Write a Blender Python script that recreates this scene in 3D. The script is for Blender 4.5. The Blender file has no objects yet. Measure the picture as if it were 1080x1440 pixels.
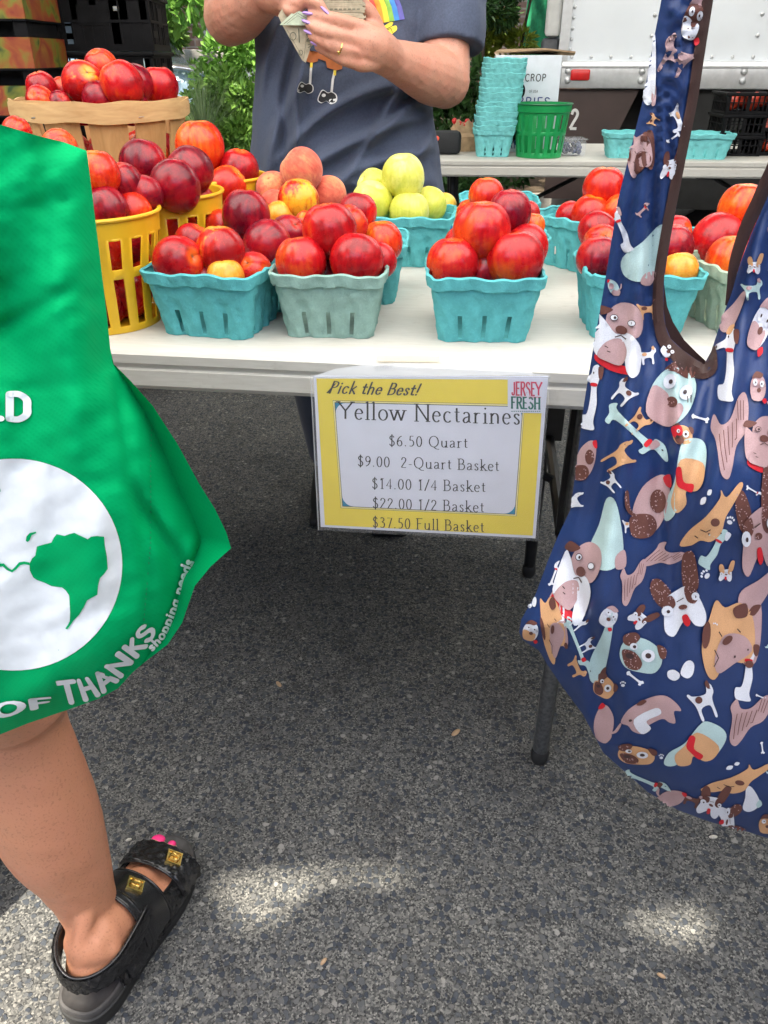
import bpy, bmesh, math, random
import numpy as np
from mathutils import Vector, Matrix
from mathutils.geometry import delaunay_2d_cdt

random.seed(7)
RNG = np.random.default_rng(7)
SC = bpy.context.scene
COL = SC.collection
R = math.radians

# ------------------------------------------------------------------ camera
CAM_H, PITCH, FPX = 1.05, R(30.6), 1082.0
cam = bpy.data.cameras.new('camera')
cam.lens = FPX / 1440 * 36
cam.sensor_width = 36
cam.clip_start = 0.02
cam.clip_end = 400
cam.dof.use_dof = False
cam_o = bpy.data.objects.new('camera', cam)
cam_o.location = (0, 0, CAM_H)
cam_o.rotation_euler = (math.pi / 2 - PITCH, 0, 0)
COL.objects.link(cam_o)
SC.camera = cam_o

# ------------------------------------------------------------------ light
SUN_EL, SUN_AZ = R(58), R(207)          # azimuth the sun stands at, measured from +y clockwise
world = bpy.data.worlds.new("World")
SC.world = world
world.use_nodes = True
wn = world.node_tree
wn.nodes.clear()
sky = wn.nodes.new('ShaderNodeTexSky')
sky.sky_type = 'NISHITA'
sky.sun_disc = False
sky.sun_elevation = SUN_EL
sky.sun_rotation = SUN_AZ
sky.air_density = 1.0
sky.dust_density = 1.6
bg = wn.nodes.new('ShaderNodeBackground')
bg.inputs['Strength'].default_value = 0.11
wo = wn.nodes.new('ShaderNodeOutputWorld')
wn.links.new(sky.outputs[0], bg.inputs[0])
wn.links.new(bg.outputs[0], wo.inputs[0])
sun = bpy.data.lights.new('sun', 'SUN')
sun.energy = 2.95
sun.angle = R(0.9)
sun.color = (1.0, 0.92, 0.76)
sun_o = bpy.data.objects.new('sun', sun)
SUN_DIR = Vector((-math.sin(SUN_AZ) * math.cos(SUN_EL), -math.cos(SUN_AZ) * math.cos(SUN_EL), -math.sin(SUN_EL)))
sun_o.rotation_euler = SUN_DIR.to_track_quat('-Z', 'Y').to_euler()
sun_o.location = (-2, -3, 6)
COL.objects.link(sun_o)
SC.view_settings.view_transform = 'Standard'
SC.view_settings.look = 'None'
SC.view_settings.gamma = 1
SC.view_settings.use_curve_mapping = False
SC.view_settings.exposure = 2.72
SC.cycles.max_bounces = 8
SC.cycles.transparent_max_bounces = 12
SC.cycles.use_denoising = True

# ------------------------------------------------------------------ helpers
CP, SP = math.cos(PITCH), math.sin(PITCH)


def U(px, py, Y=None, Z=None):
    """point of the place seen at a pixel of the photo, at a known distance Y or height Z"""
    a, b = (px - 540) / FPX, (py - 720) / FPX
    r = (a, CP - b * SP, -SP - b * CP)
    t = Y / r[1] if Y is not None else (Z - CAM_H) / r[2]
    return Vector((r[0] * t, r[1] * t, CAM_H + r[2] * t))


def zc(p):
    return p[1] * CP + (CAM_H - p[2]) * SP


def tag(o, label=None, cat=None, group=None, kind=None):
    if label: o['label'] = label
    if cat: o['category'] = cat
    if group: o['group'] = group
    if kind: o['kind'] = kind
    return o


def empty(name, loc=(0, 0, 0), rz=0):
    o = bpy.data.objects.new(name, None)
    o.empty_display_size = 0.05
    o.location = loc
    o.rotation_euler = (0, 0, rz)
    COL.objects.link(o)
    return o


def mk(name, verts, faces, mats, parent=None, smooth=True, mi=None, angle=None):
    me = bpy.data.meshes.new(name)
    me.from_pydata([(float(v[0]), float(v[1]), float(v[2])) for v in verts], [], [tuple(int(q) for q in f) for f in faces])
    if not isinstance(mats, (list, tuple)): mats = [mats]
    for m in mats: me.materials.append(m)
    if mi is not None: me.polygons.foreach_set('material_index', list(mi))
    me.polygons.foreach_set('use_smooth', [bool(smooth)] * len(me.polygons))
    if smooth and angle: me.set_sharp_from_angle(angle=R(angle))
    me.update()
    o = bpy.data.objects.new(name, me)
    COL.objects.link(o)
    if parent: o.parent = parent
    return o


class MB:
    """collects shapes into one mesh"""
    def __init__(s): s.v, s.f, s.m = [], [], []

    def add(s, v, f, m=0):
        n = len(s.v)
        s.v += [tuple(x) for x in v]
        s.f += [tuple(i + n for i in q) for q in f]
        s.m += [m] * len(f)
        return s

    def box(s, c, d, m=0, rz=0, bev=0.0, taper=1.0):
        x, y, z = d[0] / 2, d[1] / 2, d[2] / 2
        if bev <= 0:
            P = [(sx * x * (taper if sz < 0 else 1), sy * y * (taper if sz < 0 else 1), sz * z) for sz in (-1, 1) for sx, sy in ((-1, -1), (1, -1), (1, 1), (-1, 1))]
            F = [(3, 2, 1, 0), (4, 5, 6, 7), (0, 1, 5, 4), (1, 2, 6, 5), (2, 3, 7, 6), (3, 0, 4, 7)]
        else:
            b = min(bev, x * .9, y * .9, z * .9)
            P, F = [], []
            prof = [(-z, b), (-z + b * .3, b * .3), (-z + b, 0), (z - b, 0), (z - b * .3, b * .3), (z, b)]
            for zz, ins in prof:
                for sx, sy in ((-1, -1), (1, -1), (1, 1), (-1, 1)):
                    cx, cy = sx * (x - b), sy * (y - b)
                    rr = b - ins
                    st = {(-1, -1): 180, (1, -1): 270, (1, 1): 0, (-1, 1): 90}[(sx, sy)]
                    for k in range(4):
                        a = R(st + k * 30)
                        P.append((cx + max(rr, 0) * math.cos(a) if rr > 0 else cx, cy + max(rr, 0) * math.sin(a) if rr > 0 else cy, zz))
            n = 16
            for j in range(len(prof) - 1):
                for k in range(n):
                    F.append((j * n + k, j * n + (k + 1) % n, (j + 1) * n + (k + 1) % n, (j + 1) * n + k))
            F.append(tuple(range(n))[::-1])
            F.append(tuple(range((len(prof) - 1) * n, len(prof) * n)))
        ca, sa = math.cos(rz), math.sin(rz)
        return s.add([(c[0] + p[0] * ca - p[1] * sa, c[1] + p[0] * sa + p[1] * ca, c[2] + p[2]) for p in P], F, m)

    def tube(s, pts, rad, n=12, m=0, sub=1, flat=None, caps=True):
        v, f = tube(pts, rad, n, sub, flat, caps)
        return s.add(v, f, m)

    def ball(s, c, r, m=0, nu=16, nv=10, rot=None):
        if not hasattr(r, '__len__'): r = (r, r, r)
        v, f = [], []
        for j in range(nv + 1):
            t = math.pi * j / nv
            for i in range(nu):
                a = 2 * math.pi * i / nu
                p = Vector((r[0] * math.sin(t) * math.cos(a), r[1] * math.sin(t) * math.sin(a), r[2] * math.cos(t)))
                if rot is not None: p = rot @ p
                v.append((c[0] + p.x, c[1] + p.y, c[2] + p.z))
        for j in range(nv):
            for i in range(nu):
                f.append((j * nu + i, (j + 1) * nu + i, (j + 1) * nu + (i + 1) % nu, j * nu + (i + 1) % nu))
        return s.add(v, f, m)

    def build(s, name, mats, parent=None, smooth=True, angle=40):
        return mk(name, s.v, s.f, mats, parent, smooth, s.m, angle)


def catmull(P, sub):
    P = [np.array(p, float) for p in P]
    if sub <= 1 or len(P) < 3: return P
    out = []
    for i in range(len(P) - 1):
        p0 = P[i - 1] if i else 2 * P[0] - P[1]
        p1, p2 = P[i], P[i + 1]
        p3 = P[i + 2] if i + 2 < len(P) else 2 * P[-1] - P[-2]
        for k in range(sub):
            t = k / sub
            out.append(.5 * (2 * p1 + (p2 - p0) * t + (2 * p0 - 5 * p1 + 4 * p2 - p3) * t * t + (3 * p1 - p0 - 3 * p2 + p3) * t ** 3))
    out.append(P[-1])
    return out


def closed_curve(P, sub=5):
    P = [np.array(p, float) for p in P]
    n = len(P)
    out = []
    for i in range(n):
        p0, p1, p2, p3 = P[i - 1], P[i], P[(i + 1) % n], P[(i + 2) % n]
        for k in range(sub):
            t = k / sub
            out.append(.5 * (2 * p1 + (p2 - p0) * t + (2 * p0 - 5 * p1 + 4 * p2 - p3) * t * t + (3 * p1 - p0 - 3 * p2 + p3) * t ** 3))
    return out


def tube(pts, rad, n=12, sub=1, flat=None, caps=True):
    """tapered tube along a path; flat = (axis, factor) squashes the section along a direction"""
    if not hasattr(rad, '__len__'): rad = [rad] * len(pts)
    Q = catmull([list(p) + [r] for p, r in zip(pts, rad)], sub)
    C = [Vector(q[:3]) for q in Q]
    rr = [max(q[3], 1e-5) for q in Q]
    if caps:
        d0 = (C[0] - C[1]).normalized(); d1 = (C[-1] - C[-2]).normalized()
        C = [C[0] + d0 * rr[0] * .92, C[0] + d0 * rr[0] * .6] + C + [C[-1] + d1 * rr[-1] * .6, C[-1] + d1 * rr[-1] * .92]
        rr = [rr[0] * .35, rr[0] * .78] + rr + [rr[-1] * .78, rr[-1] * .35]
    v, f = [], []
    T = [(C[min(i + 1, len(C) - 1)] - C[max(i - 1, 0)]).normalized() for i in range(len(C))]
    up = Vector((0, 0, 1)) if abs(T[0].z) < .9 else Vector((0, 1, 0))
    N = (up - T[0] * up.dot(T[0])).normalized()
    for i, c in enumerate(C):
        N = (N - T[i] * N.dot(T[i])).normalized()
        B = T[i].cross(N)
        for k in range(n):
            a = 2 * math.pi * k / n
            p = N * math.cos(a) * rr[i] + B * math.sin(a) * rr[i]
            if flat is not None:
                ax = Vector(flat[0]).normalized()
                p = p + ax * p.dot(ax) * (flat[1] - 1)
            v.append(c + p)
    for i in range(len(C) - 1):
        for k in range(n):
            f.append((i * n + k, i * n + (k + 1) % n, (i + 1) * n + (k + 1) % n, (i + 1) * n + k))
    f.append(tuple(range(n))[::-1])
    f.append(tuple(range((len(C) - 1) * n, len(C) * n)))
    return v, f


def fuse(mb, voxel, smooth=4):
    """one continuous surface from overlapping pieces; returns verts, faces"""
    me = bpy.data.meshes.new('tmp')
    me.from_pydata([(float(v[0]), float(v[1]), float(v[2])) for v in mb.v], [], mb.f)
    o = bpy.data.objects.new('tmp', me)
    COL.objects.link(o)
    m = o.modifiers.new('r', 'REMESH')
    m.mode = 'VOXEL'
    m.voxel_size = voxel
    dg = bpy.context.evaluated_depsgraph_get()
    ev = o.evaluated_get(dg)
    e = ev.to_mesh()
    nv = len(e.vertices)
    co = np.empty(nv * 3); e.vertices.foreach_get('co', co); co = co.reshape(-1, 3)
    faces = [tuple(p.vertices) for p in e.polygons]
    ed = np.empty(len(e.edges) * 2, int); e.edges.foreach_get('vertices', ed); ed = ed.reshape(-1, 2)
    ev.to_mesh_clear()
    bpy.data.objects.remove(o)
    deg = np.bincount(ed.ravel(), minlength=nv).clip(1)
    for it in range(smooth * 2):
        s = np.zeros_like(co)
        np.add.at(s, ed[:, 0], co[ed[:, 1]]); np.add.at(s, ed[:, 1], co[ed[:, 0]])
        lam = .5 if it % 2 == 0 else -.47
        co = co + lam * (s / deg[:, None] - co)
    return co, faces


def vnoise(p, seed=0):
    """smooth 3D pseudo noise from sines, about -1..1"""
    p = np.asarray(p, float)
    g = np.random.default_rng(seed)
    out = 0
    for k in range(5):
        d = g.normal(size=3); d /= np.linalg.norm(d)
        out = out + np.sin(p @ d * (1 + .5 * k) * 2.1 + g.uniform(0, 6.28)) / (1 + .4 * k)
    return out / 2.6


def sstep(x, a, b):
    t = np.clip((x - a) / (b - a), 0, 1)
    return t * t * (3 - 2 * t)


# ------------------------------------------------------------------ materials
class NT:
    def __init__(s, name):
        s.mat = bpy.data.materials.new(name)
        s.mat.use_nodes = True
        s.t = s.mat.node_tree
        s.t.nodes.clear()
        s.out = s.t.nodes.new('ShaderNodeOutputMaterial')
        s.p = s.t.nodes.new('ShaderNodeBsdfPrincipled')
        s.l(s.p.outputs[0], s.out.inputs[0])

    def n(s, kind, **kw):
        nd = s.t.nodes.new('ShaderNode' + kind)
        for k, v in kw.items():
            if k in nd.inputs:
                i = nd.inputs[k]
                i.default_value = (*v[:3], 1) if i.type == 'RGBA' else v
            else: setattr(nd, k, v)
        return nd

    def l(s, a, b): s.t.links.new(a, b)

    def coord(s, kind='Object', rnd=False, scale=None):
        c = s.n('TexCoord').outputs[kind]
        if rnd:
            oi = s.n('ObjectInfo')
            m = s.n('VectorMath', operation='SCALE')
            m.inputs[0].default_value = (37.1, 91.7, 53.3)
            s.l(oi.outputs['Random'], m.inputs['Scale'])
            a = s.n('VectorMath', operation='ADD')
            s.l(c, a.inputs[0]); s.l(m.outputs[0], a.inputs[1])
            c = a.outputs[0]
        if scale:
            m = s.n('Mapping'); m.inputs['Scale'].default_value = scale
            s.l(c, m.inputs[0]); c = m.outputs[0]
        return c

    def noise(s, c, scale, detail=3, rough=.55, dist=0):
        nd = s.n('TexNoise', Scale=scale, Detail=detail, Roughness=rough, Distortion=dist)
        s.l(c, nd.inputs['Vector'])
        return nd.outputs['Fac']

    def vor(s, c, scale, feature='F1', out='Distance', rnd=1.0):
        nd = s.n('TexVoronoi', feature=feature)
        nd.inputs['Scale'].default_value = scale
        nd.inputs['Randomness'].default_value = rnd
        s.l(c, nd.inputs['Vector'])
        return nd.outputs[out]

    def ramp(s, fac, stops, interp='LINEAR'):
        r = s.n('ValToRGB')
        r.color_ramp.interpolation = interp
        e = r.color_ramp.elements
        while len(e) < len(stops): e.new(.5)
        for k, (p, c) in enumerate(stops):
            e[k].position = p
            e[k].color = (c, c, c, 1) if not hasattr(c, '__len__') else (*c[:3], 1)
        s.l(fac, r.inputs[0])
        return r.outputs[0]

    def mix(s, fac, a, b, mode='MIX'):
        m = s.n('Mix', data_type='RGBA', blend_type=mode)
        for v, i in ((fac, 0), (a, 6), (b, 7)):
            if hasattr(v, 'is_linked') or hasattr(v, 'links'): s.l(v, m.inputs[i])
            elif hasattr(v, '__len__'): m.inputs[i].default_value = (*v[:3], 1)
            else: m.inputs[i].default_value = v if i == 0 else (v, v, v, 1)
        return m.outputs[2]

    def math(s, op, a, b=0.0):
        m = s.n('Math', operation=op)
        for v, i in ((a, 0), (b, 1)):
            if hasattr(v, 'links'): s.l(v, m.inputs[i])
            else: m.inputs[i].default_value = v
        return m.outputs[0]

    def bump(s, h, strength=.3, dist=.002, prev=None):
        b = s.n('Bump', Strength=strength, Distance=dist)
        s.l(h, b.inputs['Height'])
        if prev is not None: s.l(prev, b.inputs['Normal'])
        s.l(b.outputs[0], s.p.inputs['Normal'])
        return b.outputs[0]

    def set(s, **kw):
        for k, v in kw.items():
            k = k.replace('_', ' ')
            i = s.p.inputs[k]
            if hasattr(v, 'links'): s.l(v, i)
            elif i.type == 'RGBA': i.default_value = (*v[:3], 1)
            else: i.default_value = v
        return s.mat


def plain(name, col, rough=.5, metal=0, var=.12, vs=30, bump=0, bs=200, bd=.001, rnd=False, **kw):
    t = NT(name)
    c = t.coord('Object', rnd)
    f = t.noise(c, vs, 4)
    lo = tuple(max(x * (1 - var * 1.6), 0) for x in col)
    hi = tuple(min(x * (1 + var * 1.6), 1) for x in col)
    t.set(Base_Color=t.ramp(f, [(.3, lo), (.7, hi)]), Roughness=rough, Metallic=metal)
    if bump: t.bump(t.noise(c, bs, 3), bump, bd)
    return t.set(**kw)


def fruit_mat(name, dark, mid, light, p0, p1, p2, rough=.24, spec=.42, speck=.22, fuzz=False):
    t = NT(name)
    c = t.coord('Object', True)
    a = t.noise(c, 19, 4, .6, .9)
    g = t.n('SeparateXYZ'); t.l(t.coord('Object'), g.inputs[0])
    # blush: one cheek of the fruit stays paler
    cheek = t.math('MULTIPLY', g.outputs['X'], 5.5)
    a2 = t.math('ADD', a, cheek)
    st = t.noise(t.coord('Object', True, (3, 3, .35)), 60, 3)
    a3 = t.math('ADD', a2, t.math('MULTIPLY', t.math('SUBTRACT', st, .5), .55))
    col = t.ramp(a3, [(p0, dark), (p1, mid), (p2, light)])
    fine = t.noise(c, 260, 4, .7)
    col = t.mix(t.math('MULTIPLY', t.ramp(fine, [(.5, 0), (.75, 1)]), .35), col, tuple(x * .55 for x in dark))
    # stem cavity: paler ring, brown scar
    cx_ = t.n('CombineXYZ'); t.l(g.outputs['X'], cx_.inputs[0]); t.l(g.outputs['Y'], cx_.inputs[1])
    ln_ = t.n('VectorMath', operation='LENGTH'); t.l(cx_.outputs[0], ln_.inputs[0])
    up = t.math('GREATER_THAN', g.outputs['Z'], 0.0)
    rr_ = t.math('ADD', ln_.outputs['Value'], t.math('MULTIPLY', t.math('SUBTRACT', t.noise(c, 70, 3), .5), .012))
    col = t.mix(t.math('MULTIPLY', t.ramp(rr_, [(.006, .8), (.016, 0)]), up), col, light)
    col = t.mix(t.math('MULTIPLY', t.ramp(ln_.outputs['Value'], [(.0022, 1), (.0042, 0)]), up), col, (.10, .05, .02))
    d = t.vor(c, 330, 'F1', 'Distance')
    col = t.mix(t.math('MULTIPLY', t.ramp(d, [(.1, 1), (.22, 0)]), speck), col, tuple(min(1, x * 1.5 + .12) for x in mid))
    t.set(Base_Color=col, Roughness=rough, Subsurface_Weight=.06, Subsurface_Radius=(.01, .003, .001), Subsurface_Scale=.5)
    t.p.inputs['Specular IOR Level'].default_value = spec
    if fuzz:
        t.set(Sheen_Weight=.35, Sheen_Roughness=.5, Sheen_Tint=(1, .7, .6))
    else:
        r = t.noise(c, 55, 4)
        t.set(Roughness=t.ramp(r, [(.3, rough * .75), (.7, rough * 1.6)]))
    b = t.bump(t.noise(c, 120, 3), .12, .001)
    t.bump(t.vor(c, 420, 'SMOOTH_F1', 'Distance'), .06, .0006, b)
    return t.mat


MT = {}
MT['D'] = fruit_mat('nectarine_crimson', (.12, .001, .010), (.32, .003, .013), (.56, .035, .012), .24, .50, .95)
MT['R'] = fruit_mat('nectarine_red', (.24, .002, .007), (.52, .006, .009), (.78, .13, .012), .24, .53, .97)
MT['O'] = fruit_mat('nectarine_orange', (.42, .004, .005), (.66, .035, .006), (.82, .24, .015), .24, .54, .95)
MT['M'] = fruit_mat('nectarine_flamed', (.30, .003, .006), (.56, .016, .008), (.84, .38, .02), .36, .55, .74)
MT['Y'] = fruit_mat('nectarine_golden', (.58, .10, .012), (.74, .25, .02), (.80, .40, .05), .22, .45, .72)
MT['P'] = fruit_mat('peach_skin', (.46, .045, .03), (.64, .13, .075), (.78, .33, .13), .25, .52, .85, rough=.75, spec=.2, speck=.1, fuzz=True)
MT['G'] = fruit_mat('apple_green', (.54, .55, .06), (.68, .66, .12), (.78, .74, .26), .25, .5, .8, rough=.33, speck=.12)
MT['T'] = plain('plum_yellow', (.72, .42, .05), .35, rnd=True)


def fruit_mesh(kind, var):
    g = np.random.default_rng(var * 11 + ord(kind))
    nu, nv = 40, 26
    v, f = [], []
    R0 = .036
    squash = g.uniform(.93, 1.02); grv = g.uniform(.05, .10); pt = g.uniform(.0, .04)
    ph = g.uniform(0, 6.28, 6)
    for j in range(nv + 1):
        th = math.pi * j / nv
        for i in range(nu):
            a = 2 * math.pi * i / nu
            d = (a + math.pi) % (2 * math.pi) - math.pi
            r = 1.0
            if kind == 'G':
                r += .035 * math.cos(5 * a + ph[0]) * (.35 + .65 * (math.cos(th) < 0)) * math.sin(th) - .04 * math.cos(th) * -1 * math.sin(th)
                r *= 1 - .30 * math.exp(-(th / .30) ** 2) - .20 * math.exp(-((math.pi - th) / .26) ** 2)
                r *= 1 - .05 * (1 - math.cos(th)) * .5
            else:
                r -= grv * math.exp(-(d / .15) ** 2) * max(math.sin(th), 0) ** .6
                r += .025 * math.exp(-((abs(d) - .5) / .35) ** 2) * math.sin(th)
                r *= 1 - .14 * math.exp(-(th / .30) ** 2)
                r += pt * math.exp(-((math.pi - th) / .45) ** 2)
            r += .012 * math.sin(2 * a + ph[1]) * math.sin(th) + .012 * math.sin(3 * th + ph[2]) + .008 * math.sin(3 * a + 2 * th + ph[3])
            v.append((R0 * r * math.sin(th) * math.cos(a), R0 * r * math.sin(th) * math.sin(a), R0 * r * math.cos(th) * squash))
    for j in range(nv):
        for i in range(nu):
            f.append((j * nu + i, (j + 1) * nu + i, (j + 1) * nu + (i + 1) % nu, j * nu + (i + 1) % nu))
    me = bpy.data.meshes.new({'P': 'peach', 'G': 'apple', 'T': 'plum'}.get(kind, 'nectarine'))
    me.from_pydata([tuple(float(q) for q in w) for w in v], [], f)
    me.materials.append(MT[kind])
    me.polygons.foreach_set('use_smooth', [True] * len(me.polygons))
    return me


FM = {k: [fruit_mesh(k, q) for q in range(3)] for k in 'DROMYPGT'}


def dirt_noise(t, c):
    return t.noise(c, 6, 4)


def mat_asphalt():
    t = NT('asphalt')
    c = t.coord('Object')
    nz = t.n('TexNoise', Scale=85, Detail=3, Roughness=.6); t.l(c, nz.inputs['Vector'])
    ns = t.n('VectorMath', operation='SCALE'); ns.inputs['Scale'].default_value = .013
    t.l(nz.outputs['Color'], ns.inputs[0])
    w = t.n('VectorMath', operation='ADD'); t.l(c, w.inputs[0]); t.l(ns.outputs[0], w.inputs[1])
    cw = w.outputs[0]
    nd = t.n('TexVoronoi', feature='F1'); nd.inputs['Scale'].default_value = 105; t.l(cw, nd.inputs['Vector'])
    sx = t.n('SeparateXYZ'); t.l(nd.outputs['Color'], sx.inputs[0])
    gr = t.noise(c, 1500, 3, .75)
    stone = t.ramp(sx.outputs[0], [(0, (.026, .030, .038)), (.35, (.038, .044, .054)), (.60, (.060, .063, .067)), (.82, (.088, .087, .084)), (.94, (.125, .120, .110)), (.985, (.22, .21, .19))])
    stone = t.mix(1.0, stone, t.ramp(gr, [(.3, .55), (.7, 1.5)]), 'MULTIPLY')
    # broken gritty mortar between the stones
    nd2 = t.n('TexVoronoi', feature='F1'); nd2.inputs['Scale'].default_value = 420; t.l(c, nd2.inputs['Vector'])
    s2 = t.n('SeparateXYZ'); t.l(nd2.outputs['Color'], s2.inputs[0])
    fines = t.ramp(s2.outputs[0], [(0, (.018, .018, .018)), (.35, (.056, .056, .054)), (.7, (.108, .105, .097)), (.9, (.15, .145, .132)), (1, (.21, .20, .18))])
    fines = t.mix(1.0, fines, t.ramp(gr, [(.25, .62), (.75, 1.4)]), 'MULTIPLY')
    rad = t.math('ADD', nd.outputs['Distance'], t.math('MULTIPLY', t.math('SUBTRACT', t.noise(c, 420, 3, .7), .5), .35))
    e = t.ramp(rad, [(.40, 1), (.52, 0)])
    has = t.ramp(sx.outputs[1], [(.26, 0), (.30, 1)])
    em = t.math('MULTIPLY', e, has)
    col = t.mix(em, fines, stone)
    big = t.noise(c, 2.2, 4)
    col = t.mix(1.0, col, t.ramp(big, [(.3, (.84, .84, .86)), (.7, (1.14, 1.12, 1.08))]), 'MULTIPLY')
    stain = t.noise(c, 7, 5, .65, .8)
    col = t.mix(1.0, col, t.ramp(stain, [(.36, (.80, .81, .84)), (.46, (.98, 1.0, 1.03)), (.62, (.98, 1.0, 1.03)), (.72, (1.14, 1.13, 1.10))]), 'MULTIPLY')
    t.set(Base_Color=col, Roughness=.85)
    t.p.inputs['Specular IOR Level'].default_value = .3
    h = t.math('ADD', em, t.math('MULTIPLY', gr, .35))
    t.bump(h, .8, .0028)
    return t.mat


def mat_pulp(name, col):
    t = NT(name)
    c = t.coord('Object', True)
    f = t.noise(c, 40, 5, .65)
    base = t.ramp(f, [(.3, tuple(x * .82 for x in col)), (.7, tuple(min(1, x * 1.12) for x in col))])
    fl = t.noise(c, 420, 4, .7)
    base = t.mix(t.math('MULTIPLY', t.ramp(fl, [(.56, 0), (.72, 1)]), .4), base, tuple(min(1, x * 1.35 + .05) for x in col))
    base = t.mix(t.math('MULTIPLY', t.ramp(fl, [(.28, 1), (.42, 0)]), .35), base, tuple(x * .55 for x in col))
    t.set(Base_Color=base, Roughness=.85)
    t.p.inputs['Specular IOR Level'].default_value = .15
    b = t.bump(t.noise(c, 130, 4, .6), .6, .0018)
    t.bump(fl, .95, .0009, b)
    return t.mat


def mat_brick():
    t = NT('brick')
    c = t.coord('Object')
    m = t.n('Mapping'); m.inputs['Rotation'].default_value = (R(90), 0, 0); t.l(c, m.inputs[0])
    b = t.n('TexBrick', Scale=1.0)
    for k, v in (('Brick Width', .22), ('Row Height', .075), ('Mortar Size', .010), ('Bias', -.1)): b.inputs[k].default_value = v
    b.inputs['Color1'].default_value = (.20, .085, .055, 1); b.inputs['Color2'].default_value = (.31, .16, .11, 1); b.inputs['Mortar'].default_value = (.42, .38, .33, 1)
    t.l(m.outputs[0], b.inputs['Vector'])
    t.set(Base_Color=t.mix(t.noise(c, 8, 4), b.outputs[0], (.20, .15, .12)), Roughness=.9)
    t.bump(b.outputs['Fac'], -.4, .006)
    return t.mat


def mat_fabric(name, col, weave=900, rough=.8, sheen=.2, var=.06, bumps=.25, spec=.3, fold=12):
    t = NT(name)
    c = t.coord('Object')
    f = t.noise(c, fold, 3)
    base = t.ramp(f, [(.3, tuple(x * (1 - var) for x in col)), (.7, tuple(min(1, x * (1 + var)) for x in col))])
    h = t.noise(c, weave, 3, .7)
    base = t.mix(.30, base, t.ramp(h, [(.35, tuple(x * .62 for x in col)), (.65, tuple(min(1, x * 1.35) for x in col))]))
    t.set(Base_Color=base, Roughness=rough, Sheen_Weight=sheen)
    t.p.inputs['Specular IOR Level'].default_value = spec
    t.bump(h, bumps, .0006)
    return t.mat


def mat_nonwoven(name, col):
    t = NT(name)
    c = t.coord('Object')
    w1 = t.n('TexWave', wave_type='BANDS', bands_direction='DIAGONAL', Scale=150); t.l(c, w1.inputs[0])
    m = t.n('Mapping'); m.inputs['Scale'].default_value = (-1, 1, 1); t.l(c, m.inputs[0])
    w2 = t.n('TexWave', wave_type='BANDS', bands_direction='DIAGONAL', Scale=150); t.l(m.outputs[0], w2.inputs[0])
    h = t.math('MULTIPLY', w1.outputs['Fac'], w2.outputs['Fac'])
    f = t.noise(c, 9, 3)
    base = t.ramp(f, [(.3, tuple(x * .93 for x in col)), (.7, tuple(x * 1.06 for x in col))])
    base = t.mix(t.math('MULTIPLY', h, .18), base, tuple(x * .72 for x in col))
    t.set(Base_Color=base, Roughness=.7)
    t.p.inputs['Specular IOR Level'].default_value = .05
    t.bump(h, .12, .0006)
    return t.mat


def mat_wood(name, a, b, sc=(1, 1, .12), s=60):
    t = NT(name)
    c = t.coord('Object', False, sc)
    f = t.noise(c, s, 5, .65, .6)
    g = t.noise(t.coord('Object'), 14, 3)
    base = t.ramp(f, [(.3, a), (.7, b)])
    base = t.mix(t.math('MULTIPLY', g, .45), base, tuple(x * .72 for x in a))
    t.set(Base_Color=base, Roughness=.75)
    t.bump(f, .3, .0012)
    return t.mat


def mat_skin(name, col, red=(.55, .22, .15), freckle=.5):
    t = NT(name)
    c = t.coord('Object')
    f = t.noise(c, 18, 4)
    base = t.mix(t.math('MULTIPLY', t.ramp(f, [(.38, 0), (.7, 1)]), .35), col, red)
    d = t.noise(c, 330, 3, .6)
    base = t.mix(t.math('MULTIPLY', t.ramp(d, [(.55, 0), (.68, 1)]), freckle), base, tuple(x * .55 for x in col))
    t.set(Base_Color=base, Roughness=.48, Subsurface_Weight=.12, Subsurface_Radius=(.02, .008, .004), Subsurface_Scale=.4)
    t.p.inputs['Specular IOR Level'].default_value = .4
    b = t.bump(t.noise(c, 700, 3, .6), .22, .0006)
    t.bump(t.noise(c, 120, 3, .6), .12, .0012, b)
    return t.mat


def mat_leaf(name, a, b):
    t = NT(name)
    g = t.n('NewGeometry')
    col = t.ramp(g.outputs['Random Per Island'], [(0, a), (1, b)])
    t.set(Base_Color=col, Roughness=.55)
    tr = t.n('BsdfTranslucent'); t.l(col, tr.inputs[0])
    mx = t.n('MixShader'); mx.inputs[0].default_value = .3
    t.l(t.p.outputs[0], mx.inputs[1]); t.l(tr.outputs[0], mx.inputs[2]); t.l(mx.outputs[0], t.out.inputs[0])
    return t.mat


def mat_canopy(name, col):
    t = NT(name)
    c = t.coord('Object')
    cc = t.ramp(t.noise(c, 3, 3), [(.3, tuple(x * .95 for x in col)), (.7, col)])
    t.set(Base_Color=cc, Roughness=.8)
    tr = t.n('BsdfTranslucent'); t.l(cc, tr.inputs[0])
    mx = t.n('MixShader'); mx.inputs[0].default_value = .88
    t.l(t.p.outputs[0], mx.inputs[1]); t.l(tr.outputs[0], mx.inputs[2]); t.l(mx.outputs[0], t.out.inputs[0])
    return t.mat


def mat_clear(name, tint=(1, 1, 1), amount=.9, rough=.12):
    t = NT(name)
    tr = t.n('BsdfTransparent'); tr.inputs[0].default_value = (*tint, 1)
    t.set(Base_Color=tint, Roughness=rough)
    mx = t.n('MixShader'); mx.inputs[0].default_value = amount
    t.l(t.p.outputs[0], mx.inputs[1]); t.l(tr.outputs[0], mx.inputs[2]); t.l(mx.outputs[0], t.out.inputs[0])
    return t.mat


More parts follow.
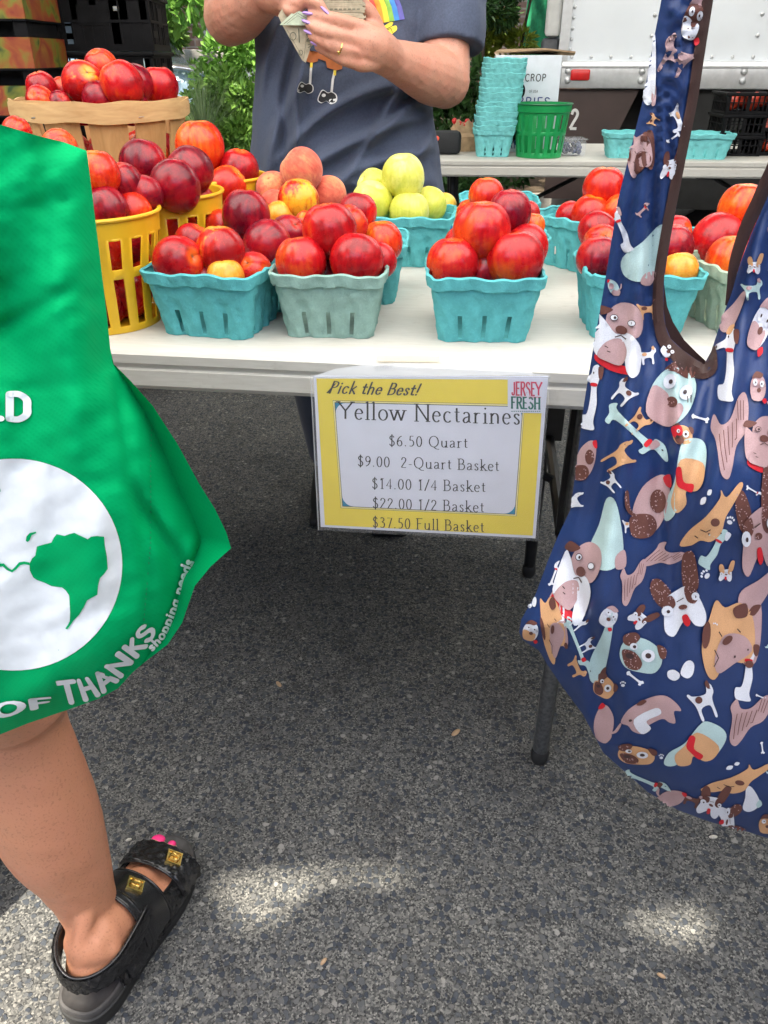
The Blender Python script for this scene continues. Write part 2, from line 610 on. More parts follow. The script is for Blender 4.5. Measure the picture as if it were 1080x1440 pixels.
MT['asphalt'] = mat_asphalt()
MT['teal'] = mat_pulp('pulp_teal', (.11, .44, .46))
MT['grey'] = mat_pulp('pulp_grey_green', (.27, .42, .37))
MT['cyan'] = mat_pulp('pulp_light_teal', (.19, .58, .58))
MT['pale'] = mat_pulp('pulp_pale_green', (.40, .50, .38))
MT['yellow'] = plain('plastic_yellow', (.72, .42, .015), .38, var=.05, vs=20, bump=.08, bs=300)
MT['greenp'] = plain('plastic_green', (.01, .30, .08), .38, var=.06, vs=20)
MT['dgreenp'] = plain('plastic_dark_green', (.008, .14, .05), .38, var=.06, vs=20)
MT['black'] = plain('plastic_black', (.006, .006, .007), .62, var=.3, vs=25, Specular_IOR_Level=.12)
MT['blackm'] = plain('metal_black', (.02, .02, .022), .38, .3, var=.2)
MT['hammer'] = plain('metal_hammered_grey', (.16, .165, .17), .34, .7, var=.2, vs=160, bump=.3, bs=260)
MT['gold'] = plain('metal_gold', (.75, .52, .16), .22, 1.0, var=.1)
MT['wood'] = mat_wood('wood_basket', (.40, .21, .07), (.60, .36, .15))
MT['woodh'] = mat_wood('wood_hoop', (.46, .27, .11), (.66, .44, .21), (.25, .25, 1.6), 60)


def mat_tabletop():
    t = NT('plastic_tabletop')
    c = t.coord('Object', False, (.12, 1, 1))
    g = t.noise(c, 240, 4, .6)
    big = t.noise(t.coord('Object'), 5, 4)
    base = t.ramp(big, [(.3, (.49, .47, .42)), (.7, (.57, .55, .495))])
    base = t.mix(.25, base, t.ramp(g, [(.3, (.36, .34, .30)), (.7, (.62, .60, .56))]))
    sp = t.noise(t.coord('Object'), 35, 4, .7)
    base = t.mix(t.math('MULTIPLY', t.ramp(sp, [(.60, 0), (.74, 1)]), .4), base, (.34, .31, .26))
    scr = t.noise(t.coord('Object', False, (.6, 9, 1)), 14, 5, .75)
    base = t.mix(t.math('MULTIPLY', t.ramp(scr, [(.60, 0), (.66, 1)]), .28), base, (.36, .34, .30))
    t.set(Base_Color=base, Roughness=.5)
    b = t.bump(g, .25, .0008)
    t.bump(t.noise(t.coord('Object'), 600, 2), .12, .0005, b)
    return t.mat


MT['table'] = mat_tabletop()
MT['skin_v'] = mat_skin('skin_freckled', (.52, .26, .18), (.52, .15, .10), .6)
MT['skin_l'] = mat_skin('skin_tanned', (.46, .205, .115), (.50, .20, .13), .55)
MT['tee'] = mat_fabric('cotton_navy_heather', (.070, .085, .130), 260, .9, .08, .12, .3, .15)
MT['greenbag'] = mat_nonwoven('nonwoven_green', (.0, .315, .10))
MT['bagwhite'] = plain('print_white', (.68, .72, .74), .5, var=.04, vs=60, bump=.1, bs=900)
MT['navy'] = mat_fabric('polyester_navy', (.017, .038, .125), 1400, .36, .0, .06, .10, .32)
MT['binding'] = mat_fabric('binding_brown', (.050, .024, .020), 900, .6, .05, .1, .3, .2)
MT['paper'] = plain('paper_white', (.74, .75, .85), .6, var=.02)
MT['payellow'] = plain('paper_yellow', (.88, .69, .07), .6, var=.03, vs=12)
MT['payellow2'] = plain('paper_cream', (.86, .76, .35), .6, var=.03)
MT['ink'] = plain('ink_black', (.035, .033, .035), .6, var=.1)
MT['inkblue'] = plain('ink_teal', (.02, .24, .42), .6, var=.1)
MT['inkred'] = plain('ink_red', (.65, .06, .12), .6, var=.1)
MT['inkgreen'] = plain('ink_green', (.02, .17, .13), .6, var=.1)
MT['clear'] = mat_clear('sleeve_clear', (1, 1, 1), .93, .1)
MT['clear2'] = mat_clear('sleeve_frosted', (.95, .97, 1), .62, .25)
MT['truckw'] = plain('paint_truck_white', (.78, .82, .86), .35, var=.03, vs=3)
MT['alu'] = plain('metal_aluminium', (.60, .61, .62), .38, .5, var=.06)
MT['brownp'] = plain('paint_brown', (.060, .038, .034), .55, var=.15, vs=4)
MT['redlens'] = plain('lens_red', (.60, .012, .012), .3, var=.08)
MT['rubber'] = plain('rubber_black', (.014, .014, .014), .7, var=.2)
MT['steel'] = plain('metal_steel', (.5, .5, .5), .35, .9)
MT['white'] = plain('paint_white', (.72, .72, .70), .5, var=.04)
MT['glass'] = plain('glass_dark', (.05, .065, .075), .08, var=.2, vs=2)
MT['carton'] = plain('card_white', (.66, .70, .76), .6, var=.03)
MT['kraft'] = plain('card_kraft', (.36, .24, .14), .8, var=.12)
MT['soil'] = plain('soil', (.085, .060, .038), .95, var=.35, vs=3, bump=.6, bs=30, bd=.03)
MT['brick'] = mat_brick()
MT['leaf1'] = mat_leaf('leaf_mid_green', (.075, .18, .022), (.20, .36, .06))
MT['leaf2'] = mat_leaf('leaf_dark_green', (.018, .06, .012), (.05, .13, .025))
MT['leaf3'] = mat_leaf('leaf_yellow_green', (.16, .25, .02), (.34, .40, .05))
MT['leaf4'] = mat_leaf('leaf_bright_green', (.08, .22, .02), (.20, .40, .06))
MT['bark'] = plain('bark', (.07, .05, .035), .9, var=.3, bump=.5, bs=40, bd=.01)
MT['canopy'] = mat_canopy('canopy_cloth', (.80, .80, .79))

# ------------------------------------------------------------------ ground
g = MB()
g.add([(-45, -25, 0), (45, -25, 0), (45, 70, 0), (-45, 70, 0)], [(0, 1, 2, 3)])
tag(g.build('road', MT['asphalt'], smooth=False), kind='structure')
kb = MB().box((0, 6.42, .065), (60, .16, .13), bev=.02)
tag(kb.build('kerb', plain('concrete', (.32, .31, .29), .85, var=.15, vs=6, bump=.3, bs=150)), kind='structure')
n = 60
vs, fs = [], []
for j in range(31):
    for i in range(n + 1):
        x, y = -14 + 28 * i / n, 6.5 + 14 * j / 30
        vs.append((x, y, .10 + .04 * float(vnoise([[x * 1.2, y * 1.2, 0]], 3)[0]) + (.02 * j / 30)))
for j in range(30):
    for i in range(n):
        a = j * (n + 1) + i
        fs.append((a, a + 1, a + n + 2, a + n + 1))
tag(mk('ground', vs, fs, MT['soil']), kind='structure')

# ------------------------------------------------------------------ the stall's canopy, and an added cloth shading the foreground
def canopy(name, x0, x1, y0, y1, ze, zp, front_edge, back_edge, label, inset=.04, val=(0, 1)):
    root = empty(name, ((x0 + x1) / 2, (y0 + y1) / 2, 0))
    cx, cy = root.location.x, root.location.y
    N = 60
    v, f = [], []
    rows = [0, .12, .5, .88, 1]
    for j, t in enumerate(rows):
        for i in range(N + 1):
            s = i / N
            x = x0 + (x1 - x0) * s
            yf, yb = front_edge(x), back_edge(x)
            y = yf + (yb - yf) * t
            z = ze + (zp - ze) * (1 - max(abs(2 * t - 1), abs(2 * s - 1)))
            v.append((x - cx, y - cy, z))
    for j in range(len(rows) - 1):
        for i in range(N):
            a = j * (N + 1) + i
            f.append((a, a + 1, a + N + 2, a + N + 1))
    mk('roof_cloth', v, f, MT['canopy'], root)
    for j, (ef) in enumerate((front_edge, back_edge)):
        if j not in val: continue
        v, f = [], []
        b = 0
        for i in range(N + 1):
            x = x0 + (x1 - x0) * i / N
            v += [(x - cx, ef(x) - cy, ze), (x - cx, ef(x) - cy, ze - .22)]
        for i in range(N): f.append((b + 2 * i, b + 2 * i + 2, b + 2 * i + 3, b + 2 * i + 1))
        mk('valance', v, f, MT['canopy'], root)
    for sx in (x0 + .03, x1 - .03):
        for sy in (y0 + .06, y1 - inset):
            mk('pole', *tube([(sx - cx, sy - cy, 0), (sx - cx, sy - cy, ze)], .018, 8), MT['white'], root)
    tag(root, label, 'canopy')


SHX, SHY = -SUN_DIR.x / SUN_DIR.z, -SUN_DIR.y / SUN_DIR.z


def bump01(x, a, b, s): return 1 / (1 + math.exp(-(x - a) / s)) * 1 / (1 + math.exp((x - b) / s))


def edge1(x):       # front edge of the stall's own canopy, shaped to outline the sun patches on the road
    xg = x + 2.18 * SHX
    return .712 - 2.18 * SHY + .010 * math.sin(x * 9 + 1) + .005 * math.sin(x * 23) - .055 * bump01(xg, .25, 3, .03) + .03 * bump01(xg, -3, -.42, .03)


def edge2(x):       # rear edge of the added cloth, shaped to let sun patches through
    xg = x + 2.40 * SHX        # where this edge throws its shade on the road
    g_ = .100 + .098 * bump01(xg, -.245, -.125, .012) + .045 * bump01(xg, -.13, .035, .022) + .068 * bump01(xg, .355, .465, .012)
    return edge1(xg - 2.18 * SHX) + .22 * SHY - .22 * SHY - g_ + .006 * math.sin(x * 31)


canopy('market_canopy', -2.9, 2.9, -.50, 4.1, 2.40, 3.2, edge1, lambda x: 4.1, 'white pitched market canopy roofing the fruit stall above the front table')  # carried far back so the truck's face stays shaded
canopy('added_shade_cloth', -1.055, 2.4, -1.25, -.64, 2.40, 2.46, lambda x: -1.25, edge2, 'unseen white cloth added over the aisle to shade the foreground road', .55, ())  # added cloth: keeps sun off the foreground road except small patches

# ------------------------------------------------------------------ the front table
PSI = R(7.3)
TE = Vector((math.cos(PSI), -math.sin(PSI), 0))      # along the table
TN = Vector((math.sin(PSI), math.cos(PSI), 0))       # away from the viewer
TO = Vector((-.30, .914, 0))                        # a point of the front edge


def TP(u, w, z): return TO + TE * u + TN * w + Vector((0, 0, z))


def folding_table(name, label, cu0, cu1, depth, ztop, P, psi, legs_at, edgeh=.052, mats=None):
    root = empty(name, P((cu0 + cu1) / 2, depth / 2, 0), -psi)
    L = cu1 - cu0
    m = MB()
    z0 = ztop
    # top with a rounded lip, then a set-back skirt
    prof = [(.012, 0), (.004, -.0015), (.0, -.006), (.0, -.017), (.003, -.021), (.0035, -.024), (.0015, -.0265), (.0015, -edgeh + .006), (.006, -edgeh), (.03, -edgeh), (.032, -.03)]
    rr = .035
    loops = []
    for ins, dz in prof:
        loop = []
        for sx, sy, st in ((-1, -1, 180), (1, -1, 270), (1, 1, 0), (-1, 1, 90)):
            cx, cy = sx * (L / 2 - rr), sy * (depth / 2 - rr)
            for k in range(7):
                a = R(st + k * 15)
                loop.append((cx + (rr - ins) * math.cos(a), cy + (rr - ins) * math.sin(a), z0 + dz))
        loops.append(loop)
    nn = len(loops[0])
    v = [p for l in loops for p in l]
    f = [tuple(range(nn))]
    for j in range(len(loops) - 1):
        for k in range(nn):
            f.append((j * nn + k, (j + 1) * nn + k, (j + 1) * nn + (k + 1) % nn, j * nn + (k + 1) % nn))
    f.append(tuple(range((len(loops) - 1) * nn, len(loops) * nn))[::-1])
    m.add(v, f)
    m.build('tabletop', MT['table'], root, angle=35)
    for lx in legs_at:
        for sy in (-1, 1):
            y = sy * (depth / 2 - .088)
            l = MB()
            l.tube([(lx, y * .93, ztop - .04), (lx, y * .97, .42), (lx, y, .30), (lx, y, .024)], [.0125, .0125, .0135, .0135], 14, 0, 4)
            l.build('leg', MT['hammer'] if sy < 0 and lx > 0 else MT['blackm'], root)
            MB().tube([(lx, y, .026), (lx, y, .022), (lx, y, .010), (lx, y, .004)], [.0145, .0155, .0155, .014], 14).build('foot_cap', MT['rubber'], root)
        b = MB()
        b.tube([(lx, -depth * .40, .40), (lx, depth * .40, .40)], .010, 8)
        b.box((lx + .006, -depth * .24, ztop - .19), (.034, .012, .30))
        b.box((lx + .006, depth * .24, ztop - .19), (.034, .012, .30))
        b.build('leg_brace', MT['blackm'], root)
        d = MB()
        d.tube([(lx - math.copysign(.55, lx), 0, ztop - .06), (lx, 0, .40)], .008, 8)
        d.box((lx - math.copysign(.6, lx), 0, ztop - .058), (.05, depth * .8, .02))
        d.build('strut', MT['blackm'], root)
    tag(root, label, 'table')
    return root


DEPTH = .735
ft = folding_table('folding_table', 'off-white plastic folding table carrying the fruit baskets and the price sign', -.95, .98, DEPTH, .74, TP, PSI, (-.70, .547))
# black channel and bolts of the leg bracket beside the sign
m = MB()
m.box((.565, -DEPTH / 2 + .14, .60), (.052, .02, .27))
for k, z in enumerate((.66, .575)):
    m.ball((.572, -DEPTH / 2 + .128, z), (.006, .003, .006))
m.build('leg_bracket', [MT['blackm']], ft)

# ------------------------------------------------------------------ baskets
def pulp_mesh(key, wt=.139, wb=.112, h=.083, slits=3, seed=0):
    g = np.random.default_rng(seed)
    ns = 44                      # columns per side
    hs = [0, .004, .010, .016, .022, .028, .034, .040, .046, .052, .058, h - .016, h - .0155, h - .008, h - .002, h]
    v, f = [], []
    pos = [(k + .5) / slits * .74 + .13 for k in range(slits)]
    tot = 4 * ns

    def pt(side, s, w, rad, extra):
        x = (s - .5) * w
        y = -w / 2 - extra
        e = w / 2 - rad
        if abs(x) > e:           # round the corner
            t = (abs(x) - e) / rad
            a = t * math.pi / 4
            x = math.copysign(e + (rad + extra) * math.sin(a), x)
            y = -e - (rad + extra) * math.cos(a)
        c, sn = [(1, 0), (0, 1), (-1, 0), (0, -1)][side]
        return (x * c - y * sn, x * sn + y * c)
    w_of = lambda z: wb + (wt - wb) * (z / h)
    wig = g.uniform(0, 6.28, 4)
    for j, z in enumerate(hs):
        lip = 0
        if z > h - .0158: lip = .0045 if z < h - .001 else .002
        for q in range(tot):
            side, k = divmod(q, ns)
            s = k / ns
            ex = lip
            if not lip:
                for p in pos:        # flutes either side of the slits
                    d = abs(s - p)
                    arch = sstep(z, .052, .043)
                    ex -= .0032 * math.exp(-(d / .055) ** 4) * float(arch)
            zz = z + (.0013 * math.sin(q * .23 + wig[0]) + .0009 * math.sin(q * .61 + wig[1])) * (z > h * .75)
            ex += .0007 * math.sin(q * .9 + z * 160 + wig[2]) + .0005 * math.sin(q * .37 - z * 300)
            x, y = pt(side, s, w_of(z), .016 + .004 * z / h, ex)
            v.append((x, y, zz))
    for j in range(len(hs) - 1):
        for q in range(tot):
            side, k = divmod(q, ns)
            s = (k + .5) / ns
            hole = .003 < hs[j] and hs[j + 1] < .039 and any(abs(s - p) < .021 for p in pos)
            if hole: continue
            f.append((j * tot + q, j * tot + (q + 1) % tot, (j + 1) * tot + (q + 1) % tot, (j + 1) * tot + q))
    b = len(v)
    v += [(x * .5, y * .5, .001) for x, y, z in v[:tot]] + [(0, 0, .001)]
    for q in range(tot):
        f.append((q, b + q, b + (q + 1) % tot, (q + 1) % tot))
        f.append((b + q, b + tot, b + (q + 1) % tot))
    o = mk('tmp', v, f, MT[key])
    s = o.modifiers.new('s', 'SOLIDIFY'); s.thickness = .0028; s.offset = -1
    me = bpy.data.meshes.new_from_object(o.evaluated_get(bpy.context.evaluated_depsgraph_get()))
    bpy.data.objects.remove(o)
    me.polygons.foreach_set('use_smooth', [True] * len(me.polygons))
    me.set_sharp_from_angle(angle=R(38))
    return me


PULP = {(k, s): pulp_mesh(k, seed=s + 5 * len(k)) for k, s in (('teal', 0), ('teal', 1), ('grey', 0), ('pale', 0), ('cyan', 0), ('cyan', 1))}
GP = 'berry baskets on the front table'


def pulp_basket(px, py, rz, key, label, sc=1.0, zz=.74, group=GP, cen=None, name='pulp_basket', sx=1.0):
    """px, py: the middle of the basket's front bottom edge"""
    p = U(px, py, Z=zz)
    o = bpy.data.objects.new(name, PULP[key])
    COL.objects.link(o)
    a = R(rz)
    hb = .112 / 2 * sc
    o.location = (p.x - math.sin(a) * hb, p.y + math.cos(a) * hb, zz + .0005) if cen is None else (*cen, zz + .0005)
    o.rotation_euler = (0, 0, a)
    o.scale = (sc * sx, sc, sc)
    tag(o, label, 'basket', group)
    return o


pulp_basket(288, 475, -14, ('teal', 0), 'teal pulp basket turned at an angle beside the yellow slatted basket, front row', 1.0, sx=1.06)
pulp_basket(365, 440, -6, ('teal', 1), 'teal pulp basket of dark nectarines standing behind the turned teal basket')
pulp_basket(463, 476, -4, ('grey', 0), 'faded grey-green pulp basket in the front row above the sign')
pulp_basket(500, 428, -4, ('teal', 1), 'teal pulp basket mostly hidden behind the faded grey-green basket')
pulp_basket(575, 376, -7, ('teal', 0), 'teal pulp basket holding the yellow-green apples')
pulp_basket(679, 482, -2, ('teal', 1), 'teal pulp basket standing alone in the front row, right of the sign centre')
pulp_basket(700, 412, -4, ('teal', 0), 'teal pulp basket directly behind the lone front-row teal basket', .98)
pulp_basket(700, 350, -3, ('teal', 1), 'teal pulp basket farthest back in the file behind the lone front-row basket')
pulp_basket(845, 378, 34, ('teal', 0), 'teal pulp basket of orange nectarines showing its long side, left of the bag strap')
pulp_basket(895, 478, -3, ('teal', 0), 'teal pulp basket partly covered by the navy bag strap, front row')
pulp_basket(1010, 425, -3, ('teal', 1), 'teal pulp basket seen in the bag opening behind the pale green basket')
pulp_basket(1075, 472, 8, ('pale', 0), 'pale green pulp basket at the right behind the bag handles')
pulp_basket(400, 385, -5, ('teal', 0), 'teal pulp basket under the fuzzy peaches, hidden behind other baskets')


def slat_basket(name, mat, rt, rb, h, label, loc, nsl=22, group=None, rows=((.10, .50), (.58, .86)), rim=.022, phase=0.0, rimmat=None, bottomband=.08):
    root = empty(name, loc)
    per = 6
    N = nsl * per
    zs = [0, rows[0][0] * h, rows[0][1] * h, rows[1][0] * h, rows[1][1] * h, h - rim, h - rim + .0005, h - .001, h]
    v, f = [], []
    for z in zs:
        for i in range(N):
            a = 2 * math.pi * (i + phase) / N
            r = rb + (rt - rb) * z / h
            if z > h - rim: r += .0035
            v.append((r * math.cos(a), r * math.sin(a), z))
    for j in range(len(zs) - 1):
        for i in range(N):
            hole = j in (1, 3) and i % per in (0, 1, 2)
            if hole: continue
            f.append((j * N + i, j * N + (i + 1) % N, (j + 1) * N + (i + 1) % N, (j + 1) * N + i))
    b = len(v)
    v += [(x * .0, y * .0, .003) for x, y, z in v[:1]]
    for i in range(N): f.append((i, b, (i + 1) % N))
    o = mk('basket_wall', v, f, mat, root, smooth=True)
    s = o.modifiers.new('s', 'SOLIDIFY'); s.thickness = .0026; s.offset = -1
    bv = o.modifiers.new('b', 'BEVEL'); bv.width = .0006; bv.segments = 1; bv.limit_method = 'ANGLE'
    o.data.set_sharp_from_angle(angle=R(40))
    rv = MB()
    rr = rt + .004
    tp = [(rr * math.cos(2 * math.pi * i / 64), rr * math.sin(2 * math.pi * i / 64), h - .001) for i in range(65)]
    v2, f2 = tube(tp, .0026, 8, 1, None, False)
    rv.add(v2, f2)
    rv.build('rim', rimmat or mat, root)
    tag(root, label, 'basket', group)
    return root


GY = 'yellow slatted baskets of nectarines'
YA, YB, YC = Vector((-.378, 1.04, .7405)), Vector((-.325, 1.20, .7405)), Vector((-.283, 1.37, .7405))
slat_basket('slatted_basket', MT['yellow'], .085, .072, .142, 'yellow slatted plastic basket nearest the viewer beside the green bag', YA, 18, GY, ((.06, .49), (.57, .84)), .024, .4)
slat_basket('slatted_basket', MT['yellow'], .085, .072, .142, 'yellow slatted plastic basket just behind the nearest yellow one', YB, 18, GY, ((.06, .49), (.57, .84)), .024, 2.1)
slat_basket('slatted_basket', MT['yellow'], .085, .072, .142, 'yellow slatted plastic basket farthest back, below the bushel basket', YC, 18, GY, ((.06, .49), (.57, .84)), .024, 4.0)

slat_basket('slatted_basket', MT['yellow'], .085, .072, .142, 'yellow slatted plastic basket almost wholly hidden behind the green bag', Vector((-.505, 1.205, .7405)), 18, GY, ((.06, .49), (.57, .84)), .024, 1.0)
# wooden peck basket
WB = Vector((-.489, 1.50, .7405))
wb = empty('wooden_basket', WB)
H_ = .246
m = MB()
g = np.random.default_rng(4)
ns = 12
for k in range(ns):
    a0 = 2 * math.pi * (k + .28) / ns
    a1 = 2 * math.pi * (k + 1.10) / ns
    v, f = [], []
    for j in range(7):
        z = H_ * j / 6 * .985
        r = .105 + .037 * j / 6 + g.uniform(-.0012, .0012)
        for t in range(6):
            a = a0 + (a1 - a0) * t / 5
            for q in (0, 1):
                rq = r + (.002 if q == 0 else -.001)
                v.append((rq * math.cos(a), rq * math.sin(a), z))
    nn = 12
    for j in range(6):
        for t in range(5):
            o_ = j * nn + 2 * t
            f += [(o_, o_ + 2, o_ + nn + 2, o_ + nn), (o_ + 1, o_ + nn + 1, o_ + nn + 3, o_ + 3)]
        f += [(j * nn, j * nn + nn, j * nn + nn + 1, j * nn + 1), (j * nn + 10, j * nn + 11, j * nn + nn + 11, j * nn + nn + 10)]
    m.add(v, f)
m.build('staves', MT['wood'], wb, smooth=False)
m = MB()
N = 96
for (ro, zz0, zz1, th, ph) in ((.1475, H_ - .026, H_ + .001, .0032, 0), (.1440, H_ - .022, H_ + .003, .0022, 2.0)):
    v, f = [], []
    for i in range(N):
        a = 2 * math.pi * i / N
        wob = .0016 * math.sin(3 * a + ph) + .0009 * math.sin(11 * a)
        for (rr, z) in ((ro, zz0), (ro + .001, (zz0 + zz1) / 2), (ro, zz1), (ro - th, zz1), (ro - th, zz0)):
            v.append(((rr + wob) * math.cos(a), (rr + wob) * math.sin(a), z + wob * .8 + .0012 * math.sin(7 * a + ph) + (.0025 * math.sin(2 * a + 1) if z == zz0 else 0)))
    for i in range(N):
        for q in range(5):
            f.append((i * 5 + q, ((i + 1) % N) * 5 + q, ((i + 1) % N) * 5 + (q + 1) % 5, i * 5 + (q + 1) % 5))
    m.add(v, f)
m.build('rim_hoop', MT['woodh'], wb, angle=50)
m = MB()
v = [(.104 * math.cos(2 * math.pi * i / 40), .104 * math.sin(2 * math.pi * i / 40), z) for z in (.004, .010) for i in range(40)]
m.add(v, [tuple(range(40))[::-1], tuple(range(40, 80))] + [(i, (i + 1) % 40, 40 + (i + 1) % 40, 40 + i) for i in range(40)])
m.build('base', MT['wood'], wb)
for a in (R(-118), R(-50)):      # splint ends stapled into the hoop
    m = MB()
    m.tube([(.149 * math.cos(a), .149 * math.sin(a), H_ - .02), (.1495 * math.cos(a + .05), .1495 * math.sin(a + .05), H_ - .019)], .0008, 6)
    m.build('staple', MT['steel'], wb)
tag(wb, 'round wooden splint basket with a thick bent rim, heaped with nectarines', 'basket')

# ------------------------------------------------------------------ fruit
FN = {'P': 'peach', 'G': 'apple', 'T': 'plum'}
FL = {'P': 'peaches in the baskets', 'G': 'yellow-green apples in one basket', 'T': 'yellow plums'}
frng = random.Random(21)


def fruit(px, py, r, Y, kind, label, rot=None, sq=1.0):
    if 'pulp' in label or px > 225 and 'yellow basket' not in label and 'wooden' not in label: Y += .028 if Y < .99 else .02
    elif 'nearest yellow' in label: Y += .012
    p = U(px, py, Y=Y)
    rw = r * zc(p) / FPX
    o = bpy.data.objects.new(FN.get(kind, 'nectarine'), FM[kind][frng.randrange(3)])
    COL.objects.link(o)
    o.location = p
    s = rw / .0355
    o.scale = (s, s, s * sq)
    o.rotation_euler = rot if rot else (frng.uniform(-1.1, 1.1), frng.uniform(-1.1, 1.1), frng.uniform(0, 6.28))
    tag(o, label, FN.get(kind, 'nectarine'), FL.get(kind, 'nectarines on the stall'))
    return o


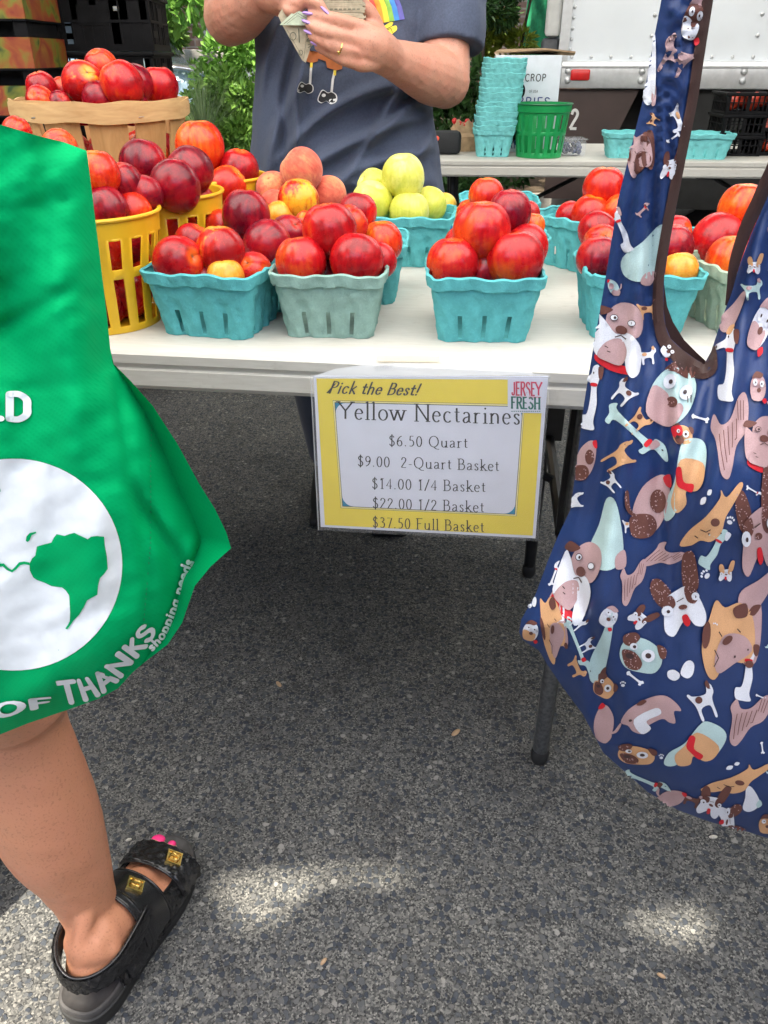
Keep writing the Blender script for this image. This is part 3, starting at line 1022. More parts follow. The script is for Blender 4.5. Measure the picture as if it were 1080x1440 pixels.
# the suture of a nectarine lies at local -x; turn it to the viewer with rz = 90 degrees
S_ = lambda tx=0., ty=0., rz=90.: (R(tx), R(ty), R(rz))
FRUIT = [
    # wooden basket
    (59, 124, 21, 1.43, 'R', 'red nectarine at the left end of the wooden basket', None),
    (57, 141, 19, 1.395, 'R', 'low red nectarine peeping over the left rim of the wooden basket', None),
    (88, 130, 19, 1.47, 'R', 'red nectarine wedged behind the flamed one in the wooden basket', None),
    (83, 145, 16, 1.40, 'D', 'dark nectarine sunk behind the rim under the flamed one in the wooden basket', None),
    (117, 116, 28, 1.44, 'M', 'red nectarine with a golden stem end, front of the wooden basket', (R(58), R(15), R(30))),
    (143, 95, 23, 1.53, 'R', 'topmost nectarine in the wooden basket, orange at one side', None),
    (172, 119, 30, 1.42, 'R', 'large plain red nectarine at the front middle of the wooden basket', S_(10, 20, 200)),
    (190, 118, 26, 1.50, 'D', 'nectarine hidden behind the large plain red one in the wooden basket', None),
    (224, 122, 26, 1.53, 'R', 'matt red nectarine at the right end of the wooden basket', S_(0, 0, 220)),
    (140, 140, 24, 1.42, 'D', 'nectarine low between the two front ones in the wooden basket', None),
    (115, 150, 24, 1.5, 'R', 'nectarine under the heap in the middle of the wooden basket', None),
    (185, 150, 24, 1.48, 'D', 'nectarine under the heap at the right of the wooden basket', None),
    # behind the green bag
    (24, 186, 20, 1.18, 'R', 'red nectarine showing just above the green bag at far left', None),
    (84, 208, 24, 1.17, 'R', 'red nectarine showing above the green bag below the wooden basket', None),
    (15, 240, 25, 1.20, 'R', 'red nectarine hidden by the green bag, left in its basket', None),
    (75, 250, 25, 1.20, 'D', 'dark nectarine hidden by the green bag in its basket', None),
    (45, 225, 24, 1.25, 'O', 'orange nectarine at the back of the basket hidden by the green bag', None),
    # nearest yellow basket
    (136, 245, 33, 1.03, 'O', 'orange and yellow nectarine beside the green bag edge, top of the nearest yellow basket', S_(0, 0, 200)),
    (174, 258, 27, 1.06, 'D', 'dark purple nectarine at the top of the nearest yellow basket', None),
    (150, 294, 30, 1.01, 'D', 'dark red nectarine at the front of the nearest yellow basket', S_(0, 30, 140)),
    (186, 298, 28, 1.045, 'O', 'dull orange nectarine at the front rim of the nearest yellow basket', None),
    (203, 275, 27, 1.08, 'D', 'crimson nectarine between the two nearer yellow baskets', None),
    (150, 362, 30, 1.01, 'O', 'nectarine seen through the upper slots of the nearest yellow basket', None),
    (183, 368, 28, 1.05, 'O', 'nectarine at the right behind the slots of the nearest yellow basket', None),
    (148, 430, 29, 1.0, 'D', 'nectarine at the bottom of the nearest yellow basket', None),
    (180, 425, 26, 1.04, 'O', 'orange nectarine seen through the lower slots of the nearest yellow basket', None),
    (110, 300, 32, 1.0, 'R', 'nectarine hidden by the green bag in the nearest yellow basket', None),
    # second yellow basket
    (201, 229, 32, 1.21, 'D', 'glossy dark red nectarine at the back of the middle yellow basket', None),
    (246, 262, 36, 1.13, 'D', 'big crimson nectarine on the front rim of the middle yellow basket', S_(20, 75, 60)),
    (267, 240, 33, 1.19, 'D', 'purple nectarine behind the big crimson one in the middle yellow basket', None),
    (280, 282, 22, 1.20, 'O', 'small orange nectarine at the right rim of the middle yellow basket', None),
    (232, 330, 25, 1.19, 'D', 'nectarine behind the slots of the middle yellow basket', None),
    (258, 322, 22, 1.2, 'D', 'nectarine low inside the middle yellow basket at right', None),
    # third yellow basket
    (281, 206, 34, 1.37, 'O', 'tall orange-red nectarine on top of the farthest yellow basket', S_(0, 0, 250)),
    (336, 240, 28, 1.38, 'R', 'scarlet nectarine with a deep crease at the right of the farthest yellow basket', S_(10, -10, 100)),
    (319, 262, 27, 1.31, 'O', 'orange nectarine on the front rim of the farthest yellow basket', S_(50, 0, 80)),
    (300, 275, 24, 1.36, 'D', 'nectarine low inside the farthest yellow basket', None),
    # turned teal basket
    (250, 368, 35, .962, 'R', 'red nectarine lying at the left of the turned teal basket', S_(70, 0, 60)),
    (310, 352, 34, .985, 'M', 'orange-flamed nectarine on top of the turned teal basket', S_(5, 0, 135)),
    (270, 341, 25, 1.035, 'R', 'red nectarine at the back of the turned teal basket', None),
    (317, 388, 26, .962, 'Y', 'golden nectarine low at the front of the turned teal basket', S_(0, 0, 260)),
    (357, 380, 25, .995, 'R', 'red nectarine at the right corner of the turned teal basket', None),
    (285, 395, 26, .975, 'D', 'nectarine in the shadow under the heap of the turned teal basket', None),
    # dark basket behind
    (346, 302, 34, 1.10, 'D', 'very dark crimson nectarine topping the basket behind the turned teal one', S_(5, 5, 95)),
    (376, 343, 33, 1.06, 'D', 'dark nectarine on its side at the front of the basket behind the turned teal one', S_(20, 70, 70)),
    (405, 328, 25, 1.11, 'D', 'crimson nectarine at the right of the basket behind the turned teal one', None),
    (345, 350, 28, 1.12, 'D', 'nectarine low in the basket behind the turned teal one', None),
    (311, 318, 22, 1.15, 'O', 'orange nectarine barely showing left of the very dark crimson one', None),
    # peaches
    (424, 239, 30, 1.28, 'P', 'fuzzy pink peach at the very top of its basket', None),
    (384, 266, 24, 1.31, 'P', 'fuzzy peach at the left of the peach heap', None),
    (462, 274, 25, 1.30, 'P', 'fuzzy peach at the right of the peach heap', None),
    (387, 291, 23, 1.27, 'P', 'fuzzy peach low at the left of the peach heap', None),
    (420, 281, 29, 1.20, 'M', 'red and yellow nectarine resting in front of the peaches', S_(0, 0, 300)),
    (393, 303, 20, 1.18, 'Y', 'yellow-orange nectarine below the peaches', None),
    (431, 314, 17, 1.14, 'O', 'small orange nectarine between the dark heap and the big top nectarine', None),
    (425, 300, 26, 1.26, 'P', 'peach inside the heap behind the red and yellow nectarine', None),
    # basket behind grey
    (537, 341, 29, 1.06, 'O', 'orange nectarine with golden freckles at the right behind the grey-green basket', S_(0, 0, 210)),
    (503, 299, 27, 1.09, 'R', 'bright red nectarine behind the big topmost one of the grey-green basket', S_(0, 15, 70)),
    (470, 330, 27, 1.10, 'R', 'nectarine hidden behind the top of the grey-green basket', None),
    (500, 350, 27, 1.10, 'D', 'nectarine low in the basket behind the grey-green one', None),
    # grey basket
    (464, 324, 38, .985, 'R', 'big bright red nectarine crowning the grey-green basket', S_(0, 8, 148)),
    (424, 369, 35, .958, 'R', 'red nectarine at the left front of the grey-green basket', S_(10, 0, 220)),
    (501, 366, 38, .955, 'R', 'crimson creased nectarine at the right front of the grey-green basket', S_(15, 10, 118)),
    (534, 366, 24, 1.0, 'R', 'small red nectarine at the right rim of the grey-green basket', None),
    (490, 318, 27, 1.035, 'R', 'red nectarine leaning behind the big one crowning the grey-green basket', None),
    (455, 385, 26, 1.0, 'D', 'nectarine deep in the middle of the grey-green basket', None),
    # apples
    (567, 250, 31, 1.40, 'G', 'yellow-green apple on top of the apple heap', (R(12), R(-8), 0)),
    (575, 299, 29, 1.37, 'G', 'yellow-green apple at the front rim of the apple basket', (R(-5), R(5), 1)),
    (522, 287, 30, 1.39, 'G', 'yellow-green apple at the left of the apple basket', (R(10), R(-20), 2)),
    (526, 262, 23, 1.46, 'G', 'yellow-green apple at the back left of the apple basket', None),
    (604, 289, 24, 1.43, 'G', 'yellow-green apple at the right end of the apple basket', (R(30), R(30), 2)),
    (550, 290, 24, 1.43, 'G', 'yellow-green apple in the middle under the top apple', None),
    # lone basket
    (678, 325, 40, .985, 'R', 'large wet red nectarine topping the lone teal basket', S_(0, 0, 215)),
    (637, 372, 36, .962, 'R', 'red nectarine at the left front of the lone teal basket', S_(0, 0, 200)),
    (725, 365, 39, .958, 'R', 'red nectarine with yellow dots at the right front of the lone teal basket', S_(15, 10, 200)),
    (717, 298, 30, 1.04, 'D', 'dark red creased nectarine behind the top one of the lone teal basket', S_(0, 0, 118)),
    (741, 347, 30, 1.015, 'R', 'red nectarine peeping over the right front one of the lone teal basket', S_(0, 30, 90)),
    (680, 381, 26, .975, 'D', 'nectarine in the gap between the two front ones of the lone teal basket', None),
    (650, 345, 26, 1.03, 'R', 'nectarine hidden at the back left of the lone teal basket', None),
    # behind lone
    (684, 275, 25, 1.16, 'O', 'orange nectarine at the back of the file behind the lone basket', S_(0, 0, 130)),
    (742, 300, 17, 1.14, 'D', 'small dark nectarine at the back right of the file behind the lone basket', None),
    (749, 317, 17, 1.09, 'O', 'small orange nectarine at the right of the file behind the lone basket', None),
    (712, 330, 24, 1.10, 'D', 'nectarine low in the second basket of the file behind the lone one', None),
    (660, 300, 18, 1.2, 'R', 'nectarine low in the farthest basket of the file behind the lone one', None),
    # right-hand groups
    (849, 264, 29, 1.37, 'O', 'orange nectarine on top of the long-side basket left of the bag strap', S_(0, 0, 75)),
    (801, 303, 19, 1.36, 'R', 'small red nectarine at the left corner of the long-side basket', None),
    (829, 303, 27, 1.34, 'O', 'orange nectarine in the middle of the long-side basket', S_(10, 0, 60)),
    (839, 324, 26, 1.26, 'R', 'red nectarine toward the near end of the long-side basket', S_(0, 40, 60)),
    (846, 342, 25, 1.22, 'R', 'red nectarine at the near corner of the long-side basket', None),
    (870, 298, 23, 1.33, 'O', 'orange nectarine half behind the bag strap in the long-side basket', None),
    (842, 363, 31, .975, 'D', 'dark red nectarine left of the bag strap in the front-row basket', S_(0, 10, 130)),
    (900, 350, 34, 1.0, 'R', 'nectarine behind the bag strap topping its front-row basket', None),
    (943, 347, 32, 1.03, 'D', 'dark nectarine right of the bag strap in the front-row basket', S_(0, 0, 130)),
    (955, 381, 26, .965, 'Y', 'golden orange nectarine right of the bag strap at the basket rim', S_(20, 0, 200)),
    (899, 385, 30, .95, 'O', 'nectarine behind the bag strap at the front of its basket', None),
    (949, 326, 22, 1.1, 'R', 'red nectarine farther back seen just right of the bag strap', None),
    (1044, 293, 33, 1.13, 'O', 'large orange-red nectarine on top at the far right', S_(0, 0, 200)),
    (1008, 338, 36, 1.09, 'R', 'wide red nectarine at the left of the far right baskets', S_(40, 30, 90)),
    (1040, 327, 25, 1.16, 'R', 'red creased nectarine under the large orange-red one at the far right', S_(0, 20, 100)),
    (1026, 366, 33, 1.02, 'O', 'orange nectarine at the front of the pale green basket', S_(0, 0, 220)),
    (1085, 340, 34, 1.05, 'O', 'nectarine at the right of the pale green basket beside the bag handle', None),
    (1075, 385, 32, 1.0, 'R', 'nectarine low in the pale green basket behind the bag handle', None),
    (985, 365, 26, 1.12, 'R', 'nectarine at the left of the basket behind the pale green one', None),
]
for a in FRUIT: fruit(*a)
for c, nm, n_ in ((YA, 'nearest', 10), (YB, 'middle', 8)):      # what shows between the slats
    for k in range(n_):
        o = bpy.data.objects.new('nectarine', FM['DRO'[k % 3]][k % 3]); COL.objects.link(o)
        a_ = 2 * math.pi * (k % 5) / 5 - 1.4 + .5 * (k // 5)
        o.location = (c.x + .037 * math.cos(a_), c.y + .037 * math.sin(a_), .778 + .062 * (k // 5)); o.scale = (.86,) * 3
        o.rotation_euler = (k * 1.3, k * .7, k)
        tag(o, 'nectarine half seen between the lower slats of the %s yellow basket' % nm, 'nectarine', 'nectarines inside the %s yellow basket' % nm)

for k in range(16):
    o = bpy.data.objects.new('nectarine', FM['DR'[k % 2]][k % 3]); COL.objects.link(o)
    a_ = 2 * math.pi * (k % 8) / 8 + .3 * (k // 8)
    o.location = (WB.x + (.074 + .016 * (k // 8)) * math.cos(a_), WB.y + (.074 + .016 * (k // 8)) * math.sin(a_), .815 + .085 * (k // 8)); o.scale = (1.0,) * 3
    o.rotation_euler = (k * 1.3, k * .7, k)
    tag(o, 'nectarine inside the wooden basket, showing only as dark red between the staves', 'nectarine', 'nectarines inside the wooden basket')

# small blue carton of yellow plums near the rear edge of the table
p = U(622, 338, Z=.742)
tr = empty('blue_tray', (p.x + .005, p.y + .05, .7405))
m = MB()
for c, d in (((0, -.04, .018), (.11, .003, .036)), ((0, .04, .018), (.11, .003, .036)), ((-.0535, 0, .018), (.003, .077, .036)), ((.0535, 0, .018), (.003, .077, .036)), ((0, 0, .002), (.104, .077, .004))): m.box(c, d)
m.build('tray_wall', plain('card_blue', (.02, .13, .45), .5), tr, smooth=False)
tag(tr, 'shallow blue card tray of yellow plums behind the apple basket', 'tray')
for k, (dx, dy, dz, w) in enumerate(((-.02, -.015, .03, 'left one'), (.022, -.012, .03, 'right one'), (.0, .015, .052, 'topmost one'))):
    o = bpy.data.objects.new('plum', FM['T'][k % 3]); COL.objects.link(o)
    o.location = (tr.location.x + dx, tr.location.y + dy, .742 + dz); o.scale = (.72,) * 3; o.rotation_euler = (k, 1, k * 2)
    tag(o, 'small yellow plum in the shallow blue tray, ' + w, 'plum', 'yellow plums')

# ------------------------------------------------------------------ tarps and a van added out of view to block low and side light
MT['tarp'] = plain('tarp_dark_green', (.02, .05, .035), .6, var=.2, vs=4, bump=.3, bs=20, bd=.01)
for sx, lab in ((-2.86, 'unseen dark green sheet added along the left side to block light'), (2.86, 'unseen dark green sheet added along the right side to block light')):
    v, f = [], []
    for j in range(13):
        for i in range(61):
            y = -.3 + 3.9 * i / 60
            v.append((sx + .025 * math.sin(i * .9) * (1 - j / 14), y, .03 + 2.36 * j / 12))
    for j in range(12):
        for i in range(60): f.append((j * 61 + i, j * 61 + i + 1, (j + 1) * 61 + i + 1, (j + 1) * 61 + i))
    tag(mk('added_tarp', v, f, MT['tarp']), lab, 'added_tarp')
v, f = [], []  # sheet added over the rear canopy to darken the ground under the table
for j in range(25):
    for i in range(41):
        x, t = -2.95 + 5.9 * i / 40, j / 24
        y = 1.75 + 1.55 * t
        ty, tx = (y + .5) / 4.6, (x + 2.9) / 5.8
        v.append((x, y, 2.40 + .8 * (1 - max(abs(2 * ty - 1), abs(2 * tx - 1))) + .035 + .01 * math.sin(i * .7 + j)))
for j in range(24):
    for i in range(40): f.append((j * 41 + i, j * 41 + i + 1, (j + 1) * 41 + i + 1, (j + 1) * 41 + i))
tag(mk('added_tarp', v, f, MT['tarp']), 'unseen dark green sheet added over the rear canopy to dim its light', 'added_tarp')
root = empty('added_van', (0.4, -3.6, 0))  # added van, unseen, blocks low light from behind the viewer
m = MB(); m.box((0, 0, 1.35), (5.2, 1.9, 1.9), bev=.15); m.box((3.0, 0, .95), (1.3, 1.8, 1.1), bev=.2)
m.build('body', plain('paint_van_blue', (.03, .05, .09), .35), root)
for wx in (-1.6, 2.6):
    for wy in (-.95, .95):
        m = MB(); m.tube([(wx, wy - .1, .34), (wx, wy + .1, .34)], [.34, .34], 24, caps=False); m.build('wheel', MT['rubber'], root)
tag(root, 'unseen dark blue van added behind the shoppers to block low light', 'van')

# ------------------------------------------------------------------ house rows added behind and beside the viewer to block low sky
for nm, c, d2_ in (('unseen brick house row added behind the shoppers to block low sky', (0, -19, 3.2), (40, 6, 6.4)), ('unseen brick house row added at the left to block low sky', (-12, 6, 4), (5, 28, 8)), ('unseen brick house row added at the right to block low sky', (12.5, 6, 4), (5, 28, 8))):
    root = empty('brick_house', (c[0], c[1], 0))
    m = MB(); m.box((0, 0, c[2]), d2_)
    m.build('wall', MT['brick'], root, smooth=False)
    m = MB(); m.box((0, 0, d2_[2] + .13), (d2_[0] + .5, d2_[1] + .5, .25)); m.build('roof', MT['rubber'], root, smooth=False)
    lx = d2_[0] > d2_[1]
    n_ = int((d2_[0] if lx else d2_[1]) / 3)
    sd = 1 if c[0] <= 0 else -1
    for k in range(n_):
        a = -(d2_[0] if lx else d2_[1]) / 2 + 1.5 + 3 * k
        for z in (1.8, 4.9):
            m = MB()
            if lx: m.box((a, d2_[1] / 2 + .01, z), (1.0, .06, 1.6))
            else: m.box((sd * (d2_[0] / 2 + .01), a, z), (.06, 1.0, 1.6))
            m.build('window', MT['glass'], root, smooth=False)
    tag(root, nm, 'house')

# ------------------------------------------------------------------ lettering drawn with a pen
def L(*a): return [(a[i], a[i + 1]) for i in range(0, len(a), 2)]
def arc(cx, cy, rx, ry, a0, a1, n=16): return [(cx + rx * math.cos(R(a0 + (a1 - a0) * k / n)), cy + ry * math.sin(R(a0 + (a1 - a0) * k / n))) for k in range(n + 1)]
def sm(*a): return [tuple(p) for p in catmull(L(*a), 5)]
def dot(x, y, r=.055): return ('dot', x, y, r)


GL = {
 'Y': (.80, [L(0, 1, .4, .48), L(.8, 1, .4, .48), L(.4, .5, .4, 0)]),
 'e': (.50, [L(.07, .34, .43, .34), arc(.25, .3, .2, .31, 10, 318)]),
 'l': (.24, [L(.12, 1.05, .12, 0)]),
 'o': (.58, [arc(.29, .3, .23, .31, 0, 360)]),
 'w': (.84, [L(.02, .6, .22, 0), L(.22, 0, .41, .6), L(.41, .6, .62, 0), L(.62, 0, .80, .6)]),
 'N': (.88, [L(.12, 0, .12, 1), L(.10, 1, .76, 0), L(.76, 0, .76, 1)]),
 'c': (.50, [arc(.27, .3, .21, .31, 48, 318)]),
 't': (.36, [sm(.16, .84, .16, .2, .2, .04, .33, .05), L(.03, .6, .32, .6)]),
 'a': (.52, [sm(.08, .5, .15, .59, .28, .6, .38, .48, .38, .1, .48, .02), sm(.38, .36, .16, .28, .07, .14, .13, .01, .25, .02, .38, .14)]),
 'r': (.42, [L(.11, .6, .11, 0), sm(.11, .42, .22, .57, .38, .57)]),
 'i': (.26, [L(.13, .6, .13, 0), dot(.13, .86)]),
 'n': (.60, [L(.11, .6, .11, 0), sm(.11, .42, .24, .58, .38, .57, .47, .42, .47, 0)]),
 's': (.42, [sm(.34, .5, .25, .6, .12, .57, .09, .45, .2, .33, .32, .2, .3, .05, .17, 0, .06, .11)]),
 '$': (.52, [sm(.42, .78, .32, .93, .16, .9, .09, .72, .22, .55, .38, .42, .44, .22, .34, .04, .18, .02, .06, .18), L(.25, 1.08, .25, -.12)]),
 '6': (.52, [sm(.42, .94, .22, .78, .08, .45, .1, .15, .25, 0, .4, .1, .44, .3, .34, .5, .2, .5, .1, .38)]),
 '9': (.52, [sm(.1, .01, .3, .17, .44, .5, .42, .8, .27, .95, .12, .85, .08, .65, .18, .45, .32, .45, .42, .57)]),
 '.': (.24, [dot(.11, .04)]),
 '5': (.52, [L(.42, .95, .16, .95, .13, .55), sm(.13, .55, .28, .58, .42, .42, .42, .18, .28, .02, .1, .04)]),
 '0': (.52, [arc(.26, .47, .2, .48, 0, 360)]),
 '2': (.52, [sm(.08, .72, .14, .9, .28, .95, .42, .82, .4, .62, .22, .32, .06, .02), L(.06, .02, .46, .02)]),
 '1': (.46, [L(.24, .95, .24, 0), L(.1, .8, .24, .95)]),
 '4': (.52, [L(.35, 0, .35, .95, .04, .28, .48, .28)]),
 '3': (.52, [sm(.1, .85, .2, .95, .36, .88, .38, .7, .22, .52), sm(.22, .52, .4, .44, .44, .2, .3, .01, .07, .07)]),
 '7': (.52, [L(.06, .93, .46, .93, .2, 0)]),
 '-': (.36, [L(.05, .3, .31, .3)]),
 '/': (.42, [L(.02, -.08, .38, 1.02)]),
 'Q': (.90, [arc(.43, .5, .37, .51, 0, 360), sm(.42, .02, .62, -.17, .88, -.2)]),
 'u': (.60, [sm(.09, .6, .09, .16, .2, .01, .35, .05, .46, .2), L(.46, .6, .46, 0)]),
 'B': (.66, [L(.12, 1, .12, 0), sm(.12, 1, .36, 1, .5, .86, .48, .64, .34, .53, .12, .53), sm(.34, .53, .53, .46, .58, .22, .44, .02, .12, 0)]),
 'k': (.54, [L(.11, 1.05, .11, 0), L(.43, .6, .12, .28), L(.2, .35, .5, 0)]),
 'F': (.60, [L(.12, 1, .12, 0), L(.12, 1, .56, 1), L(.12, .53, .44, .53)]),
 'P': (.60, [L(.12, 1, .12, 0), sm(.12, 1, .38, 1, .54, .86, .5, .6, .34, .5, .12, .5)]),
 'h': (.60, [L(.11, 1.02, .11, 0), sm(.11, .42, .24, .58, .38, .57, .47, .42, .47, 0)]),
 'd': (.58, [L(.46, 1, .46, 0), arc(.27, .3, .2, .3, 30, 330)]),
 'p': (.58, [L(.11, .6, .11, -.35), arc(.3, .3, .2, .3, 150, -150)]),
 'g': (.58, [arc(.27, .3, .2, .3, 0, 360), sm(.47, .6, .47, -.1, .35, -.33, .1, -.25)]),
 'T': (.70, [L(.35, 1, .35, 0), L(.04, 1, .66, 1)]),
 'H': (.76, [L(.13, 1, .13, 0), L(.63, 1, .63, 0), L(.13, .52, .63, .52)]),
 'A': (.76, [L(.06, 0, .38, 1), L(.38, 1, .70, 0), L(.17, .34, .58, .34)]),
 'K': (.70, [L(.13, 1, .13, 0), L(.6, 1, .15, .48), L(.27, .58, .64, 0)]),
 'S': (.64, [sm(.54, .82, .4, .97, .2, .96, .1, .76, .24, .58, .46, .42, .54, .22, .4, .02, .2, .02, .07, .2)]),
 'R': (.68, [L(.12, 1, .12, 0), sm(.12, 1, .38, 1, .54, .86, .5, .62, .34, .53, .12, .53), L(.34, .53, .6, 0)]),
 'O': (.86, [arc(.43, .5, .34, .5, 0, 360)]),
 'W': (1.06, [L(.04, 1, .28, 0), L(.28, 0, .53, .9), L(.53, .9, .78, 0), L(.78, 0, 1.02, 1)]),
 'L': (.58, [L(.13, 1, .13, 0), L(.13, 0, .54, 0)]),
 'D': (.74, [L(.13, 1, .13, 0), sm(.13, 1, .4, 1, .62, .8, .64, .5, .62, .2, .4, 0, .13, 0)]),
 'C': (.74, [arc(.42, .5, .33, .5, 45, 315)]),
 'J': (.50, [sm(.36, 1, .36, .2, .26, .02, .1, .06, .05, .2)]),
 'E': (.60, [L(.12, 1, .12, 0), L(.12, 1, .54, 1), L(.12, .52, .48, .52), L(.12, 0, .54, 0)]),
 'U': (.72, [sm(.12, 1, .12, .3, .2, .05, .36, 0, .52, .05, .6, .3, .6, 1)]),
 'I': (.26, [L(.13, 1, .13, 0)]),
 '!': (.30, [L(.17, 1, .12, .3), dot(.1, .05, .07)]),
 'f': (.36, [sm(.36, .96, .24, 1.02, .16, .85, .16, 0), L(.04, .6, .32, .6)]),
 'm': (.86, [L(.11, .6, .11, 0), sm(.11, .42, .22, .58, .34, .57, .42, .42, .42, 0), sm(.42, .42, .53, .58, .65, .57, .74, .42, .74, 0)]),
 ' ': (.30, []),
}


def stroke_poly(P, thick, thin, round_=False):
    """outline of a pen stroke: thick on the downstrokes, thin across"""
    P = [np.array(p, float) for p in P]
    A, B = [], []
    n = len(P)
    closed = n > 4 and np.linalg.norm(P[0] - P[-1]) < 1e-6
    for i in range(n):
        if closed: d = P[(i + 1) % (n - 1)] - P[(i - 1) % (n - 1)]
        else: d = P[min(i + 1, n - 1)] - P[max(i - 1, 0)]
        l = np.hypot(*d)
        if l < 1e-9: d = np.array([1, 0]); l = 1
        d = d / l
        w = thin + (thick - thin) * abs(d[1]) ** 1.3
        nn = np.array([-d[1], d[0]]) * w / 2
        A.append(P[i] + nn); B.append(P[i] - nn)
    quads = [[A[i], B[i], B[i + 1], A[i + 1]] for i in range(n - 1)]
    if round_:
        for p in (P[0], P[-1]):
            quads.append([p + thick / 2 * np.array([math.cos(k * math.pi / 5), math.sin(k * math.pi / 5)]) for k in range(10)])
    return quads


def text_polys(txt, thick=.11, thin=.05, serif=True, slant=0, gap=.06, round_=False):
    """list of polygons in text space (cap height 1), and the total width"""
    out, x = [], 0
    for ch in txt:
        w, st = GL[ch]
        for s in st:
            if s[0] == 'dot':
                qs = [[np.array([s[1] + max(s[3], thick * .55) * math.cos(k * .785), s[2] + max(s[3], thick * .55) * math.sin(k * .785)]) for k in range(8)]]
            else:
                qs = stroke_poly(s, thick, thin, round_)
                if serif and len(s) == 2 and abs(s[0][1] - s[1][1]) > .25 and ch not in '$/':
                    for e in s:
                        other = s[1] if e is s[0] else s[0]
                        if ch in 'YwNA' and abs(e[0] - .4) < .05 and ch == 'Y': continue
                        hw = .13
                        if e[1] in (.6, 1.05) and ch not in 'wY': # flag serif
                            qs.append([np.array([e[0] - hw, e[1] - .05]), np.array([e[0], e[1] - .10]), np.array([e[0], e[1] + .02])])
                        elif ch == 'w' and e[1] == 0: pass
                        else:
                            qs.append([np.array([e[0] - hw, e[1] - thin / 2]), np.array([e[0] + hw, e[1] - thin / 2]), np.array([e[0] + hw, e[1] + thin / 2]), np.array([e[0] - hw, e[1] + thin / 2])])
            for q in qs: out.append([(p[0] + x + slant * p[1], p[1]) for p in q])
        x += w + gap
    return out, x - gap


def lay(polys, w, x0, y0, x1, y1, h, fit=True):
    """text space -> picture space: baseline from (x0,y0) to (x1,y1), cap height h"""
    dx, dy = (x1 - x0) / w, (y1 - y0) / w
    return [[(x0 + p[0] * dx + 0 * p[1], y0 + p[0] * dy - p[1] * h) for p in q] for q in polys]


class Decals:
    """flat shapes laid on a surface; fn(px, py, lift) gives the point"""
    def __init__(s, fn, batch=None): s.fn, s.mb, s.lift, s.batch = fn, MB(), 0.0, batch

    def pts(s, P, lift):
        if s.batch: return s.batch([p[0] for p in P], [p[1] for p in P], lift)
        return [s.fn(p[0], p[1], lift) for p in P]

    def poly(s, P, m, grid=None, lift=None, clip=None):
        if lift is None:
            lift = s.lift
        if len(P) < 3: return
        if grid is None and len(P) <= 10:
            s.mb.add(s.pts(P, lift), [tuple(range(len(P)))], m)
            return
        xs = [p[0] for p in P]; ys = [p[1] for p in P]
        pts = [Vector((float(p[0]), float(p[1]))) for p in P]
        np_ = len(pts)
        if grid:
            x = min(xs) + grid / 2
            PP = np.array(P)
            gx, gy = np.meshgrid(np.arange(min(xs) + grid / 2, max(xs), grid), np.arange(min(ys) + grid / 2, max(ys), grid))
            gx, gy = gx.ravel(), gy.ravel()
            if len(gx):
                ins = inside(PP, gx, gy)
                pts += [Vector((float(a), float(b))) for a, b, c in zip(gx, gy, ins) if c]
        r = delaunay_2d_cdt(pts, [], [list(range(np_))], 1, 1e-5)
        V, F = r[0], r[2]
        if clip is not None and len(F):
            cen = np.array([[sum(V[i].x for i in f) / len(f), sum(V[i].y for i in f) / len(f)] for f in F])
            ok = inside(clip, cen[:, 0], cen[:, 1])
            F = [f for f, k in zip(F, ok) if k]
        s.mb.add(s.pts(V, lift), F, m)

    def text(s, polys, m, up=0.00002):
        l = s.lift
        if s.batch:
            flat = [p for q in polys for p in q]
            V = s.pts(flat, l)
            f, n = [], 0
            for q in polys: f.append(tuple(range(n, n + len(q)))); n += len(q)
            s.mb.add(V, f, m)
            return
        for k, q in enumerate(polys): s.poly(q, m, lift=l + up * (k % 9))


def inside(P, x, y):
    P = np.asarray(P, float)
    c = np.zeros(len(x), bool)
    n = len(P)
    j = n - 1
    for i in range(n):
        xi, yi, xj, yj = P[i, 0], P[i, 1], P[j, 0], P[j, 1]
        if yi != yj:
            c ^= ((yi > y) != (yj > y)) & (x < (xj - xi) * (y - yi) / (yj - yi) + xi)
        j = i
    return c


# ------------------------------------------------------------------ price sign
SN = Vector((-math.sin(PSI), -math.cos(PSI), -.10)).normalized()
SP0 = U(600, 640, Y=.845)


def sgn(px, py, lift=0.0):
    a, b = (px - 540) / FPX, (py - 720) / FPX
    r = Vector((a, CP - b * SP, -SP - b * CP))
    o = Vector((0, 0, CAM_H))
    t = (SP0 - o).dot(SN) / r.dot(SN)
    return o + r * t + SN * lift


d = Decals(sgn)
MS = [MT[k] for k in ('paper', 'payellow', 'payellow2', 'ink', 'inkblue', 'inkred', 'inkgreen')]
quad = lambda a, b, c, e: [a, b, c, e]
front = [(441, 529), (771, 529), (753, 757), (451, 741)]
back = [sgn(*p, -.0006) for p in front]
fv = [sgn(*p, 0) for p in front]
d.mb.add(fv + back, [(0, 1, 2, 3), (7, 6, 5, 4), (0, 4, 5, 1), (1, 5, 6, 2), (2, 6, 7, 3), (3, 7, 4, 0)], 0)


def pane(P, m, lift): d.poly(P, m, lift=lift)


pane([(445, 532), (765, 534), (749, 753), (457, 738)], 1, .0003)                # yellow ground
pane([(714, 531.5), (767, 532), (764.5, 580.5), (714, 579.5)], 0, .00105)           # corner left white for the emblem
pane([(467.9, 562.7), (738.0, 568.4), (726.4, 725.6), (479.4, 714.1)], 3, .0005)       # hairline
pane([(468.3, 563.2), (737.6, 568.8), (726.0, 725.2), (479.8, 713.7)], 2, .0006)
pane([(470.5, 565.2), (735.6, 571), (724.3, 723.2), (481.6, 711.8)], 3, .0007)
pane([(471.3, 566), (734.8, 571.8), (723.6, 722.4), (482.3, 711)], 4, .0008)     # teal in the rounded corners
TLc, TRc, BRc, BLc = [np.array(p) for p in ((471.3, 566), (734.8, 571.8), (723.6, 722.4), (482.3, 711))]


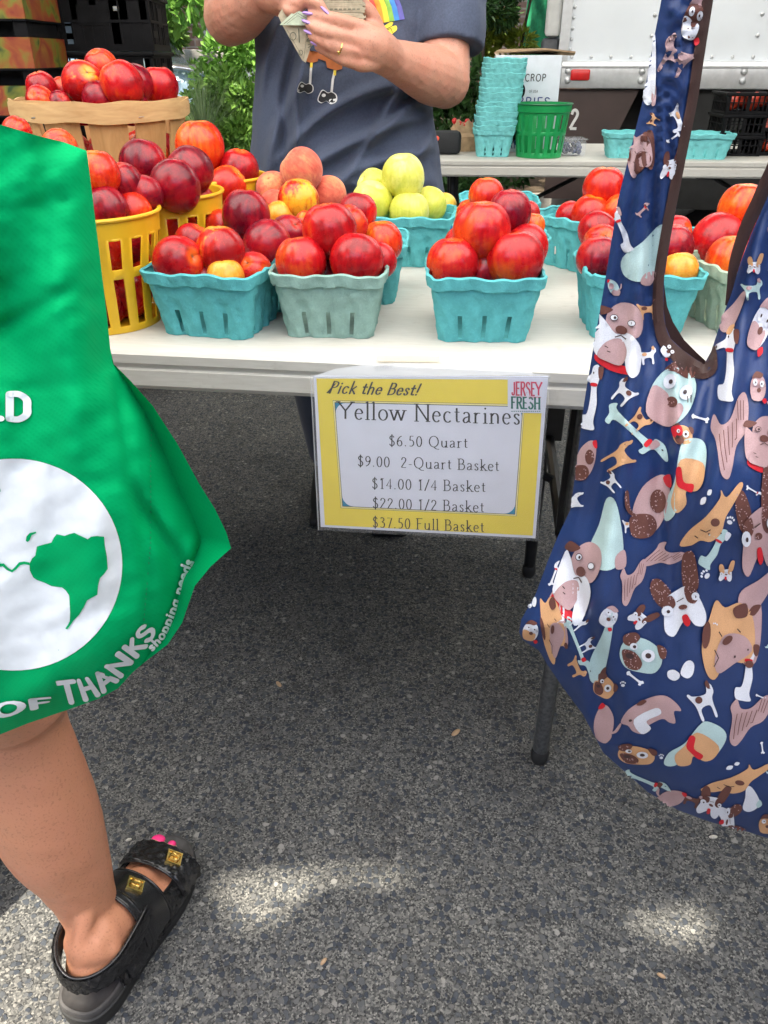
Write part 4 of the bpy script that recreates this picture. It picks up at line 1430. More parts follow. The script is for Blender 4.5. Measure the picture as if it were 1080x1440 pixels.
def rounded(c, r=15):
    out = []
    for i in range(4):
        p, a, b = c[i], c[i - 1], c[(i + 1) % 4]
        u = (a - p) / np.linalg.norm(a - p) * r; v = (b - p) / np.linalg.norm(b - p) * r
        for k in range(7):
            t = k / 6 * math.pi / 2
            out.append(tuple(p + u * (1 - math.sin(t)) + v * (1 - math.cos(t))))
    return out


d.poly(rounded([TLc, TRc, BRc, BLc]), 0, lift=.0010)
d.lift = .0013
for txt, x0, y0, x1, y1, h, tk, tn in (("Yellow Nectarines", 476, 588, 732, 596, 24, .105, .046), ("$6.50 Quart", 547, 626, 658, 629, 15, .095, .052), ("$9.00  2-Quart Basket", 503, 654.5, 702, 661.5, 15, .095, .052),
                                   ("$14.00 1/4 Basket", 523, 686, 683, 691, 15, .095, .052), ("$22.00 1/2 Basket", 524, 713.5, 681, 719.5, 15, .095, .052), ("$37.50 Full Basket", 524, 740.5, 681, 747.5, 15, .095, .052)):
    P, w = text_polys(txt, tk, tn, True, 0, .11)
    d.text(lay(P, w, x0, y0, x1, y1, h), 3)
d.lift = .0009
P, w = text_polys("Pick the Best!", .15, .075, False, .38, .10, True)
d.text(lay(P, w, 462, 552, 588, 555.5, 16), 3)
d.poly([(459, 552), (470, 540), (474, 537.5), (471, 541), (462, 552.5)], 3, lift=.0009)
d.lift = .0013
P, w = text_polys("JERSEY", .22, .12, True, 0, .03)
d.text(lay(P, w, 719.5, 554.5, 761.5, 555.5, 18), 5)
P, w = text_polys("FRESH", .22, .12, True, 0, .03)
d.text(lay(P, w, 718.5, 573, 760, 574.5, 15.5), 6)
d.poly([(718.5, 556.6), (761, 557.4), (761, 558.2), (718.5, 557.4)], 5, lift=.0013)
sx = [(740.5 + 1.5, 549), (744.5, 553), (743, 559), (747, 562), (744, 566), (739, 565), (737, 561), (741, 558), (739.5, 553)]
d.poly(sx, 0, lift=.0016)
for k in range(14): d.poly([(719 + k * 3, 577), (721 + k * 3, 577.1), (721 + k * 3, 578.2), (719 + k * 3, 578.1)], 6, lift=.0013)
sign_root = empty('price_sign', tuple(sgn(600, 640)))
bpy.context.view_layer.update()


def adopt(o, root):
    """parent a mesh built in place to its root, keeping it where it is"""
    M_ = Matrix.Translation(root.location) @ Matrix.Rotation(root.rotation_euler.z, 4, 'Z')
    o.data.transform(M_.inverted())
    o.parent = root
    return o


adopt(d.mb.build('printed_sheet', MS, smooth=False), sign_root)
m = MB()
cl = [(436.5, 527), (774.5, 527.5), (756.5, 760), (448, 744.5)]
m.add([sgn(*p, .0022) for p in cl], [(0, 1, 2, 3)])
m.add([sgn(*p, -.0012) for p in cl], [(0, 1, 2, 3)])
adopt(m.build('sleeve', MT['clear'], smooth=False), sign_root)
# frosted edge with the punched binding strip folded back over the table edge
m = MB()
st = [(441, 528.5), (470, 520.5), (520, 514.5), (560, 513.5), (600, 514), (660, 516), (748, 518), (748, 525.5), (773, 527.5)]
d2 = Decals(lambda x, y, l: sgn(x, y, l + .0005 - .00045 * max(0, 528 - y)))
holes = [arc(599.5, 520, 3, 3, 0, 360, 12)[:-1], arc(727, 523.5, 6, 3.4, 0, 360, 12)[:-1]]
pts = [Vector(p) for p in st]
loops = [list(range(len(st)))]
for h_ in holes:
    b = len(pts); pts += [Vector(p) for p in h_]; loops.append(list(range(b, b + len(h_)))[::-1])
r = delaunay_2d_cdt(pts, [], loops, 3, 1e-5)
fs = []
for f in r[2]:
    c = np.mean([[r[0][i].x, r[0][i].y] for i in f], 0)
    if not any(inside(h_, np.array([c[0]]), np.array([c[1]]))[0] for h_ in holes) and inside(st, np.array([c[0]]), np.array([c[1]]))[0]: fs.append(f)
m.add([d2.fn(p.x, p.y, 0) for p in r[0]], fs)
for a, b in (((437, 528.6), (773.5, 529.2)), ((437.5, 530), (448.5, 744))):
    P = stroke_poly([a, b], 1.6, 1.6)
    for q in P: m.add([sgn(x, y, .0026) for x, y in q], [(0, 1, 2, 3)])
adopt(m.build('binding_strip', MT['clear2'], smooth=False), sign_root)
P, w = text_polys("STAPLES", .13, .1, False, 0, .1)
d3 = Decals(lambda x, y, l: d2.fn(x, y, l + .0008)); d3.text(lay(P, w, 527, 521.5, 553, 520.5, 5), 0)
adopt(d3.mb.build('sleeve_lettering', plain('ink_grey', (.35, .36, .40), .6), smooth=False), sign_root)
m = MB()
tp = [(530, 499), (618, 501), (618, 509), (531, 508)]
m.add([U(x, y, Z=.7409) for x, y in tp], [(0, 1, 2, 3)])
adopt(m.build('tape', mat_clear('tape_clear', (.9, .84, .74), .55, .2), smooth=False), sign_root)
tag(sign_root, 'yellow and white nectarine price sheet in a clear sleeve taped to the table edge', 'price sign')

# ------------------------------------------------------------------ cloth bags
def seg_dist(P, x, y, open_=()):
    P = np.asarray(P, float)
    best = np.full(len(x), 1e9)
    for i in range(len(P)):
        if i in open_: continue
        a, b = P[i], P[(i + 1) % len(P)]
        ab = b - a
        t = np.clip(((x - a[0]) * ab[0] + (y - a[1]) * ab[1]) / max(ab @ ab, 1e-9), 0, 1)
        best = np.minimum(best, np.hypot(x - a[0] - t * ab[0], y - a[1] - t * ab[1]))
    return best


def cloth_bag(out, Yf, depth, grid):
    """front and back cloth inside an outline; Yf(py): distance of the bag's middle plane, depth(px, py, d): how far the cloth stands out"""
    P = np.array(out, float)
    # densify the rim
    D = []
    for i in range(len(P)):
        a, b = P[i], P[(i + 1) % len(P)]
        k = max(1, int(np.hypot(*(b - a)) / grid))
        for q in range(k): D.append(a + (b - a) * q / k)
    D = np.array(D)
    gx, gy = np.meshgrid(np.arange(P[:, 0].min(), P[:, 0].max(), grid), np.arange(P[:, 1].min(), P[:, 1].max(), grid))
    gx = gx + (np.arange(gx.shape[0]) % 2 * grid / 2)[:, None]
    gx, gy = gx.ravel(), gy.ravel()
    ok = inside(P, gx, gy)
    gx, gy = gx[ok], gy[ok]
    dd = seg_dist(P, gx, gy)
    ok = dd > grid * .45
    gx, gy = gx[ok], gy[ok]
    pts = [Vector((float(a), float(b))) for a, b in D] + [Vector((float(a), float(b))) for a, b in zip(gx, gy)]
    r = delaunay_2d_cdt(pts, [], [list(range(len(D)))], 1, 1e-5)
    return np.array([[v.x, v.y] for v in r[0]]), [tuple(f) for f in r[2]], len(D)


def make_bag(name, out, Yf, depth, mats, decal_fn, label, cat, grid=8, open_=()):
    V, F, nb = cloth_bag(out, Yf, depth, grid)

    def pos(x, y, side=1, lift=0.0):
        x = np.atleast_1d(np.asarray(x, float)); y = np.atleast_1d(np.asarray(y, float))
        dd = seg_dist(out, x, y, open_)
        dep = depth(x, y, dd, side)
        return [U(a, b, Y=float(Yf(a, b) - s - lift)) for a, b, s in zip(x, y, dep)]
    m = MB()
    m.add(pos(V[:, 0], V[:, 1], 1), F, 0)
    m.add(pos(V[:, 0], V[:, 1], -1), [f[::-1] for f in F], 0)
    bd = Decals(lambda x, y, l: pos(x, y, 1, l)[0], lambda x, y, l: pos(x, y, 1, l))
    decal_fn(bd)
    m.add(bd.mb.v, bd.mb.f)
    m.m[-len(bd.mb.f):] = bd.mb.m
    o = m.build(name, mats, None, True, None)
    c = Vector(U(np.mean([p[0] for p in out]), max(p[1] for p in out), Y=float(Yf(0, 900))))
    tag(o, label, cat)
    return o, pos


# --- green shopping bag
GO_ = [(-160, 130), (-60, 156), (0, 175), (50, 190), (90, 200), (122, 212), (127, 250), (133, 300), (138, 340), (144, 390), (150, 440), (155, 490), (160, 512), (183, 535), (215, 571), (250, 625), (280, 680), (302, 715), (318, 748), (325, 771),
       (296, 797), (274, 824), (265, 850), (256, 876), (236, 906), (205, 930), (186, 946), (166, 968), (140, 982), (90, 1000), (40, 1017), (0, 1033), (-60, 1050), (-160, 1078), (-300, 1085), (-390, 1050), (-440, 960), (-450, 820), (-420, 650), (-380, 480), (-350, 330), (-320, 210), (-250, 150)]


def g_depth(x, y, d, side):
    if side < 0: return -.055 * (1 - np.exp(-d / 60))
    xf = np.interp(y, [180, 480, 560, 640, 740, 830, 900, 1000], [118, 152, 160, 172, 190, 203, 200, 190])
    D = .036 * (1 - np.exp(-d / 46))
    D = D + .010 * np.exp(-((x - 95 - .12 * (y - 500)) / 42) ** 2) * sstep(y, 260, 420) * sstep(d, 0, 30)
    D = D - .012 * np.exp(-((x - 20 - .25 * (y - 480)) / 38) ** 2) * np.exp(-((y - 470) / 110) ** 2) * sstep(d, 0, 30)
    D = D + .006 * np.sin((x * .8 + y * .35) / 34) * np.exp(-((y - 400) / 150) ** 2) * sstep(d, 0, 60)
    D = D - .007 * np.exp(-((y - 430 + .55 * (x - 60)) / 12) ** 2) * sstep(d, 0, 40) * np.exp(-((x - 20) / 80) ** 2)
    # the gusset turns away to the right of the front panel's fold
    rgt = np.clip(x - xf, 0, None)
    g_ = sstep(y, 470, 560)
    D = D - g_ * (.00052 * rgt) - g_ * .006 * np.exp(-((x - xf - 7) / 9) ** 2) * sstep(d, 0, 20)
    # creases of the gusset
    D = D - .016 * np.exp(-((x - 205 - .62 * (y - 720)) / 13) ** 2) * np.exp(-((y - 745) / 48) ** 2) * sstep(d, 0, 22)
    D = D + .012 * np.exp(-((x - 272 + .25 * (y - 760)) / 12) ** 2) * np.exp(-((y - 778) / 26) ** 2) * sstep(d, 0, 14)
    D = D + .010 * np.exp(-((x - 60 - .9 * (980 - y)) / 50) ** 2) * sstep(y, 820, 960) * sstep(d, 0, 30)
    D = D + .0015 * np.sin(x / 17 + y / 41) * sstep(d, 0, 40)
    e = sstep(d, 0, 20)
    # packing creases and small crumples of the nonwoven cloth
    for yc, sl, am in ((296, -.16, .0024), (405, .10, .0016), (548, -.05, .0022), (655, .16, .0014), (905, -.3, .0016)):
        D = D - am * np.exp(-np.abs(y - yc - sl * x) / 4.5) * e
    for xc, sl, am in ((70, .03, .0018), (-60, -.02, .002)):
        D = D - am * np.exp(-np.abs(x - xc - sl * (y - 500)) / 4.5) * e
    D = D + .0011 * vnoise(np.stack([x / 21, y / 26, 0 * x], -1), 5) * e + .0006 * vnoise(np.stack([x / 8, y / 10, 0 * x], -1), 6) * e
    return D


def g_decals(b):
    b.lift = .0007
    clip = np.array(GO_)
    globe = [(20 + 152 * math.cos(t) * (1 if math.cos(t) > 0 else 1.1), 794 + (149 * math.sin(t))) for t in np.linspace(0, 2 * math.pi, 72)[:-1]]
    b.poly(globe, 1, 9, .0008)
    S = lambda L_: [(x / 2.7, 600 + y / 2.7) for x, y in L_]
    b.poly(S([(112, 520), (122, 500), (134, 490), (140, 455), (168, 447), (195, 440), (205, 420), (215, 408), (245, 415), (262, 408), (282, 403), (300, 412), (322, 422), (332, 428), (345, 418), (368, 415), (395, 418), (398, 450), (406, 495), (409, 540), (395, 560), (380, 575), (372, 605), (370, 638), (348, 650), (330, 660), (318, 685), (300, 715), (278, 738), (255, 770), (248, 766), (258, 752), (265, 738), (266, 700), (264, 660), (262, 640), (250, 622), (235, 610), (212, 608), (195, 605), (168, 592), (140, 582), (126, 572), (120, 560), (113, 545)]), 2, 9, .0016)
    b.poly(S([(100, 418), (112, 404), (136, 399), (138, 404), (120, 412), (112, 432), (104, 438), (98, 434)]), 2, None, .0016)
    b.poly(S([(-90, 440), (-40, 470), (0, 520), (14, 519), (30, 536), (45, 544), (58, 532), (72, 515), (92, 512), (112, 516), (112, 526), (92, 522), (76, 526), (62, 542), (46, 553), (26, 545), (10, 530), (-10, 534), (-60, 500)]), 2, None, .0016)
    b.poly(S([(-420, 160), (-200, 130), (-60, 190), (0, 236), (2, 246), (-20, 250), (-60, 330), (-100, 420), (-180, 400), (-300, 300)]), 2, 9, .0016)
    b.lift = .0011
    P, w = text_polys("WORLD", .24, .24, False, 0, .10, True)
    b.text(lay(P, w, -165, 583, 43, 590, 35), 1)

    def along(txt, path, h0, h1, tk, lean=0):
        P, w = text_polys(txt, tk, tk, False, 0, .09, True)
        C = catmull(path, 12)
        s = np.concatenate([[0], np.cumsum([np.hypot(*(C[i + 1] - C[i])) for i in range(len(C) - 1)])])
        out = []
        for q in P:
            Q = []
            for p in q:
                a = p[0] / w * s[-1]
                x = np.interp(a, s, [c[0] for c in C]); y = np.interp(a, s, [c[1] for c in C])
                e = 3
                tx = np.interp(a + e, s, [c[0] for c in C]) - np.interp(a - e, s, [c[0] for c in C]); ty = np.interp(a + e, s, [c[1] for c in C]) - np.interp(a - e, s, [c[1] for c in C])
                l = math.hypot(tx, ty) or 1
                h = h0 + (h1 - h0) * p[0] / w
                Q.append((x + ty / l * p[1] * h - lean * p[1] * h * tx / l, y - tx / l * p[1] * h - lean * p[1] * h * ty / l))
            out.append(Q)
        b.text(out, 1)
    b.lift = .0024
    along("OF", [(-8, 1012), (30, 1001), (74, 992)], 20, 11, .23)
    along("THANKS", [(88, 990), (130, 981), (162, 960), (186, 931), (206, 908), (220, 885)], 30, 20, .23, .1)
    b.lift = .0040
    along("shopping needs", [(214, 916), (231, 897), (243, 873), (253, 847), (262, 819), (273, 790)], 11, 15, .22)
    # stitched seam of the gusset
    b.lift = .0006
    for k in range(60):
        y = 560 + k * 7.2
        x = np.interp(y, [560, 640, 760, 900, 990], [214, 212, 212, 200, 160])
        if inside(clip, np.array([x]), np.array([y]))[0]:
            for q in stroke_poly([(x, y), (x, y + 3.2)], 1.3, 1.3): b.poly(q, 3)


MT['greendk'] = plain('thread_dark_green', (.003, .20, .07), .7)
gb, gpos = make_bag('shopping_bag', GO_, lambda x, y: .445, g_depth, [MT['greenbag'], MT['bagwhite'], MT['greenbag'], MT['greendk']], g_decals, 'bright green nonwoven shopping bag printed with a white globe at the left', 'bag', 8, (0, 1, 2, 3, len(GO_) - 1))
m = MB()
m.tube([U(-40, 168, Y=.43), U(-90, 60, Y=.43), U(-150, -120, Y=.43), U(-230, -240, Y=.44), U(-300, -120, Y=.45), U(-330, 60, Y=.45), U(-300, 180, Y=.445)], .013, 10, 0, 6, ((0, 1, 0), .25))
o = m.build('handle', MT['greenbag']); o.parent = gb

# --- navy bag with dogs
BO_ = [(978, -250), (1046, -250), (1022, -120), (1003, 0), (992, 70), (981, 141), (967, 211), (953, 281), (943, 334), (934, 390), (933, 434), (936, 458), (943, 476), (960, 492), (978, 505), (990, 512), (1000, 494), (1008, 470), (1018, 440), (1028, 414), (1040, 372), (1058, 325), (1080, 275), (1105, 200), (1122, 120), (1128, 0), (1118, -120), (1085, -250), (1150, -250), (1190, -100), (1205, 60), (1215, 220), (1250, 400), (1290, 520), (1330, 660), (1370, 800), (1390, 900), (1380, 1000), (1340, 1090), (1270, 1150), (1180, 1185), (1080, 1179), (1052, 1170), (999, 1156), (953, 1139), (911, 1114), (876, 1083), (848, 1058), (837, 1037), (820, 1005), (791, 966), (770, 935), (758, 915), (735, 900), (730, 889), (733, 871), (753, 836), (770, 790), (784, 755), (802, 717), (809, 667), (821, 569), (835, 484), (844, 435), (851, 394), (869, 281), (890, 197), (904, 141), (918, 63), (930, 0), (950, -120)]


def b_depth(x, y, d, side):
    if side < 0: return -(.05 * sstep(y, 430, 700) + .008) * (1 - np.exp(-d / 45))
    body = sstep(y, 420, 760)
    A = .012 + .052 * body
    D = A * (1 - np.exp(-d / (16 + 42 * body)))
    e = sstep(d, 0, 26)
    # folds fanning out of the two handles
    a1 = np.arctan2(x - 930, y - 60); a2 = np.arctan2(x - 1120, y - 0)
    w = sstep(x - np.interp(y, [420, 520, 640, 800, 1200], [960, 985, 955, 940, 930]), -14, 14)
    f1 = np.sin(a1 * 46 + .9 * np.sin(y / 130)) + .5 * np.sin(a1 * 91 + 1.1 + y / 210)
    f2 = np.sin(a2 * 34 + .8 * np.sin(y / 150) + .6) + .55 * np.sin(a2 * 77 + 2.0)
    amp = .0062 * sstep(y, 120, 560) * (1 - .72 * sstep(y, 800, 1120)) + .0022 * (y < 420)
    D = D + amp * e * (f1 * (1 - w) + f2 * w)
    # the right panel lies over the left one below the notch
    D = D + .022 * w * sstep(y, 440, 540) * (1 - sstep(y, 640, 860)) * sstep(d, 0, 12)
    # side fold at the lower left corner
    D = D - .012 * np.exp(-((x - 800 - .30 * (y - 800)) / 16) ** 2) * np.exp(-((y - 880) / 130) ** 2) * e
    D = D - .010 * np.exp(-((x - 838 + .02 * (y - 900)) / 12) ** 2) * np.exp(-((y - 960) / 110) ** 2) * e
    D = D + .0011 * vnoise(np.stack([x / 15, y / 30, 0 * x], -1), 15) * e + .0022 * np.exp(-np.abs(np.sin(a1 * 23 + y / 300)) / .16) * (1 - w) * e * body
    D = D + .003 * np.sin(x / 47 + y / 63) * np.sin(y / 90) * e * body
    return D


COLS = {'W': 1, 'P': 2, 'M': 3, 'T': 4, 'B': 5, 'R': 6, 'K': 7, 'C': 8}
blob = lambda cx, cy, rx, ry, rot=0, n=14: [(cx + rx * math.cos(t) * math.cos(rot) - ry * math.sin(t) * math.sin(rot), cy + rx * math.cos(t) * math.sin(rot) + ry * math.sin(t) * math.cos(rot)) for t in np.linspace(0, 2 * math.pi, n + 1)[:-1]]
cc = lambda *a: [tuple(p) for p in closed_curve(L(*a), 4)]
ln = lambda w, *a: ('line', w, L(*a))


def eyes(x1, y1, x2, y2, r=.1, w='W'):
    return [(w, blob(x1, y1, r, r)), (w, blob(x2, y2, r, r)), ('K', blob(x1 + .02, y1, r * .32, r * .32, 0, 8)), ('K', blob(x2 - .02, y2, r * .32, r * .32, 0, 8))]


def motif(k, A, B_, C_='W'):
    """a drawn dog in a unit square, y down"""
    if k == 'bulldog':
        return [('R', cc(-.46, .62, -.1, .80, .32, .84, .36, .72, -.1, .62, -.44, .46)),
                (A, cc(-.30, -.40, -.05, -.62, .28, -.58, .46, -.30, .40, .05, .0, .12, -.30, -.05)), (B_, cc(-.30, -.50, -.52, -.52, -.60, -.38, -.40, -.34, -.2, -.45)),
                (C_, cc(-.55, -.30, -.38, -.26, -.1, .02, .1, -.02, .30, .06, .48, .30, .50, .75, .36, .90, .22, .78, .10, .44, -.2, .55, -.52, .42)),
                (A, cc(-.44, .50, -.28, .22, .02, .12, .18, .36, .10, .66, -.2, .62)), ('B', blob(.02, -.06, .13, .09, .2)),
                ('K', blob(-.16, -.30, .09, .07)), (C_, blob(-.16, -.30, .075, .055)), ('K', blob(.22, -.22, .09, .07)), (C_, blob(.22, -.22, .075, .055)), ('K', blob(-.14, -.30, .03, .03)), ('K', blob(.2, -.22, .03, .03)),
                ('K', ln(.02, -.1, .1, .02, .05, .14, .12)), ('K', ln(.015, -.3, .3, -.22, .33)), ('K', ln(.015, -.24, .4, -.16, .42))]
    if k == 'face':
        return [(A, cc(-.34, -.34, .02, -.50, .36, -.34, .46, .08, .30, .42, .0, .52, -.32, .42, -.46, .05)), (B_, cc(-.36, -.36, -.10, -.62, .30, -.52, .16, -.36, -.12, -.38)), (C_, cc(-.44, -.02, -.1, .0, .06, .16, .22, .06, .34, .16, .26, .46, .0, .52, -.36, .42)),
                ('B', blob(.05, .10, .12, .09)), ('R', cc(.26, .48, .42, .40, .52, .52, .40, .62, .30, .56))] + eyes(-.16, -.2, .24, -.14, .13, 'W') + [('K', ln(.015, .3, -.1, .36, .0)), ('K', ln(.015, .35, -.14, .42, -.02))]
    if k == 'frenchie':
        return [(B_, cc(-.48, -.50, -.30, -.48, -.12, -.16, -.22, .1, -.42, .02, -.54, -.28)), (B_, cc(.18, -.86, .34, -.98, .44, -.86, .44, -.3, .3, -.14, .12, -.28)),
                (C_, cc(-.30, -.06, .0, -.24, .2, -.28, .38, -.1, .50, .30, .44, .54, .26, .52, .14, .36, .0, .44, -.2, .68, -.36, .56, -.34, .24)),
                (B_, cc(.14, -.26, .3, -.3, .4, -.06, .3, .08, .16, .0)), (B_, cc(-.34, -.04, -.14, -.14, -.08, .06, -.26, .16)), ('R', cc(.02, .30, .12, .28, .17, .44, .10, .52, .03, .44)), ('B', blob(.06, .12, .09, .05)),
                ('W', blob(-.26, .16, .12, .11)), ('K', blob(-.24, .17, .035, .035)), ('W', blob(.34, -.06, .08, .08)), ('K', blob(.33, -.05, .03, .03)), ('K', ln(.015, -.05, .0, .1, -.06))]
    if k == 'pug':
        return [(A, cc(-.44, -.26, -.1, -.42, .3, -.30, .5, .02, .40, .36, .06, .44, -.3, .40, -.5, .1)), (B_, cc(-.5, -.38, -.26, -.52, -.12, -.40, -.28, -.16, -.46, -.18)), (B_, cc(.30, -.34, .52, -.30, .56, -.08, .44, -.04)), ('B', cc(-.46, .0, -.16, -.02, .06, .2, .0, .40, -.28, .38)),
                ('K', blob(-.26, .1, .10, .07))] + [('W', blob(.16, -.02, .16, .16)), ('K', blob(.16, -.02, .07, .07)), ('W', blob(-.22, -.16, .09, .09)), ('K', blob(-.2, -.16, .04, .04))]
    if k == 'stand':
        return [(A, cc(-.42, -.30, -.28, -.20, .20, -.16, .34, -.40, .50, -.36, .52, -.16, .40, -.02, .36, .16, .36, .50, .26, .52, .22, .18, -.14, .20, -.18, .50, -.28, .50, -.30, .16, -.36, -.02, -.50, -.26)), (B_, cc(.30, -.42, .42, -.50, .46, -.32, .36, -.26)), (B_, blob(-.12, -.06, .14, .10)), ('K', blob(.43, -.26, .02, .02, 0, 8))]
    if k == 'long':
        return [(A, cc(-.52, -.06, -.44, -.22, -.36, -.08, .22, -.06, .30, -.20, .46, -.22, .62, -.02, .60, .06, .40, .02, .34, .10, .30, .30, .22, .30, .20, .12, -.30, .12, -.34, .30, -.42, .30, -.44, .10)), (B_, cc(.30, -.18, .40, -.16, .36, .06, .28, .02)), ('R', cc(.22, -.08, .28, -.10, .28, .10, .22, .10)), ('K', blob(.47, -.10, .018, .018, 0, 8))]
    if k == 'sit':
        return [(A, cc(-.10, -.62, .10, -.66, .20, -.46, .14, -.20, .22, .10, .18, .44, .26, .60, -.02, .62, -.26, .58, -.30, .36, -.10, .30, -.06, -.06, -.14, -.30, -.46, -.26, -.48, -.34, -.16, -.46)), (B_, cc(.10, -.62, .30, -.62, .28, -.40, .16, -.42)), ('R', cc(-.10, -.30, .12, -.30, .12, -.24, -.10, -.24)), ('K', blob(-.06, -.50, .025, .025, 0, 8)), ('K', blob(-.46, -.31, .03, .03, 0, 8))]
    if k == 'rump':
        return [(A, cc(-.30, .10, -.10, -.30, .24, -.50, .42, -.40, .40, .0, .24, .34, .02, .50, -.24, .46)), (B_, cc(-.34, .20, .05, .16, .18, .36, .02, .54, -.30, .52)), (B_, blob(.20, -.06, .16, .20)), (B_, cc(-.44, -.20, -.38, -.22, -.34, .06, -.24, .16, -.32, .18, -.44, .04)), ('R', cc(.30, -.46, .44, -.50, .46, -.30, .36, -.32))]
    if k == 'yoga':
        return [(A, cc(-.56, .46, -.40, .22, -.10, -.02, .14, -.32, .16, -.46, .26, -.34, .48, -.58, .54, -.52, .36, -.20, .24, .0, .16, .26, -.02, .40, -.2, .38, -.36, .46)), ('B', blob(.06, .08, .08, .07)), ('K', ln(.014, -.2, .2, -.1, .24, -.02, .2)), ('K', ln(.014, -.3, .3, -.24, .34)), ('W', cc(-.18, -.32, -.10, -.34, -.12, -.24, -.2, -.22)), ('W', cc(-.06, -.46, .0, -.46, -.02, -.38, -.08, -.38))]
    if k == 'shaggy':
        return [(A, cc(-.44, -.10, -.36, -.28, -.20, -.14, .02, -.22, .20, -.50, .36, -.56, .44, -.36, .38, -.06, .16, .14, .06, .44, -.04, .58, -.20, .50, -.28, .20, -.34, .04))] + [('B', ln(.014, -.24 + .1 * q, -.02 - .05 * q, -.2 + .09 * q, .2 - .04 * q, -.12 + .06 * q, .46 - .1 * q)) for q in range(5)] + [('B', ln(.012, .18 + .07 * q, -.46, .2 + .06 * q, -.2)) for q in range(3)]
    if k == 'bone':
        return [(C_, cc(-.50, -.22, -.38, -.34, -.26, -.20, .26, .04, .42, .0, .50, .14, .40, .22, .38, .34, .24, .32, .22, .18, -.30, -.06, -.44, -.04))]
    if k == 'hearts':
        return [(C_, cc(.0, .1, .14, -.34, .36, -.46, .50, -.26, .44, .14, .24, .30)), (C_, cc(-.04, .10, -.24, -.06, -.46, .0, -.46, .26, -.24, .40, -.06, .30))]
    if k == 'paw':
        return [(C_, blob(0, .18, .26, .2))] + [(C_, blob(-.32 + .21 * q, -.16 - .14 * (q in (1, 2)), .09, .12)) for q in range(4)]
    if k == 'blob':
        return [(A, cc(-.26, .46, -.36, .20, -.10, -.16, .10, -.52, .26, -.46, .30, .0, .24, .38, .0, .52)), (B_, cc(.12, .34, .30, .26, .28, .50, .10, .52))]
    if k == 'duo':
        return [(A, cc(-.10, -.52, .22, -.54, .36, -.40, .34, -.06, .22, .10, -.02, .14, -.22, .46, -.40, .52, -.42, .30, -.26, .02, -.20, -.36)), (B_, cc(-.16, -.26, .30, -.24, .34, -.02, .22, .12, .0, .14, .02, .30, -.16, .42, -.30, .30, -.24, .06)), ('R', cc(-.24, -.14, -.14, -.16, -.06, .02, .14, .04, .12, .14, -.04, .12, -.2, .06))]
    if k == 'bear':
        return [(B_, cc(.06, -.40, .44, -.52, .54, -.10, .50, .30, .30, .34, .1, .0)), (A, cc(-.34, -.20, -.26, -.44, -.10, -.36, .14, -.44, .36, -.30, .46, .10, .34, .32, .02, .34, -.14, .58, -.30, .50, -.42, .16)), (B_, cc(-.06, .0, .26, -.02, .42, .16, .14, .36, -.10, .50, -.18, .3)), ('B', cc(.04, -.36, .24, -.44, .28, -.28, .1, -.24)), ('B', blob(-.36, .02, .07, .18)), ('B', blob(.0, .06, .09, .05, -.6)), ('B', blob(.40, .34, .07, .05)), ('K', ln(.014, -.16, -.04, -.1, .02)), ('K', ln(.014, .14, -.1, .2, -.06)), ('K', ln(.014, -.2, .2, -.12, .3, -.18, .42))]
    if k == 'cow':
        return [(A, cc(-.52, -.02, -.34, -.26, .0, -.40, .28, -.38, .44, -.16, .50, .06, .38, .04, .36, .30, .26, .26, .16, .14, -.1, .22, -.22, .36, -.36, .26, -.42, .10)), (C_, cc(-.30, .0, .1, -.14, .16, .02, -.1, .10, -.06, .30, -.24, .36)), ('B', cc(-.2, -.32, -.08, -.40, -.02, -.34, -.12, -.28)), ('K', blob(-.36, .0, .03, .03, 0, 8))]
    return []


